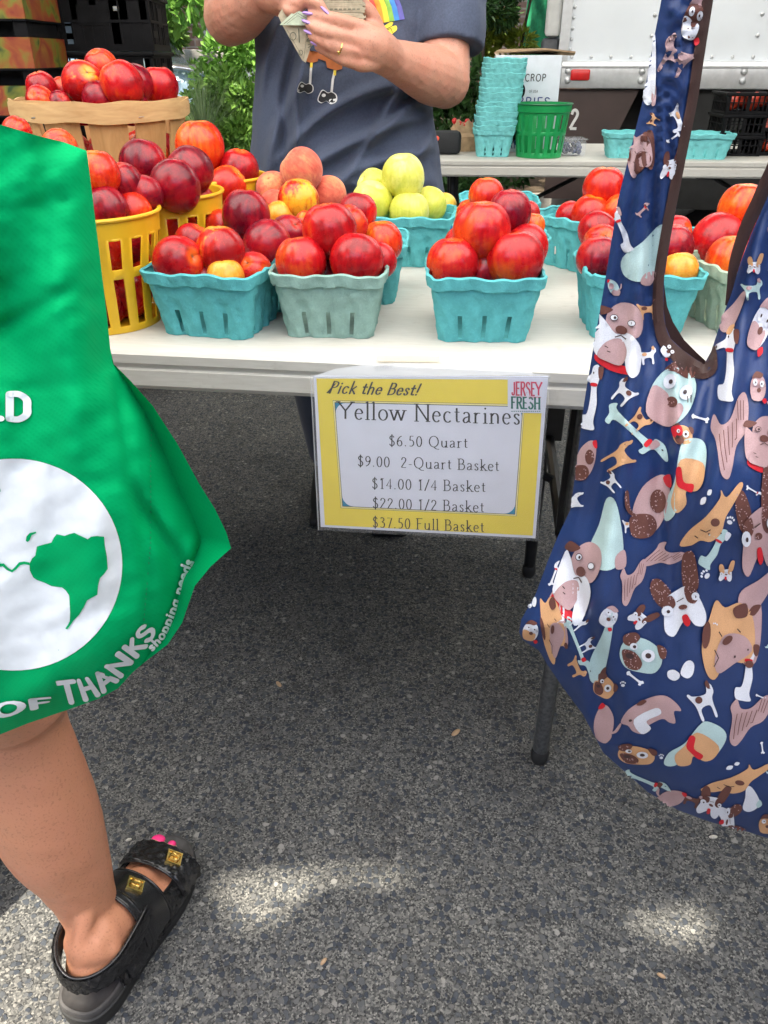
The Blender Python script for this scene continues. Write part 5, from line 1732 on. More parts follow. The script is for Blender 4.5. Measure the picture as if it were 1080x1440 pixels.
PL = [  # kind, x, y, w, h, rotation, colours
    ('face', 975, 28, 34, 60, 15, 'BPW'), ('stand', 953, 80, 52, 62, 28, 'PPP'), ('blob', 913, 95, 34, 110, 0, 'WPW'), ('stand', 954, 168, 48, 26, 70, 'WTW'), ('bear', 899, 215, 44, 66, 0, 'PBP'), ('frenchie', 942, 232, 24, 36, 20, 'WBW'),
    ('sit', 874, 324, 30, 56, -20, 'WPW'), ('blob', 907, 355, 84, 90, 18, 'MPM'),
    ('bulldog', 872, 468, 72, 74, 6, 'PBW'), ('sit', 832, 560, 40, 78, 8, 'WBW'), ('stand', 880, 552, 34, 40, 40, 'WBW'), ('long', 893, 606, 108, 62, 42, 'MPM'), ('stand', 900, 590, 30, 44, 50, 'TBW'), ('face', 945, 556, 74, 92, 24, 'MBP'), ('pug', 960, 611, 30, 34, 0, 'TBW'),
    ('rump', 821, 646, 44, 58, 0, 'PBP'), ('stand', 874, 643, 34, 56, 60, 'TTW'), ('stand', 858, 678, 24, 32, -40, 'WBW'), ('rump', 911, 710, 78, 92, 0, 'PBP'), ('duo', 966, 676, 74, 120, 4, 'MTT'), ('shaggy', 1026, 612, 66, 116, 0, 'PPP'), ('sit', 1024, 514, 44, 88, 4, 'WBW'),
    ('face', 1070, 458, 32, 74, 20, 'WPP'), ('blob', 1030, 438, 36, 66, 22, 'PTP'), ('yoga', 1001, 728, 88, 92, 0, 'TTT'), ('bulldog', 1074, 620, 52, 60, 0, 'PBP'), ('frenchie', 1064, 742, 60, 110, 0, 'WBP'), ('blob', 852, 752, 84, 104, -8, 'MPM'), ('stand', 808, 706, 22, 36, 70, 'WWW'),
    ('bulldog', 814, 808, 58, 84, 20, 'PBW'), ('shaggy', 932, 782, 44, 56, 60, 'PPP'), ('sit', 1004, 772, 40, 52, 30, 'MWW'), ('paw', 1027, 732, 16, 16, 20, 'WWW'), ('long', 779, 808, 36, 18, -70, 'WWW'), ('hearts', 748, 848, 14, 20, 0, 'WWW'), ('face', 746, 888, 26, 28, 10, 'WBT'),
    ('bear', 776, 880, 40, 100, -10, 'TPP'), ('sit', 789, 852, 24, 58, 0, 'WBW'), ('long', 813, 908, 92, 30, 68, 'MMM'), ('stand', 814, 874, 20, 28, 50, 'WBW'), ('stand', 828, 908, 18, 30, 60, 'WBW'), ('stand', 811, 938, 34, 22, 65, 'TTW'), ('blob', 846, 912, 40, 104, 10, 'MBM'), ('face', 856, 868, 28, 30, 30, 'WPW'), ('shaggy', 888, 818, 42, 66, 10, 'PBP'),
    ('frenchie', 901, 868, 30, 28, 60, 'WBW'), ('frenchie', 955, 846, 76, 76, -8, 'WBW'), ('pug', 902, 921, 66, 60, 14, 'MBW'), ('bone', 893, 954, 30, 24, 18, 'WWW'), ('paw', 876, 962, 11, 11, 0, 'WWW'), ('hearts', 957, 944, 42, 36, 0, 'WWW'), ('bear', 1024, 894, 92, 118, 6, 'TPP'), ('blob', 1066, 828, 56, 76, 30, 'PBP'),
    ('sit', 1050, 946, 46, 70, 8, 'WBW'), ('pug', 850, 966, 34, 36, 30, 'TBW'), ('rump', 852, 1018, 48, 50, 30, 'PPR'), ('cow', 916, 1006, 92, 66, -14, 'PPW'), ('stand', 988, 986, 40, 56, -20, 'WBW'), ('shaggy', 1050, 1010, 66, 80, 20, 'PPP'), ('duo', 981, 1054, 84, 86, 30, 'MTT'), ('pug', 895, 1062, 56, 32, 4, 'TBW'),
    ('yoga', 1036, 1096, 92, 56, 10, 'TTT'), ('long', 908, 1098, 66, 32, 22, 'MBM'), ('rump', 942, 1121, 50, 28, 20, 'PPP'), ('frenchie', 1000, 1128, 40, 36, 30, 'WBW'), ('blob', 1054, 1124, 44, 34, -30, 'WMW'), ('stand', 972, 1124, 34, 20, 20, 'BPW'), ('frenchie', 1026, 1154, 50, 30, 100, 'WBW'), ('face', 1078, 1160, 26, 26, 0, 'TBT'), ('bone', 1070, 980, 16, 14, 0, 'WWW'),
    ('paw', 1005, 880, 12, 12, 0, 'WWW'), ('bone', 1072, 1052, 18, 16, 60, 'WWW'), ('stand', 884, 738, 20, 24, 0, 'WTW'), ('face', 1066, 545, 26, 40, 0, 'PBP'), ('long', 1060, 690, 26, 14, 30, 'WWW'), ('paw', 930, 1064, 10, 10, 0, 'WWW'),
]
for k, q in enumerate((('frenchie', 1150, 640), ('bear', 1150, 780), ('duo', 1220, 700), ('shaggy', 1200, 560), ('yoga', 1180, 900), ('pug', 1260, 820), ('bulldog', 1140, 1010), ('cow', 1250, 960), ('rump', 1200, 1080), ('sit', 1130, 1110), ('face', 1310, 900), ('stand', 1165, 450), ('long', 1320, 1010), ('blob', 1150, 300), ('bone', 1170, 180), ('frenchie', 1160, 60))):
    PL.append((q[0], q[1], q[2], 80 if q[2] > 350 else 40, 84 if q[2] > 350 else 50, 17 * (k % 5) - 30, ('MBW', 'TPP', 'PBW', 'WBP')[k % 4]))


def b_decals(b):
    clip = np.array(BO_)
    gg = np.random.default_rng(77)
    n0 = 0
    while n0 < 2600 and len(PL) < 190:      # small dogs, bones and paws between the big ones
        n0 += 1
        x, y = gg.uniform(735, 1330), gg.uniform(60, 1165)
        if not inside(clip, np.array([x]), np.array([y]))[0] or seg_dist(clip, np.array([x]), np.array([y]))[0] < 12: continue
        s_ = gg.uniform(15, 30)
        if all(((x - p[1]) / (p[3] * .46 + s_ * .55)) ** 2 + ((y - p[2]) / (p[4] * .46 + s_ * .55)) ** 2 > 1 for p in PL):
            PL.append((('stand', 'bone', 'paw', 'pug', 'face', 'long', 'hearts', 'rump', 'stand', 'frenchie')[gg.integers(10)], x, y, s_ * 1.1, s_ * 1.05, gg.uniform(-70, 70), ('WBW', 'TBW', 'PBW', 'MPW', 'WTW')[gg.integers(5)]))
    g = np.random.default_rng(5)
    for n_, (k, x, y, w, h, rot, cs) in enumerate(PL):
        w *= .92; h *= .92
        ca, sa = math.cos(R(rot)), math.sin(R(rot))
        flip = -1 if (n_ % 3 == 1 and k in ('stand', 'long', 'cow', 'rump')) else 1
        tr_ = lambda P: [(x + (p[0] * flip * ca) * w - p[1] * sa * h, y + (p[0] * flip * sa) * w + p[1] * ca * h) for p in P]
        for q, (c, P) in enumerate(motif(k, *cs)):
            lift = .0013 + .00036 * min(q, 9) + .00003 * (n_ % 5)
            if P[0] == 'line':
                for s in stroke_poly(P[2], P[1] * 1.25, P[1] * 1.25):
                    T_ = tr_(s)
                    if inside(clip, np.array([T_[0][0]]), np.array([T_[0][1]]))[0]: b.poly(T_, COLS[c], lift=.0045)
            else:
                T_ = tr_(P)
                xs = [p[0] for p in T_]; ys = [p[1] for p in T_]
                sz = max(max(xs) - min(xs), max(ys) - min(ys))
                b.poly(T_, COLS[c], 6 if sz > 12 else 50, lift, clip)
            if c == 'B' and P[0] != 'line' and w > 40 and k in ('frenchie', 'rump', 'pug', 'face'):   # flecked patches
                T_ = np.array(tr_(P)); lo, hi = T_.min(0), T_.max(0)
                for _ in range(int((hi - lo).prod() / 30)):
                    p = g.uniform(lo, hi)
                    if inside(T_, p[:1], p[1:])[0] and inside(clip, p[:1], p[1:])[0]:
                        b.poly(blob(p[0], p[1], g.uniform(.7, 1.4), g.uniform(.5, 1.0), g.uniform(0, 3), 6), COLS['P'], lift=lift + .0002)


def dogmat(name, col): return mat_fabric('print_' + name, col, 1400, .5, .0, .04, .08, .2)


BM = [MT['navy'], dogmat('white', (.66, .67, .72)), dogmat('mauve', (.44, .285, .285)), dogmat('mint', (.42, .56, .55)), dogmat('tan', (.60, .33, .165)), dogmat('brown', (.13, .052, .042)), dogmat('red', (.55, .02, .03)), dogmat('ink', (.06, .035, .035)), dogmat('cream', (.7, .6, .5))]
BY = lambda x, y: .560
nb_, bpos = make_bag('tote_bag', BO_, BY, b_depth, BM, b_decals, 'navy tote bag printed all over with cartoon dogs, its handles edged in brown', 'bag', 7)


def binding(path, w, lift, fn, mb, dark=0):
    C = catmull(path, 8)
    pts = []
    for i, c in enumerate(C):
        d_ = C[min(i + 1, len(C) - 1)] - C[max(i - 1, 0)]
        l = np.hypot(d_[0], d_[1]); nrm = np.array([-d_[1], d_[0]]) / l
        ww = c[2] * .86
        row = []
        for t in (0, .08, .35, .65, .92, 1):
            p = c[:2] + nrm * ww * t
            q = fn(p[0], p[1], 1, lift + .0008 * math.sin(math.pi * t))[0]
            row.append(q)
        pts.append(row)
    v = [p for r_ in pts for p in r_]
    f = []
    for i in range(len(pts) - 1):
        for k in range(5): f.append((i * 6 + k, i * 6 + k + 1, (i + 1) * 6 + k + 1, (i + 1) * 6 + k))
    mb.add(v, f)


m = MB()
inner = [(1046, -250, 18), (1022, -120, 18), (1003, 0, 18), (992, 70, 18), (981, 141, 17), (967, 211, 17), (953, 281, 17), (943, 334, 17), (934, 390, 17), (933, 434, 18), (936, 458, 19), (943, 476, 21), (960, 492, 24), (978, 505, 28), (990, 510, 26), (998, 500, 14), (1003, 486, 3)]
binding(inner, 18, .0016, bpos, m)
o = m.build('handle_binding', MT['binding']); o.parent = nb_
m = MB()
binding([(1130, 0, 20), (1106, 196, 20), (1081, 272, 22), (1059, 322, 22), (1041, 369, 18), (1030, 408, 10), (1022, 430, 3)], 20, .0016, lambda x, y, s, l: bpos(x, y, s, l), m)
o = m.build('handle_binding', MT['binding']); o.parent = nb_
# the far half of the opening, its binding seen dark behind the notch
m = MB()
bk = [(934, 400), (938, 430), (946, 452), (962, 478), (980, 496), (994, 509), (1002, 500), (1016, 520), (1000, 560), (985, 548), (960, 525), (940, 500), (925, 470)]
r = delaunay_2d_cdt([Vector(p) for p in bk], [], [list(range(len(bk)))], 1, 1e-5)
m.add([U(p.x, p.y, Y=.575) for p in r[0]], [tuple(f) for f in r[2]])
o = m.build('lining', MT['binding']); o.parent = nb_

# ------------------------------------------------------------------ people
MT['denim'] = mat_fabric('denim_dark', (.03, .04, .07), 900, .85, .2, .15, .3)
MT['hair'] = plain('hair_brown', (.10, .05, .03), .55, var=.4, vs=90, bump=.4, bs=200)
MT['lilac'] = plain('nail_lilac', (.40, .26, .62), .2, var=.1)
MT['pinknail'] = plain('nail_pink', (.85, .04, .22), .22, var=.05)
MT['leather'] = plain('leather_black', (.012, .012, .013), .22, var=.3, vs=60, bump=.25, bs=700, bd=.0006)
MT['footbed'] = plain('footbed_black', (.035, .033, .033), .62, var=.2, vs=60, bump=.3, bs=900, bd=.0005)
MT['shirtw'] = plain('knit_white', (.6, .6, .58), .85)


def loft(rings, n=40, p=2.3):
    """rings: (cx, cy, z, a, b)"""
    v, f = [], []
    for cx, cy, z, a, b in rings:
        for k in range(n):
            t = 2 * math.pi * k / n
            c, s = math.cos(t), math.sin(t)
            v.append((cx + a * math.copysign(abs(c) ** (2 / p), c), cy + b * math.copysign(abs(s) ** (2 / p), s), z))
    for j in range(len(rings) - 1):
        for k in range(n): f.append((j * n + k, j * n + (k + 1) % n, (j + 1) * n + (k + 1) % n, (j + 1) * n + k))
    f.append(tuple(range(n))[::-1]); f.append(tuple(range((len(rings) - 1) * n, len(rings) * n)))
    return v, f


def rings_fine(R_, k):
    return [tuple(q) for q in catmull(R_, k)]


def head(mb, x, y, z, yaw=0):
    """skull, jaw, nose and ears; the face looks along -y turned by yaw"""
    M_ = Matrix.Rotation(yaw, 3, 'Z')
    def a(px_, py_, pz_): q = M_ @ Vector((px_, py_, pz_)); return (x + q.x, y + q.y, z + q.z)
    mb.ball(a(0, .012, .04), (.075, .092, .09), 0, 20, 14)
    mb.ball(a(0, -.02, -.02), (.062, .072, .085), 0, 20, 14)
    mb.ball(a(0, -.055, -.075), (.032, .03, .028), 0, 14, 10)
    mb.tube([a(0, -.088, .022), a(0, -.104, -.012), a(0, -.108, -.018)], [.008, .012, .012], 10)
    for s in (-1, 1):
        mb.ball(a(.078 * s, .01, .0), (.012, .022, .034), 0, 10, 8)
        mb.ball(a(.03 * s, -.083, .03), (.016, .010, .010), 0, 10, 8)
        mb.ball(a(.032 * s, -.075, -.022), (.022, .018, .02), 0, 10, 8)
    mb.tube([a(-.024, -.088, -.052), a(0, -.096, -.05), a(.024, -.088, -.052)], [.005, .007, .005], 8)
    mb.tube([(x, y + .03, z - .20), (x, y + .022, z - .08)], .056, 14)


def person_extras(root, x, y, z, yaw, hairlen):
    M_ = Matrix.Rotation(yaw, 3, 'Z')
    def a(px_, py_, pz_): q = M_ @ Vector((px_, py_, pz_)); return (x + q.x, y + q.y, z + q.z)
    m = MB()
    m.ball(a(0, .03, .055), (.086, .096, .094), 0, 24, 14)
    for k in range(11):
        t = -1.9 + 3.8 * k / 10
        sx_, sy_ = .084 * math.sin(t), .035 + .075 * math.cos(t)
        m.tube([a(sx_ * .9, sy_ * .9 + .0, .09), a(sx_ * 1.05, sy_, .0), a(sx_ * 1.1, sy_ + .01, -hairlen)], [.03, .034, .022], 10, 0, 3)
    v, f = fuse(m, .008, 2)
    o = mk('hair', v, f, MT['hair']); o.parent = root
    for s in (-1, 1):
        e = MB()
        e.ball(a(.03 * s, -.088, .03), (.011, .006, .006), 0, 12, 8)
        o = e.build('eye', plain('eye_white', (.7, .7, .7), .2), None); o.parent = root
    l = MB(); l.tube([a(-.022, -.096, -.052), a(0, -.104, -.051), a(.022, -.096, -.052)], [.003, .005, .003], 8)
    o = l.build('lips', plain('lip_pink', (.4, .12, .10), .4), None); o.parent = root


# --- the vendor behind the table
VX, VY = -.088, 1.90
E_R, W_R = U(626, 114, Y=1.80), U(548, 82, Y=1.67)
E_L, W_L = U(322, 24, Y=1.83), U(378, -10, Y=1.68)
S_R, S_L = Vector((.115, 1.94, 1.36)), Vector((-.292, 1.94, 1.36))
b = MB()
b.add(*loft(rings_fine([(VX, VY + .02, .70, .19, .12), (VX, VY + .02, .9, .175, .115), (VX, VY + .02, 1.1, .16, .10), (VX, VY + .03, 1.3, .17, .09), (VX, VY + .035, 1.39, .11, .06)], 4)))
b.tube([(VX, VY + .035, 1.30), (VX, VY + .03, 1.46)], .058, 16)
for S, E, W in ((S_R, E_R, W_R), (S_L, E_L, W_L)):
    b.tube([(VX + (S.x - VX) * .5, VY + .035, 1.36), S, S.lerp(E, .5) + Vector((0, .01, 0)), E], [.06, .062, .054, .050], 18, 0, 5)
    b.ball(E, .051)
    b.tube([E, E.lerp(W, .28), E.lerp(W, .7), W, W + (W - E).normalized() * .03], [.050, .053, .041, .033, .032], 20, 0, 5)
# hand at the image right: back of the hand to the viewer, fingers round the notes
q = lambda x, y, Y: U(x, y, Y=Y)
KN = [q(500, 36, 1.60), q(491, 54, 1.592), q(493, 73, 1.592), q(505, 91, 1.60)]
b.tube([W_R, q(525, 66, 1.625), q(505, 58, 1.612)], [.033, .036, .030], 16, 0, 4)
for k, kn in enumerate(KN):
    b.tube([W_R.lerp(q(528, 68, 1.63), .5), q(528, 52 + 11 * k, 1.618), kn], [.02, .018, .0125], 12, 0, 4)
FT = [[(500, 36, 1.60), (470, 27, 1.585), (450, 24, 1.585), (437, 22, 1.588)], [(491, 54, 1.592), (462, 46, 1.578), (446, 40, 1.58), (435, 35, 1.586)], [(493, 73, 1.592), (467, 64, 1.58), (450, 56, 1.582), (438, 50, 1.588)], [(505, 91, 1.60), (482, 84, 1.588), (462, 74, 1.588), (447, 66, 1.59)]]
FRr = [(.0118, .0112, .0098, .0078), (.0122, .0114, .0100, .0078), (.0118, .011, .0096, .0076), (.0105, .0096, .0084, .0068)]
for P, r in zip(FT, FRr): b.tube([q(*p) for p in P], r, 14, 0, 5)
b.tube([q(532, 52, 1.64), q(520, 20, 1.63), q(500, 2, 1.62), q(480, -6, 1.615)], [.018, .0145, .0125, .010], 14, 0, 5)
# hand at the image left: curled, pinching the folded notes
b.tube([W_L, q(395, -8, 1.635), q(410, -10, 1.62)], [.033, .034, .028], 16, 0, 4)
for P in ([(404, -2, 1.61), (418, 6, 1.598), (428, 2, 1.597), (430, -8, 1.60)], [(398, 6, 1.615), (408, 15, 1.602), (418, 14, 1.60), (424, 6, 1.603)], [(412, -12, 1.61), (428, -8, 1.597), (438, -14, 1.598), (440, -24, 1.602)], [(420, -22, 1.612), (436, -20, 1.60), (446, -26, 1.60), (446, -36, 1.604)]):
    b.tube([q(*p) for p in P], (.0118, .0115, .0105, .0085), 14, 0, 5)
b.tube([q(402, -4, 1.63), q(425, -4, 1.60), q(444, 4, 1.588), q(454, 14, 1.586)], [.017, .0145, .012, .0095], 14, 0, 5)
# legs and feet
for s, kx, fx, fy in ((-1, -.17, -.14, 1.80), (1, -.03, .005, 1.75)):
    b.tube([(VX + .1 * s, VY + .02, .78), (kx - .01, VY + .02, .46), (fx, fy + .12, .09)], [.10, .065, .04], 16, 0, 5)
    b.tube([(fx, fy + .12, .06), (fx + .01 * s, fy + .02, .04), (fx + .012 * s, fy - .05, .03)], [.04, .036, .024], 12, 0, 3)
head(b, VX, VY - .0, 1.56)
v, f = fuse(b, .0036, 3)
v += (.0010 * vnoise(v * 60, 8) + .0006 * vnoise(v * 150, 9))[:, None] * np.array([0, 1, .4])
vend = mk('person', v, f, MT['skin_v'])
tag(vend, 'person in a navy heather T-shirt behind the fruit table, counting folded banknotes with lilac nails', 'person')
person_extras(vend, VX, VY, 1.56, 0, .12)

# T-shirt
b = MB()
b.add(*loft(rings_fine([(VX, VY + .01, .655, .236, .172), (VX, VY + .01, .75, .232, .176), (VX, VY + .005, .86, .212, .172), (VX, VY + .01, .97, .193, .158), (VX + .005, VY + .015, 1.08, .190, .150), (VX, VY + .02, 1.2, .197, .146), (VX, VY + .03, 1.31, .192, .118), (VX, VY + .035, 1.385, .14, .085), (VX, VY + .035, 1.42, .075, .066)], 6), 56, 2.35))
sl_r = S_R.lerp(E_R, .84) + Vector((.010, .012, 0)); sl_l = S_L.lerp(E_L, .72) + Vector((.0, .02, 0))
b.tube([(VX + .12, VY + .035, 1.33), S_R + Vector((.0, 0, .005)), S_R.lerp(E_R, .5) + Vector((.014, .005, 0)), sl_r], [.07, .075, .074, .071], 28, 0, 6, None, False)
b.tube([(VX - .12, VY + .035, 1.33), S_L + Vector((.0, 0, .005)), S_L.lerp(E_L, .5), sl_l], [.07, .075, .071, .068], 28, 0, 6, None, False)
v, f = fuse(b, .0055, 3)
# wrinkles: pulled from under the arms toward the belly, and slack folds low down
x_, z_ = v[:, 0] - VX, v[:, 2]
frontw = sstep(-(v[:, 1] - VY), -.02, .06)
w = np.zeros(len(v))
for (cx, cz, ang, L_, wd, am) in ((.02, .90, 24, .20, .016, .016), (.06, .86, 18, .18, .018, .015), (-.02, .955, 30, .14, .012, .010), (.10, .935, 38, .13, .013, .013), (.12, .99, 48, .11, .011, .010), (-.11, 1.0, 78, .13, .013, -.014), (-.085, .97, 84, .12, .011, .013), (-.14, .90, 68, .14, .016, .012), (.0, .82, 8, .2, .018, .010), (-.13, 1.08, 62, .10, .012, .012), (.16, .87, 55, .14, .013, .012), (.05, .985, 15, .12, .010, .007)):
    a = R(ang); dx, dz = x_ - cx, z_ - cz
    u_ = dx * math.cos(a) + dz * math.sin(a); t_ = -dx * math.sin(a) + dz * math.cos(a) + .15 * u_ * u_ / L_
    w += 2.0 * am * np.exp(-(t_ / (wd * .8)) ** 2) * np.exp(-(u_ / L_) ** 4)
w += .0035 * vnoise(v * np.array([14, 14, 9]), 4) + .0018 * vnoise(v * 40, 6)
v[:, 1] -= w * frontw
armr = sstep(np.abs(x_), .17, .2)
v += (armr * .0045 * vnoise(v * np.array([18, 18, 34]), 12))[:, None] * np.array([1, -.6, .2])
tee = mk('t_shirt', v, f, MT['tee']); tee.parent = vend
# printed picture on the chest, laid on the cloth
from mathutils.bvhtree import BVHTree
bt = BVHTree.FromPolygons([tuple(p) for p in v], f)


def on_tee(px, py, lift=0.0):
    o = U(px, py, Y=1.3); d_ = (U(px, py, Y=2.0) - o).normalized()
    h, n_, i_, ds = bt.ray_cast(o, d_)
    if h is None: h = U(px, py, Y=1.75); n_ = Vector((0, -1, 0))
    if n_.dot(d_) > 0: n_ = -n_
    return h - d_ * (.0015 + lift)


dT = Decals(on_tee)
PM = [plain('print_' + n_, c, .7, var=.08, vs=80) for n_, c in (('red', (.62, .07, .05)), ('orange', (.75, .28, .03)), ('yellow', (.80, .62, .05)), ('lime', (.25, .5, .08)), ('blue', (.06, .25, .62)), ('violet', (.13, .12, .42)), ('skin', (.82, .68, .06)), ('black', (.012, .012, .014)), ('white', (.7, .7, .7)), ('rust', (.42, .12, .03)))]
for k in range(6):
    a0, a1 = 516 + k * 7.2, 516 + (k + 1) * 7.2
    dT.poly([(a0 - 8, -40), (a1 - 8, -42), (a0 + 9, 0), (a1 + 17, 28 - k * .6), (a0 + 17, 34 - k * 1.6), (a0 + 5, 4)] if False else [(a0 - 22, -60), (a1 - 22, -62), (a1 + 6 + .0 * k, 10), (a1 + 10, 33 - k * 1.2), (a0 + 10, 34 - k * 1.2), (a0 + 6, 10)], k, 6)
dT.poly([(508, -30), (516, -20), (524, 20), (514, 8), (510, -5)], 6, 6, .0004)
dT.poly(cc(531, 41, 541, 36, 549, 31, 553, 32, 551, 37, 557, 36, 558, 42, 551, 48, 545, 55, 538, 56, 533, 50), 6, 5, .0006)
for L0 in ([(544, 42), (550, 40), (552, 46)], [(538, 47), (545, 46)], [(551, 37), (543, 41)]):
    for s in stroke_poly(L0, .9, .9): dT.poly(s, 7, None, .0010)
for a, b2 in (([(428, 70), (448, 73), (447, 86), (438, 89), (430, 86)], 9), ([(447, 74), (482, 90), (481, 97), (473, 99), (460, 95), (458, 86), (446, 82)], 9)):
    dT.poly(a, b2, 6, .0004)
for leg in ([(438, 88), (437, 100), (436, 118)], [(471, 99), (468, 112), (466, 132)]):
    for s in stroke_poly(leg, 3.4, 3.4): dT.poly(s, 8, None, .0007)
    for s in stroke_poly([leg[0], (leg[0][0] - .4, leg[0][1] + 7)], 3.6, 3.6): dT.poly(s, 2, None, .001)
for cx, cy, k in ((429, 124, 1), (460, 137, 1.2)):
    out_ = cc(cx - 9 * k, cy - 2, cx - 5 * k, cy - 8 * k, cx + 1, cy - 5 * k, cx + 5 * k, cy - 6 * k, cx + 10 * k, cy - 3, cx + 10 * k, cy + 4 * k, cx + 4 * k, cy + 7 * k, cx - 1, cy + 4 * k, cx - 6 * k, cy + 6 * k, cx - 10 * k, cy + 4)
    big = [(cx + (p[0] - cx) * 1.12, cy + (p[1] - cy) * 1.14) for p in out_]
    dT.poly(big, 8, 5, .0003); dT.poly(out_, 7, 5, .0008)
    dT.poly(blob(cx - 4 * k, cy - 3, 2.4 * k, 2 * k), 8, None, .0012)
o = dT.mb.build('shirt_print', PM, smooth=True, angle=None); o.parent = tee
# trousers, shoes, nails, ring
b = MB()
b.add(*loft([(VX, VY + .02, .62, .205, .15), (VX, VY + .02, .72, .205, .15), (VX, VY + .02, .82, .20, .145), (VX, VY + .02, .9, .17, .12)]))
for s, kx, fx, fy in ((-1, -.17, -.14, 1.80), (1, -.03, .005, 1.75)):
    b.tube([(VX + .1 * s, VY + .02, .74), (kx - .01, VY + .02, .44), (fx, fy + .125, .11)], [.115, .085, .07], 18, 0, 5)
v, f = fuse(b, .009, 2)
o = mk('trousers', v, f, MT['denim']); o.parent = vend
for fx, fy in ((-.15, 1.80), (.013, 1.75)):
    b = MB()
    b.tube([(fx, fy + .13, .05), (fx, fy + .04, .05), (fx, fy - .05, .038), (fx, fy - .085, .032)], [.047, .046, .044, .03], 18, 0, 4, ((0, 0, 1), .95))
    b.box((fx, fy + .03, .010), (.09, .27, .020), 0, 0, .012)
    v, f = fuse(b, .006, 2)
    v[:, 2] = np.maximum(v[:, 2], .003)
    o = mk('shoe', v, f, MT['rubber']); o.parent = vend
for P, r, nl in zip(FT + [[(402, -4, 1.63), (425, -4, 1.60), (444, 4, 1.588), (454, 14, 1.586)]], [.0072, .0074, .0072, .0064, .009], (1, 1, 1, .9, 1.2)):
    m = MB()
    tip, pre = q(*P[-1]), q(*P[-2])
    d_ = (tip - pre).normalized()
    c_ = tip + d_ * .005 + Vector((0, -.0055, .0025))
    rot = d_.to_track_quat('X', 'Z').to_matrix()
    m.ball(c_, (.0105 * nl, .0050 * nl, .0028), 0, 14, 8, Matrix.Rotation(0, 3, 'X') @ rot)
    o = m.build('fingernail', MT['lilac']); o.parent = vend
m = MB()
c_ = q(477, 68, 1.585); d_ = (q(467, 64, 1.58) - q(493, 73, 1.592)).normalized()
rot = d_.to_track_quat('Z', 'Y').to_matrix()
m.tube([c_ + rot @ Vector((.0122 * math.cos(t), .0122 * math.sin(t), 0)) for t in np.linspace(0, 2 * math.pi, 25)], .0011, 8, caps=False)
m.ball(c_ + Vector((-.001, -.0125, -.006)), .0022)
o = m.build('ring', MT['gold']); o.parent = vend

# --- banknotes
cash = empty('banknote_bundle', tuple(q(455, 25, 1.60)))
NM = [plain('note_paper_tan', (.40, .35, .25), .8, var=.12, vs=120), plain('note_paper_green', (.50, .58, .44), .8, var=.08, vs=120), plain('note_ink', (.10, .11, .075), .8)]
m = MB()
g = np.random.default_rng(2)
for k in range(26):        # edges of a thick wad, each note a thin sheet
    y = 32 - k * 2.0
    j = g.uniform(-2.5, 2.5)
    P = [q(455 + j * .4, y + g.uniform(-.3, .3), 1.603), q(484, y - g.uniform(-.4, 1.0), 1.600), q(512 + j, y + g.uniform(-.3, .3), 1.604)]
    Q = [p + Vector((0, .055, .012)) for p in P]
    t_ = Vector((0, 0, -.0019))
    m.add(P + Q + [p + t_ for p in P] + [p + t_ for p in Q], [(0, 1, 4, 3), (1, 2, 5, 4), (6, 7, 1, 0), (7, 8, 2, 1), (9, 10, 7, 6), (10, 11, 8, 7), (0, 3, 9, 6), (2, 8, 11, 5)], 0)
    if k < 2 or k % 7 == 3:
        for e in range(7):
            x0 = 464 + e * 6.3
            m.add([q(x0, y + .1, 1.599), q(x0 + 4.2, y, 1.599), q(x0 + 4.2, y + 1.6, 1.599), q(x0, y + 1.8, 1.599)], [(0, 1, 2, 3)], 2)
o = m.build('note_wad', NM, smooth=False); adopt(o, cash)
def note(name, P, mi, marks):
    m = MB()
    fr = [q(*p) for p in P]; n_ = len(fr)
    bk_ = [p + Vector((0, .0012, 0)) for p in fr]
    m.add(fr + bk_, [tuple(range(n_)), tuple(range(n_, 2 * n_))[::-1]] + [(i, n_ + i, n_ + (i + 1) % n_, (i + 1) % n_) for i in range(n_)], mi)
    for M_ in marks: m.add([q(x, y, Y - .0009) for x, y, Y in M_], [tuple(range(len(M_)))], 2)
    adopt(m.build(name, NM, smooth=False), cash)
def lines(pts, w, Y):
    out = []
    for s in stroke_poly(pts, w, w): out.append([(a, b2, Y) for a, b2 in s])
    return out
note('folded_note', [(393, 35, 1.590), (416, 13, 1.590), (434, 22, 1.592), (448, 33, 1.592), (440, 36, 1.592)], 1, lines([(399, 34), (418, 18), (440, 31)], .7, 1.589) + lines([(404, 33), (419, 22), (434, 31.5)], .5, 1.589))
note('folded_note', [(398, 37, 1.5975), (391, 22, 1.5975), (398, 10, 1.5975), (416, 15, 1.5975), (440, 36, 1.5975), (446, 46, 1.5975), (444, 60, 1.5975), (437, 66, 1.5975), (430, 88, 1.5975), (425, 85, 1.5975)], 0,
     lines(arc(412, 51, 4.3, 5.4, 0, 360, 18), 1.0, 1.5965) + lines(arc(423, 74, 2.6, 3.6, 0, 360, 14), .8, 1.5965) + lines([(404, 42), (424, 78)], .4, 1.5965) + lines([(431, 40), (430, 62), (427, 82)], .5, 1.5965) + lines([(420, 40), (421, 60)], 1.4, 1.5965) +
     lines([(430.5, 49), (434, 48), (436.5, 50), (435.5, 53), (432, 56), (431, 58), (438, 57)], 1.2, 1.5963) + lines([(433, 63), (436.5, 62), (437, 65), (433, 67)], .9, 1.5963))
tag(cash, 'wad of folded green and tan banknotes held in the vendor\'s fingers', 'money')

# --- the shopper at the left with the sandal
HP, TPt = U(121, 1428, Z=0), U(258, 1181, Z=.03)
HP.z = 0
FD = Vector((TPt.x - HP.x, TPt.y - HP.y, 0)); SL = FD.length; FD.normalize()
FRt = Vector((FD.y, -FD.x, 0))
SC_ = SL / .268


def FW(u, v, z): return HP + FRt * (u * SC_ * 1.09) + FD * (v * SC_) + Vector((0, 0, z * SC_))


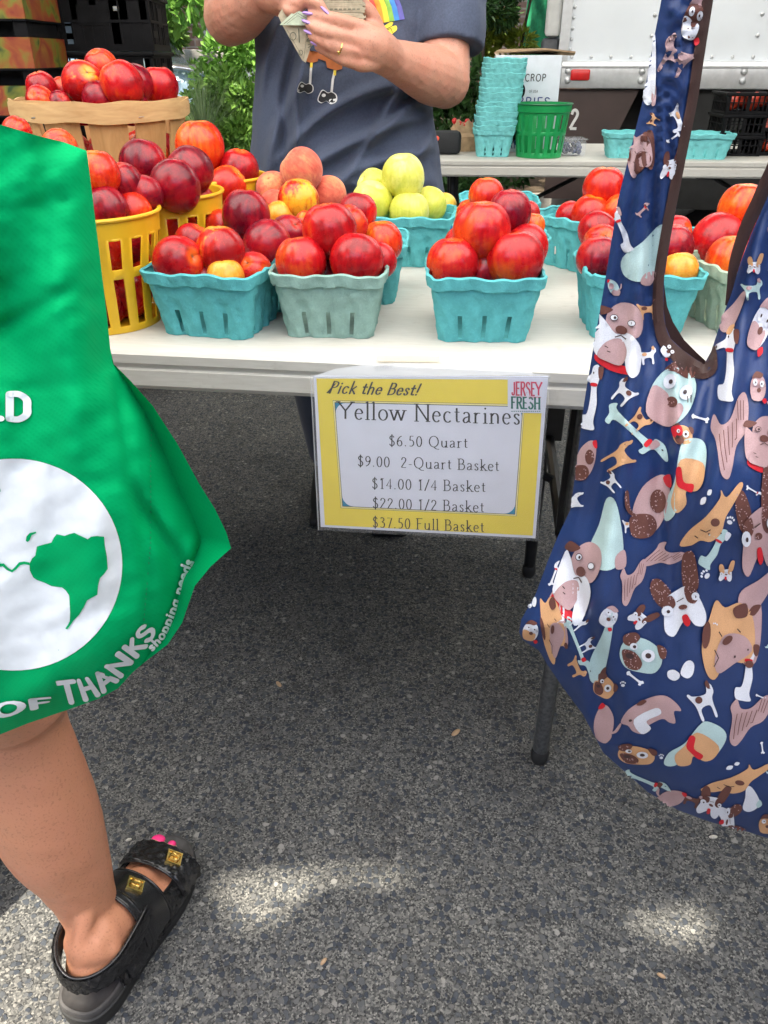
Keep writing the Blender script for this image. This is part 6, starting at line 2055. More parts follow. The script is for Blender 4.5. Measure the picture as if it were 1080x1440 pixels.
b = MB()
LEGP = [(12, 970, .0560), (22, 1025, .0535), (38, 1072, .0560), (57, 1128, .0600), (78, 1178, .0570), (101, 1220, .0465), (120, 1262, .0372), (134, 1300, .0338)]
leg = [tuple(U(x, y, Y=.60 - .01 * (y - 975) / 325)) for x, y, r in LEGP]
hip = (-.47, .585, .86)
b.tube([hip, (-.42, .57, .66), (-.385, .585, .50)] + leg + [tuple(FW(.000, .052, .095)), tuple(FW(.0, .05, .075))], [.098, .082, .064] + [r for _, _, r in LEGP] + [.0365, .034], 24, 0, 5)
b.ball(FW(0, .036, .074), (.031, .034, .034)); b.ball(FW(-.024, .056, .110), (.015, .016, .018)); b.ball(FW(.025, .048, .102), (.015, .016, .018)); b.tube([FW(0, .020, .085), FW(0, .027, .12), FW(.0, .050, .16)], [.014, .012, .012], 10)
b.tube([FW(0, .05, .105), FW(-.002, .10, .088), FW(-.004, .15, .066), FW(-.004, .185, .054)], [.037, .035, .029, .02], 18, 0, 4)
b.tube([FW(0, .04, .062), FW(.006, .1, .056), FW(.012, .16, .052)], [.028, .028, .024], 16, 0, 4)
for u0, v0, r0, u1, v1, r1 in ((-.026, .17, .020, -.026, .236, .0135), (-.006, .178, .016, -.003, .238, .0102), (.009, .176, .015, .012, .229, .0094), (.022, .17, .014, .026, .217, .0090), (.033, .16, .014, .037, .202, .0086)):
    b.tube([FW(u0, v0, .054), FW((u0 + u1) / 2, (v0 + v1) / 2, .056), FW(u1, v1, .0475)], [r0, r1 * 1.05, r1], 14, 0, 4)
b.tube([(-.60, .60, .86), (-.61, .62, .48), (-.61, .60, .09)], [.098, .058, .038], 18, 0, 5)
b.tube([(-.61, .60, .062), (-.63, .70, .05), (-.64, .80, .045)], [.035, .034, .024], 14, 0, 3)
b.add(*loft(rings_fine([(-.535, .60, .80, .16, .105), (-.535, .60, .95, .155, .10), (-.535, .60, 1.1, .135, .09), (-.535, .60, 1.28, .16, .09), (-.535, .605, 1.38, .10, .055)], 4)))
b.tube([(-.535, .61, 1.3), (-.535, .605, 1.44)], .05, 14)
for sx in (-.70, -.375):
    ex = (sx + (.03 if sx > -.5 else -.03), .50, 1.08)
    b.tube([(-.535 + (sx + .535) * .4, .61, 1.34), (sx, .60, 1.34), ex, (sx + (.02 if sx > -.5 else 0), .44, 1.26 if sx > -.5 else .86)], [.05, .05, .04, .028], 16, 0, 5)
    hx, hz = sx + (.02 if sx > -.5 else 0), (1.27 if sx > -.5 else .84)
    b.ball((hx, .435, hz), (.022, .03, .036))
    for k in range(4):
        b.tube([(hx - .018 + .012 * k, .41, hz + .015), (hx - .018 + .012 * k, .39, hz + .03), (hx - .018 + .012 * k, .385, hz + .012 - .004 * (k == 3))], [.009, .008, .007], 8, 0, 3)
    b.tube([(hx - .02, .43, hz), (hx - .03, .405, hz + .008), (hx - .025, .39, hz + .015)], [.011, .009, .008], 8, 0, 3)
head(b, -.535, .585, 1.54, math.pi)
v, f = fuse(b, .0040, 3)
v += (.0007 * vnoise(v * 45, 3))[:, None] * np.array([0, -1, 0])
shop = mk('person', v, f, MT['skin_l'])
tag(shop, 'person at the left edge, bare calf below the green bag and a black strappy sandal', 'person')
person_extras(shop, -.535, .585, 1.54, math.pi, .16)
b = MB()
b.add(*loft(rings_fine([(-.535, .60, .70, .175, .125), (-.535, .60, .82, .175, .12), (-.535, .60, .98, .165, .11)], 3)))
b.tube([(-.46, .585, .80), (-.435, .575, .66)], [.112, .115], 20); b.tube([(-.605, .60, .80), (-.61, .61, .66)], [.112, .115], 20)
v, f = fuse(b, .009, 2); o = mk('shorts', v, f, MT['denim']); o.parent = shop
b = MB()
b.add(*loft(rings_fine([(-.535, .60, .90, .178, .125), (-.535, .60, 1.1, .15, .105), (-.535, .60, 1.28, .168, .102), (-.535, .605, 1.385, .11, .066)], 4)))
v, f = fuse(b, .009, 2); o = mk('vest_top', v, f, MT['shirtw']); o.parent = shop
for u, vv, z, sx_, sy_ in ((-.0255, .243, .0555, .0100, .0105), (-.003, .243, .0535, .0062, .0065)):
    m = MB(); rot = Matrix((FRt, FD, Vector((0, 0, 1)))).transposed()
    m.ball(FW(u, vv, z), (sx_, sy_, .0045), 0, 16, 8, rot @ Matrix.Rotation(R(-28), 3, 'X'))
    o = m.build('toenail', MT['pinknail']); o.parent = shop

# sandal
sand = empty('sandal'); sand.parent = shop


def sole_outline(grow=0.0, n=80):
    ctrl = [(0, -.018), (-.025, -.010), (-.037, .02), (-.036, .07), (-.036, .11), (-.043, .16), (-.047, .20), (-.041, .24), (-.024, .263), (-.002, .268), (.020, .258), (.038, .232), (.047, .19), (.046, .15), (.040, .10), (.038, .06), (.037, .02), (.025, -.010)]
    C = [tuple(p) for p in closed_curve(ctrl, 6)]
    c = np.array(C); out = []
    for i in range(len(c)):
        d_ = c[(i + 1) % len(c)] - c[i - 1]; d_ /= np.hypot(*d_)
        out.append(c[i] + np.array([d_[1], -d_[0]]) * grow * (-1))
    return out


def sole_layer(levels, mat, name, cap=True):
    v, f = [], []
    for z, gr in levels:
        v += [FW(p[0], p[1], z) for p in sole_outline(gr)]
    n_ = len(sole_outline())
    for j in range(len(levels) - 1):
        for k in range(n_): f.append((j * n_ + k, j * n_ + (k + 1) % n_, (j + 1) * n_ + (k + 1) % n_, (j + 1) * n_ + k))
    f.append(tuple(range((len(levels) - 1) * n_, len(levels) * n_))); f.append(tuple(range(n_))[::-1])
    o = mk(name, v, f, mat, None, True, None, 35); o.parent = sand


sole_layer([(0, -.003), (.002, 0), (.018, .001), (.020, .002), (.028, .002), (.030, .0)], MT['rubber'], 'outsole')
sole_layer([(.0295, -.001), (.031, .0005), (.038, .0005), (.0405, -.001), (.041, -.004), (.0385, -.0075), (.0375, -.016)], MT['footbed'], 'footbed')


def strap(name, fn, ns, nt, quilt=True, pipe=True, mat=None, th=.0035, qs=1.0):
    """fn(s, t) -> local (u, v, z); s runs over the foot, t across the strap"""
    P = [[np.array(fn(i / ns, j / nt), float) for j in range(nt + 1)] for i in range(ns + 1)]
    v = []
    A = np.array(P)
    du = np.gradient(A, axis=0); dv = np.gradient(A, axis=1)
    N = np.cross(du, dv); N /= np.linalg.norm(N, axis=2, keepdims=True) + 1e-9
    cen = A.reshape(-1, 3).mean(0) * np.array([0, 1, 0]) + np.array([0, 0, .05])
    if (N * (A - cen)).sum() < 0: N = -N
    ls = np.linalg.norm(np.diff(A[:, nt // 2], axis=0), axis=1).sum(); lt = np.linalg.norm(np.diff(A[ns // 2], axis=0), axis=1).sum()
    top, bot = [], []
    for i in range(ns + 1):
        for j in range(nt + 1):
            s, t = i / ns * ls / .017 * qs, j / nt * lt / .017 * qs
            h = .0
            if quilt: h = .0046 * (abs(math.sin(math.pi * (s + t) / 1.0)) * abs(math.sin(math.pi * (s - t) / 1.0))) ** .45
            e = min(j, nt - j) / nt
            h += th * min(1, e * 9) ** .5 * .6
            top.append(FW(*(A[i, j] + N[i, j] * (h + .0012)))); bot.append(FW(*(A[i, j] - N[i, j] * .0012)))
    n1 = nt + 1; nb = len(top)
    f = []
    for i in range(ns):
        for j in range(nt):
            a = i * n1 + j
            f.append((a, a + 1, a + n1 + 1, a + n1)); f.append((nb + a, nb + a + n1, nb + a + n1 + 1, nb + a + 1))
    for i in range(ns):
        for j in (0, nt):
            a = i * n1 + j; f.append((a, a + n1, nb + a + n1, nb + a))
    for j in range(nt):
        for i in (0, ns):
            a = i * n1 + j; f.append((a, a + 1, nb + a + 1, nb + a))
    m = MB(); m.add(top + bot, f)
    if pipe:
        for j in (0, nt): m.tube([FW(*(A[i, j] + N[i, j] * .0015)) for i in range(ns + 1)], .0019 * SC_, 8)
    o = m.build(name, mat or MT['leather'], None, True, None); o.parent = sand
    return A, N


def over(v0, v1, uc, w, h, a0=0, a1=180, zb=.036, slant=0, pw=.8, v0b=None, v1b=None):
    def fn(s, t):
        a = R(a0 + (a1 - a0) * s)
        va = v0 + ((v0b if v0b is not None else v0) - v0) * s; vb = v1 + ((v1b if v1b is not None else v1) - v1) * s
        c, sn = math.cos(a), math.sin(a)
        vv = va + (vb - va) * t
        hh = float(np.interp(vv, [.06, .08, .10, .15, .185, .225], [.118, .108, .098, .072, .052, .040])) + (h - .04) * 0
        return (uc - w * math.copysign(abs(c) ** .9, c), vv, zb + hh * sn ** pw)
    return fn


strap('toe_strap', over(.176, .224, .0, .050, .040, 0, 178), 44, 18)
strap('instep_strap', over(.108, .158, .0, .050, .066, 0, 178, v0b=.096, v1b=.142), 48, 18, quilt=False)
strap('instep_strap', over(.100, .114, .0, .0485, .063, 0, 178, v0b=.086, v1b=.102), 40, 6, quilt=False)
# quilted quarter along the outer side joining the straps to the heel
strap('side_panel', lambda s, t: (.0445 + .004 * math.sin(math.pi * s) - .010 * t - .004 * (s < .1), .035 + .178 * s, .036 + t * (.036 + .014 * math.sin(math.pi * min(1, s * 1.3)))), 60, 16, qs=1.1)
strap('side_panel', lambda s, t: (-(.0425 + .003 * math.sin(math.pi * s) - .008 * t), .050 + .155 * s, .036 + t * (.030 + .014 * math.sin(math.pi * s))), 50, 12, qs=1.1)


def heelf(s, t):
    a = R(-20 + 220 * s)
    w = .044 - .001 * t
    u = w * math.cos(a)
    vv = .056 - .057 * math.sin(a) if math.sin(a) > 0 else .056 + .16 * abs(math.sin(a))
    z = .072 + .032 * t - .004 * math.sin(a) + .006 * (1 - math.sin(a)) * .5 + .012 * (u < 0) * abs(u) / .044
    return (u, vv, z)


strap('heel_strap', heelf, 60, 14, qs=1.0)


def buckle(u, v, z, ax, size=.0115):
    n_ = Vector(ax).normalized()
    t1 = Vector((0, 1, 0)); t1 = (t1 - n_ * t1.dot(n_)).normalized(); t2 = n_.cross(t1)
    ca, sa = math.cos(R(14)), math.sin(R(14)); t1, t2 = t1 * ca + t2 * sa, t2 * ca - t1 * sa
    loc = lambda a, b_, c: FW(*(Vector((u, v, z)) + t1 * a + t2 * b_ + n_ * c))
    m = MB()
    def slab(x0, x1, y0, y1, c0, c1, ins=.0008):
        P = [loc(x0, y0, c0), loc(x1, y0, c0), loc(x1, y1, c0), loc(x0, y1, c0), loc(x0 + ins, y0 + ins, c1), loc(x1 - ins, y0 + ins, c1), loc(x1 - ins, y1 - ins, c1), loc(x0 + ins, y1 - ins, c1)]
        m.add(P, [(3, 2, 1, 0), (4, 5, 6, 7), (0, 1, 5, 4), (1, 2, 6, 5), (2, 3, 7, 6), (3, 0, 4, 7)])
    s = size
    slab(-s, s, -s, s, 0, .003)
    for a in (-1, 1):
        slab(-s, s, a * s * .86 - s * .12, a * s * .86 + s * .12, .003, .0045, .0004); slab(a * s * .86 - s * .12, a * s * .86 + s * .12, -s, s, .003, .0046, .0004)
    for dx, flip in ((-.22, 1), (.22, -1)):      # interlocked letters of the turn lock
        m.tube([loc(s * .42 * math.sin(R(x)), s * dx + flip * -s * .40 * math.cos(R(x)) * 1.0, .0062) for x in range(-130, 131, 20)], .0011 * SC_, 8)
    o = m.build('buckle', MT['gold'], None, False, None); o.parent = sand


buckle(.026, .203, .0835, (.45, .25, .87))
buckle(.016, .126, .1205, (.36, .40, .85))
# shopping bag handles hang from the shopper's hand; a second sandal on the far foot
b = MB()
b.box((-.63, .70, .018), (.09, .27, .034), 0, R(3), .015)
b.tube([(-.675, .74, .03), (-.635, .745, .085), (-.59, .745, .03)], [.018, .02, .018], 10, 0, 5)
o = b.build('sandal', MT['leather']); o.parent = shop

# --- the shopper who holds the navy tote, just outside the picture at the right
gx = bpos(1045, -250)[0]
hold = Vector((gx.x + .004, gx.y + .0, gx.z + .012))
X0, Y0_ = .80, .46
b = MB()
for s in (-1, 1):
    b.tube([(X0 + .075 * s, Y0_, .86), (X0 + .085 * s, Y0_ + .02, .48), (X0 + .085 * s, Y0_, .09)], [.098, .058, .038], 18, 0, 5)
    b.tube([(X0 + .085 * s, Y0_, .062), (X0 + .095 * s, Y0_ + .10, .05), (X0 + .10 * s, Y0_ + .19, .04)], [.035, .034, .024], 14, 0, 3)
b.add(*loft(rings_fine([(X0, Y0_, .80, .16, .105), (X0, Y0_, .95, .155, .10), (X0, Y0_, 1.1, .135, .09), (X0, Y0_, 1.28, .16, .09), (X0, Y0_ + .005, 1.38, .10, .055)], 4)))
b.tube([(X0, Y0_ + .01, 1.3), (X0, Y0_ + .005, 1.44)], .05, 14)
wr = hold + Vector((.075, -.01, .035))
b.tube([(X0 - .06, Y0_ + .01, 1.34), (X0 - .17, Y0_, 1.33), (X0 - .36, Y0_ - .03, 1.17), wr], [.05, .05, .040, .028], 16, 0, 5)
b.tube([(X0 + .06, Y0_ + .01, 1.34), (X0 + .17, Y0_, 1.33), (X0 + .22, Y0_, 1.08), (X0 + .21, Y0_ + .08, .86)], [.05, .05, .040, .028], 16, 0, 5)
b.tube([wr, hold + Vector((.03, 0, .022))], [.028, .030], 14)
b.ball((X0 + .21, Y0_ + .09, .82), (.022, .03, .04))
for k in range(4):
    y = hold.y - .033 + .021 * k
    b.tube([hold + Vector((.03, y - hold.y, .03)), (hold.x - .008, y, hold.z + .030), (hold.x - .026, y, hold.z + .006), (hold.x - .010, y, hold.z - .018)], [.011, .0105, .0095, .0085], 10, 0, 4)
    b.tube([(X0 + .195 + .010 * k, Y0_ + .09, .80), (X0 + .195 + .010 * k, Y0_ + .10, .765), (X0 + .195 + .010 * k, Y0_ + .095, .74)], [.0095, .009, .008], 8, 0, 3)
b.tube([hold + Vector((.04, -.02, .01)), hold + Vector((.02, -.03, -.012)), hold + Vector((-.004, -.022, -.024))], [.013, .011, .0095], 10, 0, 4)
head(b, X0, Y0_ - .015, 1.54, math.pi)
v, f = fuse(b, .0045, 3)
hold_p = mk('person', v, f, MT['skin_l'])
tag(hold_p, 'person in a white top gripping the navy tote by its handles', 'person')
person_extras(hold_p, X0, Y0_ - .015, 1.54, math.pi, .10)
b = MB()
b.add(*loft(rings_fine([(X0, Y0_, .70, .175, .125), (X0, Y0_, .82, .175, .12), (X0, Y0_, .98, .165, .11)], 3)))
for s in (-1, 1): b.tube([(X0 + .08 * s, Y0_, .82), (X0 + .085 * s, Y0_ + .012, .50), (X0 + .085 * s, Y0_ + .005, .12)], [.112, .085, .065], 20, 0, 4)
v, f = fuse(b, .009, 2); o = mk('trousers', v, f, MT['denim']); o.parent = hold_p
b = MB()
b.add(*loft(rings_fine([(X0, Y0_, .88, .178, .125), (X0, Y0_, 1.1, .15, .105), (X0, Y0_, 1.28, .168, .102), (X0, Y0_ + .005, 1.385, .11, .066)], 4)))
v, f = fuse(b, .009, 2); o = mk('top', v, f, MT['shirtw']); o.parent = hold_p
for s in (-1, 1):
    b = MB(); b.tube([(X0 + .085 * s, Y0_ - .04, .05), (X0 + .095 * s, Y0_ + .08, .048), (X0 + .10 * s, Y0_ + .20, .036)], [.046, .046, .034], 16, 0, 4)
    o = b.build('shoe', MT['rubber']); o.parent = hold_p

# ------------------------------------------------------------------ back table and what stands on it
BPSI = R(3.2)
BE = Vector((math.cos(BPSI), -math.sin(BPSI), 0)); BN = Vector((math.sin(BPSI), math.cos(BPSI), 0))
BO0 = U(615, 224, Z=.74); BO0.z = 0


def BT(u, w, z): return BO0 + BE * u + BN * w + Vector((0, 0, z))


bt_ = folding_table('folding_table', 'second off-white folding table farther back, in front of the white truck', -.10, 1.74, .62, .74, BT, BPSI, (-.76, .74), .056)


def back_at(px, w): # point on the back table at picture column px, w behind its front edge
    u = 0
    for _ in range(12):
        p = BT(u, w, .74); x = 540 + FPX * p.x / zc(p)
        u += (px - x) / FPX * zc(p)
    return BT(u, w, .7405)


p0 = back_at(692, .13)
NST = 16
ordn = ['bottom', 'second from the bottom', 'third from the bottom', 'fourth from the bottom', 'fifth from the bottom', 'sixth from the bottom', 'seventh from the bottom', 'eighth from the bottom', 'eighth from the top', 'seventh from the top', 'sixth from the top', 'fifth from the top', 'fourth from the top', 'third from the top', 'second from the top', 'topmost']
srng = random.Random(3)
for k in range(NST):
    o = bpy.data.objects.new('pulp_basket', PULP[('cyan', k % 2)])
    COL.objects.link(o)
    o.location = (p0.x + .0016 * k + srng.uniform(-.002, .002), p0.y + srng.uniform(-.002, .002), .741 + .0146 * k)
    o.rotation_euler = (srng.uniform(-.012, .012), srng.uniform(-.012, .012), R(-4) + R(90) * (k % 4) + srng.uniform(-.03, .03))
    o.scale = (1.0, 1.0, 1.06)
    tag(o, 'empty teal pulp basket, %s in the tall nested stack' % ordn[k], 'basket', 'stack of empty teal baskets')
for px, w, lab in ((881, .12, 'empty teal pulp basket on the back table just left of the bag strap'), (985, .10, 'empty teal pulp basket between the bag strap and the small black flats')):
    c = back_at(px, w)
    o = bpy.data.objects.new('pulp_basket', PULP[('cyan', 0)]); COL.objects.link(o)
    o.location = c; o.rotation_euler = (0, 0, R(-8)); o.scale = (1.28, 1.05, .98)
    tag(o, lab, 'basket', 'empty teal baskets on the back table')
c = back_at(757, .11)
slat_basket('slatted_basket', MT['greenp'], .098, .080, .170, 'green slatted plastic basket with a dark green rim on the back table', c, 18, None, ((.10, .42), (.50, .80)), .026, .2, MT['dgreenp'])

# white berry carton
c = back_at(731, .36)
root = empty('berry_carton', c, -R(6))
W_, D_, H2 = .235, .22, .315
m = MB()
m.box((0, 0, H2 / 2), (W_, D_, H2), bev=.003)
m.build('carton_body', MT['carton'], root, angle=30)
m = MB()
v = [(-.12, -.02, H2 + .012), (.06, -.05, H2 + .022), (.17, -.03, H2 + .012), (.18, .10, H2 + .004), (-.1, .1, H2 + .02)]
m.add(v + [(a, b2, c2 - .005) for a, b2, c2 in v], [(0, 1, 2, 3, 4), (9, 8, 7, 6, 5)] + [(i, (i + 1) % 5, 5 + (i + 1) % 5, 5 + i)[::-1] for i in range(5)])
m.build('flap', MT['kraft'], root, smooth=False)
def face_text(m, txt, x0, x1, z, h, tk, mi):
    P, w = text_polys(txt, tk, tk, False, 0, .12)
    for k, q_ in enumerate(P): m.add([(x0 + (x1 - x0) * p[0] / w, -D_ / 2 - .0012 - .00004 * (k % 9), z + p[1] * h) for p in q_], [tuple(range(len(q_)))], mi)
mt_ = MB(); face_text(mt_, "NEW CROP", -.085, .066, .234, .022, .13, 0); mt_.build('lettering', MT['ink'], root, smooth=False)
mt_ = MB(); face_text(mt_, "OF USA", .010, .042, .198, .008, .12, 0); mt_.build('lettering', MT['ink'], root, smooth=False)
mt_ = MB(); face_text(mt_, "BERRIES", -.082, .090, .154, .028, .12, 0); mt_.build('lettering', plain('ink_navy', (.03, .05, .22), .6), root, smooth=False)
m2 = MB(); face_text(m2, "BERRIES", -.085, .030, .012, .028, .15, 0); m2.build('lower_lettering', plain('ink_navy', (.03, .05, .22), .6), root, smooth=False)
for x, z, rx, rz in ((-.016, .203, .012, .022), (-.022, .05, .014, .026), (-.02, .105, .010, .012)):
    m3 = MB(); m3.add([(x + rx * math.cos(t), -D_ / 2 - .001, z + rz * math.sin(t)) for t in np.linspace(0, 6.28, 19)[:-1]], [tuple(range(18))]); m3.build('hand_hole', MT['black'], root, smooth=False)
tag(root, 'white berry carton with dark lettering and oval hand holes behind the teal stack', 'carton')

# speaker, paper bag with red berries, clamshell of blueberries
c = back_at(626, .16)
m = MB(); m.box((0, 0, .040), (.112, .055, .078), bev=.016)
o = m.build('speaker', plain('speaker_mesh', (.012, .013, .015), .7, var=.3, vs=400, bump=.5, bs=900)); o.location = c
d_ = MB(); d_.ball((-.034, -.0275, .055), (.0085, .002, .0085))
e = d_.build('badge', plain('badge_orange', (.75, .10, .05), .4)); e.parent = o
tag(o, 'small black portable speaker with a red badge at the left end of the back table', 'speaker')
c = back_at(650, .30)
g = np.random.default_rng(9)
v, f = [], []
for j in range(9):
    for k in range(28):
        t = 2 * math.pi * k / 28; z = .10 * j / 8
        sq = 1 + .10 * math.sin(4 * t) * 0 + .05 * math.sin(3 * t + j) + .03 * g.uniform(-1, 1)
        a_ = (.062 - .004 * j) * (1 + .2 * (j > 5)); b_ = .045 * (1 - .06 * j * (j > 4))
        v.append((a_ * sq * math.copysign(abs(math.cos(t)) ** .6, math.cos(t)), b_ * sq * math.copysign(abs(math.sin(t)) ** .6, math.sin(t)), z + .012 * g.uniform(-1, 1) * (j > 6)))
for j in range(8):
    for k in range(28): f.append((j * 28 + k, j * 28 + (k + 1) % 28, (j + 1) * 28 + (k + 1) % 28, (j + 1) * 28 + k))
f.append(tuple(range(28))[::-1])
o = mk('paper_bag', v, f, plain('paper_kraft', (.42, .28, .16), .85, var=.15, vs=40, bump=.3, bs=120), None, False)
o.location = c; tag(o, 'crumpled brown paper bag behind the small speaker', 'paper bag')
m = MB()
for k in range(7): m.ball((-.03 + .012 * k % .05 + g.uniform(-.01, .01), g.uniform(-.02, .01), .085 + g.uniform(0, .02)), .011, 0, 10, 8)
o2 = m.build('cherries', plain('cherry_red', (.55, .02, .02), .3)); o2.location = c
tag(o2, 'bright red cherries heaped in the crumpled brown paper bag', 'cherries', kind='stuff')
c = back_at(800, .16)
root = empty('berry_punnet', c)
m = MB(); m.box((0, 0, .026), (.10, .09, .05), bev=.008, taper=.85); m.box((0, 0, .055), (.106, .096, .006), bev=.003)
m.build('clear_box', mat_clear('clear_plastic', (.97, .98, 1), .86, .08), root)
m = MB()
for k in range(46): m.ball((g.uniform(-.036, .036), g.uniform(-.032, .032), g.uniform(.010, .04)), .0075, 0, 8, 6)
o = m.build('blueberries', plain('blueberry', (.03, .04, .10), .5, var=.3)); o.parent = root; o['kind'] = 'stuff'
tag(root, 'clear punnet of blueberries beside the green slatted basket', 'punnet')


# ------------------------------------------------------------------ plastic crates
def crate(name, W, D, H, loc, rz, label, group, lattice=True, mat=None, cell=.028, label_panel=True, seed=0):
    root = empty(name, loc, rz)
    prg = random.Random(int(loc[2] * 1000))
    mat = mat or MT['black']
    m = MB()
    t = .006
    for s in (-1, 1):
        for (L_, ax) in ((W, 0), (D, 1)):
            off = s * ((D if ax == 0 else W) / 2 - t / 2)
            P = lambda a, z: ((a, off, z) if ax == 0 else (off, a, z))
            S = lambda la, lz, tt=t: ((la, tt, lz) if ax == 0 else (tt, la, lz))
            for z, h_ in ((H * .06, H * .12), (H * .52, H * .05), (H - H * .06, H * .12)):
                m.box(P(0, z), S(L_ - (.0 if ax == 0 else 2 * t), h_, t * 1.5))
            n_ = int(L_ / cell)
            for k in range(n_ + 1):
                a = -L_ / 2 + t + (L_ - 2 * t) * k / n_
                wide = .012 if k % 4 == 0 else .0045
                m.box(P(a, H * .5), S(wide, H * .86, t * .8))
            if label_panel:
                for k in range(n_):
                    a = -L_ / 2 + t + (L_ - 2 * t) * (k + .5) / n_
                    for z, h_ in ((H * .28, H * .44), (H * .72, H * .36)):
                        if prg.random() < .66: m.box(P(a, z), S((L_ - 2 * t) / n_ * .98, h_, t * .4))
                m.box(P(L_ * .06, H * .62), S(L_ * .24, H * .34, t * 1.2))
                m.box(P(-L_ * .30, H * .3), S(L_ * .22, H * .12, t * 1.1))
    m.box((0, 0, .004), (W - .02, D - .02, .008))
    m.build('crate_wall', mat, root, smooth=False)
    m = MB()
    for s in (-1, 1):
        m.box((0, s * D / 2, H - .006), (W + .016, .014, .012), bev=.003); m.box((s * W / 2, 0, H - .0065), (.014, D + .012, .0118), bev=.003)
    m.build('crate_rim', mat, root)
    tag(root, label, 'crate', group)
    return root


# tall stack of black crates behind the wooden basket
cp = U(130, 110, Y=2.75)
ords = ['bottom', 'second from the bottom', 'third from the bottom', 'fourth from the bottom', 'fifth from the bottom', 'fifth from the top', 'fourth from the top', 'third from the top', 'second from the top', 'topmost']
CH = .152
for k in range(10):
    crate('plastic_crate', .385, .34, CH - .002, (cp.x - .012 + .004 * ((k * 7) % 3 - 1), 2.94, .002 + CH * k), R(4 + .8 * ((k * 5) % 3 - 1)), 'black lattice crate, %s in the stack behind the wooden basket' % ords[k], 'tall stack of black crates')

# printed fruit boxes at the far left
def mat_box_print():
    t = NT('card_fruit_print')
    c = t.coord('Object', True)
    s = t.n('SeparateXYZ'); t.l(t.coord('Object'), s.inputs[0])
    f = t.noise(c, 14, 3, .5, .6)
    col = t.ramp(f, [(.30, (.02, .05, .008)), (.42, (.16, .16, .015)), (.52, (.26, .06, .010)), (.62, (.20, .022, .010)), (.8, (.30, .13, .02))])
    t.set(Base_Color=col, Roughness=.5)
    return t.mat


MT['boxprint'] = mat_box_print()
bp = U(-72, 100, Y=2.35)
ords2 = ['bottom', 'second from the bottom', 'third from the bottom', 'fourth from the bottom', 'fifth from the bottom', 'sixth from the bottom', 'sixth from the top', 'fifth from the top', 'fourth from the top', 'third from the top', 'second from the top', 'topmost']
for k in range(12):
    root = empty('fruit_box', (bp.x + .004 * ((k * 3) % 3), 2.55, .002 + .1135 * k), R(3))
    m = MB()
    for c_, d2_ in (((0, -.15, .036), (.40, .006, .072)), ((0, .15, .036), (.40, .006, .072)), ((-.197, 0, .036), (.006, .294, .072)), ((.197, 0, .036), (.006, .294, .072)), ((0, 0, .003), (.388, .294, .006))): m.box(c_, d2_)
    m.build('tray_wall', MT['boxprint'], root, smooth=False)
    m = MB()
    for sx in (-1, 1):
        for sy in (-1, 1): m.box((sx * .18, sy * .135, .0905), (.035, .025, .036))
    m.box((0, 0, .1105), (.402, .306, .004)); m.box((0, .14, .0905), (.388, .006, .036)); m.box((.19, 0, .0905), (.006, .27, .036)); m.box((-.19, 0, .0905), (.006, .27, .036)); m.box((0, -.10, .0905), (.37, .006, .036))  # black lid and panels stand in for the dark gaps between trays
    m.build('post_and_gap_panel', MT['black'], root, smooth=False)
    tag(root, 'printed orange and green fruit box, %s in its stack' % ords2[k], 'box', 'stack of printed fruit boxes')

# small black crates and red-filled crates at the right of the back table
MT['tomato'] = plain('tomato_red', (.62, .05, .015), .3, var=.25, vs=30, rnd=True)
TM = bpy.data.meshes.new('tomato')
_m = MB(); _m.ball((0, 0, 0), (.024, .024, .021), 0, 18, 12)
TM.from_pydata(_m.v, [], _m.f); TM.materials.append(MT['tomato']); TM.polygons.foreach_set('use_smooth', [True] * len(TM.polygons))
MT['redcrate'] = plain('plastic_red', (.40, .07, .045), .45)
for col_, (px, w, n_, W, mt) in enumerate(((1027, .24, 3, .150, MT['black']), (1092, .26, 2, .20, MT['redcrate']))):
    c = back_at(px, w)
    hh = .068 if n_ == 3 else .092
    for k in range(n_):
        crate('pint_crate', W, .17, hh - .001, (c.x, c.y, c.z + hh * k), -R(4), ('black lattice flat, %s in its small stack' if n_ == 3 else 'reddish lattice flat full of tomatoes, %s one beside the black flats') % (['bottom', 'middle', 'topmost'][k] if n_ == 3 else ['lower', 'upper'][k]), 'small lattice flats on the back table', cell=.018, label_panel=False, mat=mt if k or n_ == 3 else MT['black'])
        if n_ == 2 or k == 2:
            for j in range(8):
                o = bpy.data.objects.new('tomato', TM); COL.objects.link(o)
                o.location = (c.x + (j % 4 - 1.5) * W * .225, c.y - .048 + .05 * (j // 4), c.z + hh * k + .030 + .012 * (j % 2)); o.rotation_euler = (j, j * 2, j)
                tag(o, 'red tomato in the %s' % ('topmost black lattice flat' if n_ == 3 else ['lower reddish lattice flat', 'upper reddish lattice flat'][k]), 'tomato', 'tomatoes in the ' + ('topmost black lattice flat' if n_ == 3 else ['lower reddish lattice flat', 'upper reddish lattice flat'][k]))

# ------------------------------------------------------------------ truck
TY = 4.25
TROT = -R(10)
tk = empty('truck', (3.0, TY, 0), TROT)
X = lambda px, py=60: U(px, py, Y=TY).x - 3.0
Z = lambda py: U(540, py, Y=TY).z
x0, x1 = X(797), X(797) + 5.2
zb, zr = Z(86), Z(124)
tk.location = (3.0 + x0 - x0 * math.cos(TROT), TY - x0 * math.sin(TROT), 0)
m = MB()
m.box(((x0 + x1) / 2, 1.15, (zb + 3.3) / 2), (x1 - x0, 2.3, 3.3 - zb))
m.build('cargo_box', MT['truckw'], tk, smooth=False)
m = MB()
m.box(((x0 + x1) / 2, -.012, (zb + zr) / 2), (x1 - x0 + .03, .05, zb - zr), bev=.006)
m.box(((x0 + x1) / 2, -.040, zb - .022), (x1 - x0 + .03, .012, .006))
m.box((x0 - .012, -.012, (zb + 3.3) / 2 + .0), (.045, .045, 3.3 - zb))
m.build('rail', MT['alu'], tk)
m = MB()
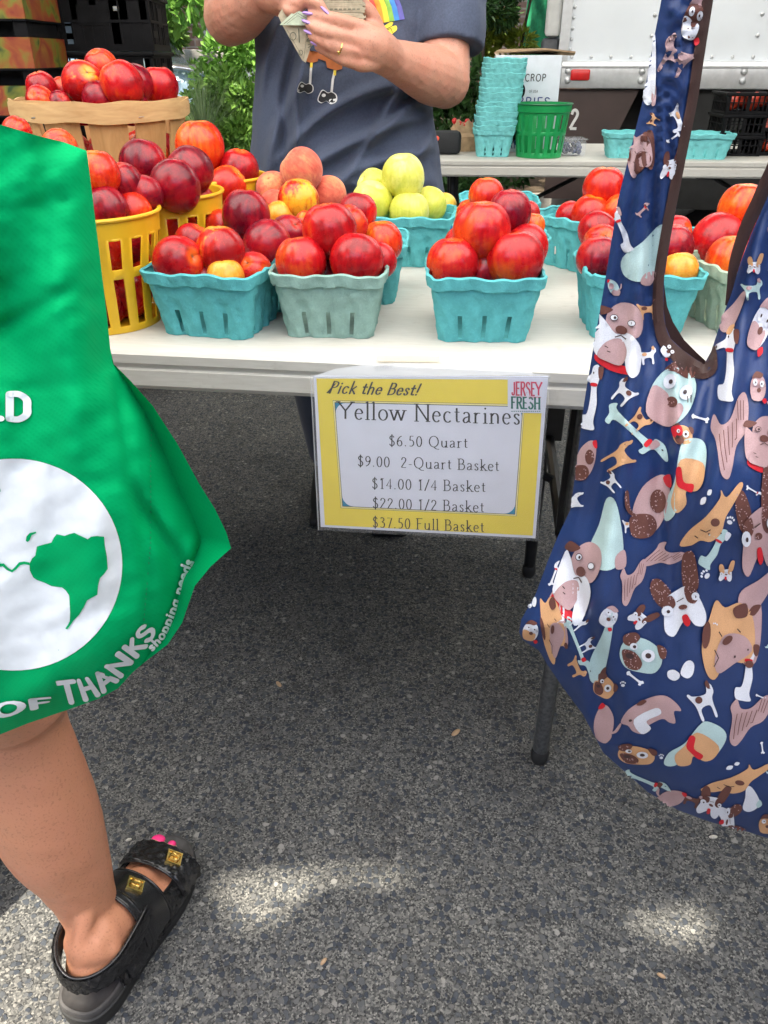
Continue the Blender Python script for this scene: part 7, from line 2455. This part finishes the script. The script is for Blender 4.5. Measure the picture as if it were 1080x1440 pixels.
for px in np.arange(806, 1500, 27): m.ball((X(px), -.003, Z(80)), (.0085, .006, .0085), 0, 8, 6)
for px in (803,): 
    for py in np.arange(-200, 78, 15): m.ball((X(px), -.003, Z(py)), (.0085, .006, .0085), 0, 8, 6)
for px in (911, 1049, 1190):
    for py in np.arange(-210, 78, 29): m.ball((X(px), -.003, Z(py)), (.0095, .006, .0095), 0, 8, 6)
o = m.build('rivet', MT['alu'], tk); o['kind'] = 'stuff'
for px in (803, 904, 1039, 1175):
    for py in (100, 112.5):
        m = MB(); m.ball((X(px), -.038, Z(py)), (.016, .010, .016), 0, 12, 8)
        m.build('bolt', MT['alu'], tk)
m = MB(); m.box((X(820), -.043, Z(105)), (X(833) - X(806.5), .016, Z(97.5) - Z(113)), bev=.008)
m.build('marker_reflector', MT['redlens'], tk)
# fairing and cab back at the left of the box
m = MB(); m.box((X(776), .05, (Z(52) + 3.2) / 2), (X(787) - X(765), .10, 3.2 - Z(52)), bev=.02)
m.build('fairing', MT['white'], tk)
m = MB(); m.box((X(775), .06, (Z(52) + .55) / 2), (X(789) - X(762), .10, Z(52) - .55 - .004), bev=.02)
m.build('cab_back', plain('paint_charcoal', (.045, .05, .06), .5, var=.2), tk)
# brown skirt with its number, dark space under the chassis
m = MB()
zs = .42
xs = [X(786), X(905), X(878), X(862), X(786)]
zz = [zr - .004, zr - .004, Z(200), zs, zs]
n_ = 5
v = [(xs[i], .0, zz[i]) for i in range(n_)] + [(xs[i], .03, zz[i]) for i in range(n_)]
m.add(v, [tuple(range(n_)), tuple(range(n_, 2 * n_))[::-1]] + [(i, n_ + i, n_ + (i + 1) % n_, (i + 1) % n_) for i in range(n_)])
m.build('skirt', MT['brownp'], tk, smooth=False)
m = MB()
P, w = text_polys("2", .17, .14, False, 0, .1)
for k, q_ in enumerate(P): m.add([(X(813) + (X(825) - X(813)) * p[0] / w, -.003 - .0001 * k, Z(181) + p[1] * (Z(153) - Z(181))) for p in q_], [tuple(range(len(q_)))])
m.build('number', MT['white'], tk, smooth=False)
m = MB()
m.box(((x0 + x1) / 2 + .1, 1.2, .80), (x1 - x0 - .3, 1.9, .22)); m.box(((x0 + x1) / 2, 1.9, .5), (x1 - x0, .06, .6))
m.build('chassis', MT['rubber'], tk, smooth=False)
m = MB(); m.box((X(1120), .035, .66), (1.25, .05, .55)); m.build('dark_underspace', MT['rubber'], tk, smooth=False)  # black sheet standing in for the dark opening under the truck
def wheel(cx, cy):
    m = MB()
    pr = [(.0, .20), (.02, .30), (.05, .44), (.12, .47), (.22, .47), (.28, .44), (.30, .30)]
    v, f = [], []
    for yy, rr in pr:
        for k in range(32):
            t = 2 * math.pi * k / 32; v.append((cx + rr * math.cos(t), cy + yy, .475 + rr * math.sin(t)))
    for j in range(len(pr) - 1):
        for k in range(32): f.append((j * 32 + k, j * 32 + (k + 1) % 32, (j + 1) * 32 + (k + 1) % 32, (j + 1) * 32 + k))
    f.append(tuple(range(6 * 32, 7 * 32)))
    m.add(v, f)
    o = m.build('wheel', MT['rubber'], tk)
    h = MB(); h.ball((cx, cy + .01, .475), (.20, .04, .20), 0, 20, 8); h.ball((cx, cy - .02, .475), (.07, .05, .07), 0, 12, 8)
    e = h.build('rim', MT['steel']); e.parent = o
wheel(X(985), .28); wheel(X(985) + 2.9, .28)
for dx in (-.62,):
    m = MB(); m.box((x1 + .75, 1.15, 1.15), (1.45, 1.9, 1.35), bev=.12); m.box((x1 + .65, 1.15, 2.05), (1.2, 1.7, .5), bev=.15)
    o = m.build('cab', plain('paint_cab_grey', (.05, .055, .065), .4), tk)
wheel(x1 + .8, .35)
tag(tk, 'white box truck with a riveted body, red reflector and brown skirt numbered 2', 'truck')


# ------------------------------------------------------------------ plants
def leaves(n_, fn, size, seed, long=2.0, droop=.3):
    """many small leaf faces; fn(g) gives a point and an outward direction"""
    g = np.random.default_rng(seed)
    v, f = [], []
    for _ in range(n_):
        p, out_ = fn(g)
        d_ = out_ + g.normal(size=3) * .7; d_[2] -= droop * g.random()
        d_ /= np.linalg.norm(d_) + 1e-9
        s_ = np.cross(d_, g.normal(size=3)); s_ /= np.linalg.norm(s_) + 1e-9
        L_ = size * g.uniform(.6, 1.35)
        nrm = np.cross(d_, s_) * L_ * .12
        b0 = len(v)
        v += [p, p + d_ * L_ * .5 + s_ * L_ / long / 2 + nrm, p + d_ * L_, p + d_ * L_ * .5 - s_ * L_ / long / 2 + nrm]
        f.append((b0, b0 + 1, b0 + 2, b0 + 3))
    return v, f


def clump_fn(clumps):
    w = np.array([c[3] ** 2 for c in clumps]); w = w / w.sum()
    def fn(g):
        c = clumps[g.choice(len(clumps), p=w)]
        d_ = g.normal(size=3); d_ /= np.linalg.norm(d_)
        r = c[3] * (.55 + .5 * g.random() ** .5)
        return np.array(c[:3]) + d_ * r * np.array([1, 1, .85]), d_
    return fn


def shrub(name, label, cat, x, y, w, h, n_, size, mat, seed, z0=0.0, shape='round', group=None, trunk_r=.015, long=2.0):
    root = empty(name, (x, y, z0))
    g = np.random.default_rng(seed)
    cl = []
    for _ in range(26):
        t = g.random()
        wd = {'round': .5 * math.sin(math.pi * (.18 + .74 * t)), 'cone': .5 * (1.05 - .8 * t), 'col': .42 + .08 * math.sin(9 * t)}[shape]
        a = g.uniform(0, 6.28); rr = w * wd * g.random() ** .5
        cl.append((rr * math.cos(a), rr * math.sin(a), h * (.1 + .85 * t), w * g.uniform(.10, .19)))
    v, f = leaves(n_, clump_fn(cl), size, seed, long)
    mk('foliage', v, f, mat, root, False)
    m = MB()
    for k in range(5):
        c = cl[k * 5]
        m.tube([(0.01 * k, 0, -.05), (c[0] * .4, c[1] * .4, c[2] * .5), (c[0], c[1], c[2])], [trunk_r, trunk_r * .7, trunk_r * .3], 6, 0, 3)
    m.build('stem', MT['bark'], root)
    tag(root, label, cat, group)
    return root


gy = lambda px, Y: U(px, 80, Y=Y).x
shrub('shrub', 'leafy green shrub between the crate stack and the vendor, lower and nearer', 'shrub', gy(318, 5.5), 5.5, .74, .98, 8000, .050, MT['leaf1'], 1, group='shrubs behind the vendor')
shrub('shrub', 'bright leafy shrub rising close beside the vendor\'s shirt', 'shrub', gy(346, 5.9), 5.9, .85, 1.22, 7000, .055, MT['leaf4'], 2, group='shrubs behind the vendor')
shrub('shrub', 'dark leafy shrub behind the wooden basket rim', 'shrub', gy(250, 5.8), 5.8, .7, .72, 4500, .055, MT['leaf1'], 3, group='shrubs behind the vendor')
shrub('shrub', 'dark green hedge shrub seen beneath the vendor\'s elbow beside the teal stack', 'shrub', gy(655, 4.6), 4.6, .62, 1.02, 4200, .05, MT['leaf2'], 4, group='shrubs behind the vendor')
shrub('conifer', 'dense dark green conifer behind the vendor\'s sleeve', 'conifer', gy(672, 6.9), 6.9, .62, 3.0, 9000, .06, MT['leaf2'], 5, .1, 'cone', None, .04, 3.2)
shrub('shrub', 'yellow-green feathery shrub beside the dark conifer', 'shrub', gy(712, 7.3), 7.3, .55, 2.3, 5200, .075, MT['leaf3'], 6, .1, 'col', None, .02, 3.0)
shrub('shrub', 'green shrub against the brick house left of the vendor', 'shrub', gy(236, 9.0), 9.0, .9, 1.25, 4200, .08, MT['leaf1'], 7, .1)
# arching grass tuft
root = empty('ornamental_grass', (gy(276, 5.0), 5.0, .58))
g = np.random.default_rng(11)
v, f = [], []
for k in range(240):
    a = g.uniform(0, 6.28); le = g.uniform(.25, .48); sp = g.uniform(.1, .9)
    d_ = np.array([math.cos(a), math.sin(a) * .6])
    s_ = np.array([-d_[1], d_[0], 0]) * .0035
    b0 = len(v)
    for j in range(6):
        t = j / 5
        c_ = np.array([d_[0] * le * sp * t, d_[1] * le * sp * t, le * (t * 1.15 - .55 * sp * t * t)])
        w_ = 1 - t * .9
        v += [c_ + s_ * w_, c_ - s_ * w_]
    for j in range(5): f.append((b0 + 2 * j, b0 + 2 * j + 1, b0 + 2 * j + 3, b0 + 2 * j + 2))
mk('blade', v, f, mat_leaf('leaf_grey_green', (.14, .22, .10), (.30, .38, .20)), root, False)['kind'] = 'stuff'
m = MB()
for k in range(5): m.tube([(0, 0, -.45), (.012 * k - .02, .0, .03)], [.010, .006], 6)
m.build('stem', MT['bark'], root)
tag(root, 'fine arching grey-green grass tuft in front of the parked car', 'grass tuft')

# tree with hanging leaves, its trunk behind the crate stack
root = empty('tree', (gy(70, 7.8), 7.8, .1))
m = MB()
m.tube([(0, 0, 0), (.05, 0, 1.4), (.15, .05, 2.6), (.1, .1, 4.2)], [.17, .13, .10, .05], 12, 0, 4)
m.build('trunk', MT['bark'], root)
m = MB()
limbs = [[(.1, .0, 2.2), (.6, -.4, 2.3), (1.05, -.8, 1.8), (1.45, -.95, 1.42)], [(.12, .05, 2.6), (.7, -.1, 2.4), (1.2, -.5, 1.75), (1.65, -.6, 1.62)], [(.1, .05, 2.9), (-.8, -.3, 3.3), (-1.6, -.6, 2.9)], [(.1, .1, 3.4), (.6, .6, 4.2), (1.4, .5, 4.3)]]
for l in limbs: m.tube(l, [.05, .035, .02, .01][:len(l)], 8, 0, 5)
m.build('limb', MT['bark'], root)
cl = []
for l in limbs:
    for p in catmull(l, 6)[3:]:
        cl.append((p[0] + g.uniform(-.2, .2), p[1] + g.uniform(-.2, .2), p[2] + g.uniform(-.2, .12), g.uniform(.14, .32)))
cl += [(g.uniform(-1.4, 2.8), g.uniform(-.8, .9), g.uniform(2.9, 4.6), g.uniform(.3, .5)) for _ in range(26)]
v, f = leaves(9000, clump_fn(cl), .10, 21, 1.8, .8)
mk('crown', v, f, MT['leaf4'], root, False)
tag(root, 'tree with bright green hanging leaves in front of the brick house', 'tree')

# big street trees out of view, their crowns spread to shade the garden strip
for k, (x, y, lab) in enumerate(((-4.6, 6.6, 'unseen big street tree shading the garden strip left of the stall'), (4.9, 8.6, 'unseen big street tree beyond the truck, its crown spread for shade'))):
    root = empty('street_tree', (x, y, .1))
    m = MB(); m.tube([(0, 0, -.1), (.1, 0, 2), (.25, -.2, 4.2), (.5, -.5, 6)], [.26, .2, .17, .08], 12, 0, 4); m.build('trunk', MT['bark'], root)
    m = MB()
    sgx = 1 if x < 0 else -1
    for l in ([(.2, -.1, 3.6), (1.5 * sgx, -.6, 4.8), (3.2 * sgx, -1.0, 5.4)], [(.25, -.2, 4.1), (.8 * sgx, -1.4, 5.2), (1.4 * sgx, -2.4, 5.8)], [(.3, -.2, 4.4), (-1.0 * sgx, -.8, 5.6), (-1.8 * sgx, -1.2, 6.2)], [(.3, -.3, 4.6), (2.2 * sgx, .8, 5.8)]): m.tube(l, [.09, .06, .03][:len(l)], 8, 0, 4)
    m.build('limb', MT['bark'], root)
    cl = [(g.uniform(-2.6, 5.0) * sgx, g.uniform(-4.6, 2.4), g.uniform(4.6, 7.0), g.uniform(.45, .85)) for _ in range(60)]
    v, f = leaves(5200, clump_fn(cl), .22, 31 + k, 1.6, .6)
    mk('crown', v, f, MT['leaf1'], root, False)
    tag(root, lab, 'tree')

# ------------------------------------------------------------------ brick house
HY = 10.5
MT['frame'] = plain('paint_frame', (.42, .42, .40), .6)
hs = empty('brick_house', (0, HY, .1))
hx = lambda px: U(px, 40, Y=HY).x
hz = lambda py: U(540, py, Y=HY).z - .1
def wall_with_holes(xa, xb, za, zb_, holes, mat, name):
    xs = sorted({xa, xb, *[h[0] for h in holes], *[h[1] for h in holes]}); zs_ = sorted({za, zb_, *[h[2] for h in holes], *[h[3] for h in holes]})
    m = MB()
    for i in range(len(xs) - 1):
        for j in range(len(zs_) - 1):
            cx, cz = (xs[i] + xs[i + 1]) / 2, (zs_[j] + zs_[j + 1]) / 2
            if any(h[0] < cx < h[1] and h[2] < cz < h[3] for h in holes): continue
            m.add([(xs[i], 0, zs_[j]), (xs[i + 1], 0, zs_[j]), (xs[i + 1], 0, zs_[j + 1]), (xs[i], 0, zs_[j + 1])], [(0, 1, 2, 3)])
    for h in holes:
        a, b2, c2, d2_ = h
        for P in ([(a, 0, c2), (b2, 0, c2), (b2, .12, c2), (a, .12, c2)], [(a, 0, d2_), (a, .12, d2_), (b2, .12, d2_), (b2, 0, d2_)], [(a, 0, c2), (a, .12, c2), (a, .12, d2_), (a, 0, d2_)], [(b2, 0, c2), (b2, 0, d2_), (b2, .12, d2_), (b2, .12, c2)]): m.add(P, [(0, 1, 2, 3)])
    m.build(name, mat, hs, smooth=False)
xa, xb = hx(-260), hx(1250)
wins = [(hx(284), hx(345), hz(72), hz(-90)), (hx(738), hx(800), hz(78), hz(-110)), (hx(560), hx(620), hz(60), hz(-110)), (hx(20), hx(90), hz(60), hz(-110))]
wall_with_holes(xa, xb, -.2, 6.5, wins, MT['brick'], 'wall')
for (a, b2, c2, d2_) in wins:
    m = MB()
    w_, h_ = b2 - a, d2_ - c2
    for cx, cz, sx_, sz_ in ((a + .04, (c2 + d2_) / 2, .08, h_), (b2 - .04, (c2 + d2_) / 2, .08, h_), ((a + b2) / 2, d2_ - .04, w_ - .16, .08), ((a + b2) / 2, c2 + .04, w_ - .16, .08), ((a + b2) / 2, (c2 + d2_) / 2 - .1, w_ - .16, .05)): m.box((cx, .06, cz), (sx_, .05, sz_))
    fr_ = m.build('window', MT['frame'], hs, smooth=False)
    m = MB(); m.box(((a + b2) / 2, .085, (c2 + d2_) / 2), (w_ - .02, .01, h_ - .02)); o = m.build('pane', MT['glass'], None, smooth=False); o.parent = fr_
    m = MB(); m.box(((a + b2) / 2, -.04, c2 - .045), (w_ + .16, .16, .085), bev=.01); o = m.build('sill', plain('stone_sill', (.42, .40, .36), .8), None); o.parent = fr_
for px in (222, 240):
    m = MB(); cx = hx(px); m.box((cx, -.7, hz(66) + 1.2), (.10, .10, 2.5), bev=.012); m.box((cx, -.7, hz(66) - .03), (.15, .15, .06), bev=.01); m.build('porch_post', MT['white'], hs)
m = MB(); m.box((hx(210), -.38, hz(66) - .10), (1.5, .8, .14), bev=.01)
for k in range(4): m.box((hx(300), -.30 - .26 * k, hz(84) - .09 - .13 * k), (.62, .26, .13), bev=.01)
m.build('step', plain('stone_step', (.36, .34, .31), .85, var=.15), hs)
m = MB(); m.box(((xa + xb) / 2, 2.2, 6.6), (xb - xa + .6, 5.2, .25)); m.build('roof', plain('roof_slate', (.08, .08, .09), .8), hs, smooth=False)
m = MB(); m.box((hx(352), -.25, .55), (.55, .12, 1.2), bev=.02); m.build('low_wall', plain('render_pale', (.45, .44, .41), .85, var=.1), hs)
tag(hs, 'brick house with pale window frames beyond the trees', 'house')

# folded green patio umbrella by the house
root = empty('patio_umbrella', (gy(752, 8.6), 8.6, .12))
m = MB(); m.tube([(0, 0, 0), (0, 0, 2.6)], .02, 8); m.build('pole', MT['white'], root)
m = MB()
v, f = [], []
for j in range(9):
    z = .85 + 1.6 * j / 8
    for k in range(24):
        t = 2 * math.pi * k / 24; r = (.105 - .075 * (j / 8) ** 1.5) * (1 + .28 * math.cos(6 * t + j * .2)); v.append((r * math.cos(t), r * math.sin(t), z))
for j in range(8):
    for k in range(24): f.append((j * 24 + k, j * 24 + (k + 1) % 24, (j + 1) * 24 + (k + 1) % 24, (j + 1) * 24 + k))
mk('cloth', v, f, plain('cloth_green', (.01, .20, .09), .8, var=.15), root)
m = MB(); m.tube([(0, 0, 0), (0, 0, .08)], [.22, .2], 16); m.build('base', MT['blackm'], root)
tag(root, 'folded dark green patio umbrella between the yellow-green shrub and the truck', 'umbrella')

# ------------------------------------------------------------------ parked car
cy = 7.0
root = empty('parked_car', (gy(104, cy), cy, 0))
K = FPX / (cy * CP)
# outline along x (0 at the cabin, bonnet to the right), z of the body line
prof = [(-2.4, .55), (-2.36, .85), (-2.0, .98), (-1.55, 1.02), (-.95, 1.40), (-.2, 1.46), (.15, 1.40), (.52, 1.03), (.62, 1.005), (.95, .97), (1.28, .86), (1.42, .70), (1.45, .45)]
def carbody(zf, wf, m):
    v, f = [], []
    C = catmull(prof, 4)
    n_ = len(C)
    for s, yo in ((0, 0), (1, .10), (2, .86), (3, 1.62), (4, 1.72)):
        for c in C:
            top = c[1] - (.10 if s in (0, 4) else 0) - (.0 if s == 2 else .015)
            v.append((c[0], yo, max(top, .3)))
    for j in range(4):
        for i in range(n_ - 1): f.append((j * n_ + i, j * n_ + i + 1, (j + 1) * n_ + i + 1, (j + 1) * n_ + i))
    for yo, s in ((0, 0), (1.72, 4)):
        b0 = len(v)
        for c in C: v.append((c[0], yo, .28))
        for i in range(n_ - 1): f.append((s * n_ + i, b0 + i, b0 + i + 1, s * n_ + i + 1))
    m.add(v, f)
m = MB(); carbody(0, 0, m)
m.build('body', plain('paint_silver_blue', (.24, .33, .37), .25, .3, var=.05), root, angle=50)
m = MB()
m.add([(.16, .12, 1.385), (.50, .10, 1.07), (.50, 1.6, 1.07), (.16, 1.58, 1.385)], [(0, 1, 2, 3)])
m.add([(.10, -.006, 1.30), (-.85, -.006, 1.30), (-1.25, -.006, 1.06), (.40, -.006, 1.04)], [(0, 1, 2, 3)])
m.build('windscreen', MT['glass'], root, smooth=False)
m = MB(); m.tube([(.55, .03, 1.00), (.95, .015, .955), (1.30, .03, .84)], .012, 8, 0, 5); m.build('trim', MT['steel'], root)
for wx in (-1.6, .92):
    w_ = MB()
    v, f = [], []
    for yy, rr in ((-.01, .14), (-.02, .27), (.02, .31), (.18, .31), (.2, .2)):
        for k in range(28): v.append((wx + rr * math.cos(2 * math.pi * k / 28), yy, .312 + rr * math.sin(2 * math.pi * k / 28)))
    for j in range(4):
        for k in range(28): f.append((j * 28 + k, j * 28 + (k + 1) % 28, (j + 1) * 28 + (k + 1) % 28, (j + 1) * 28 + k))
    w_.add(v, f)
    o = w_.build('wheel', MT['rubber'], root)
    h = MB(); h.ball((wx, -.01, .312), (.17, .02, .17), 0, 18, 8); e = h.build('rim', MT['steel']); e.parent = o
tag(root, 'silver-blue parked car whose bonnet shows between the crates and the shrubs', 'car')

# ------------------------------------------------------------------ bits on the road
for x, y, le, a, lab, mt in ((641, 1030, .011, .8, 'small dry brown leaf scrap on the asphalt right of centre', MT['kraft']), (1003, 1177, .007, .1, 'pale pebble lying on the asphalt below the navy bag', MT['white']), (392, 962, .009, 2.2, 'dry leaf scrap on the asphalt left of centre, below the sign', MT['kraft']), (455, 1352, .006, .9, 'tiny tan leaf scrap near the bottom centre of the road', MT['kraft']), (930, 1372, .006, 2.6, 'tiny tan leaf scrap near the bottom right of the road', MT['kraft']), (181, 1181, .005, .4, 'pale pebble lying on the asphalt near the sandal toe', MT['white'])):
    p = U(x, y, Z=.003)
    m = MB(); m.ball((0, 0, 0), (le, le * .45, .003), 0, 10, 6)
    o = m.build('pebble' if mt is MT['white'] else 'leaf_scrap', plain('stone_pale', (.4, .38, .33), .8, var=.2, vs=300) if mt is MT['white'] else mt); o.location = p; o.rotation_euler = (0, 0, a)
    tag(o, lab, 'pebble' if mt is MT['white'] else 'leaf')
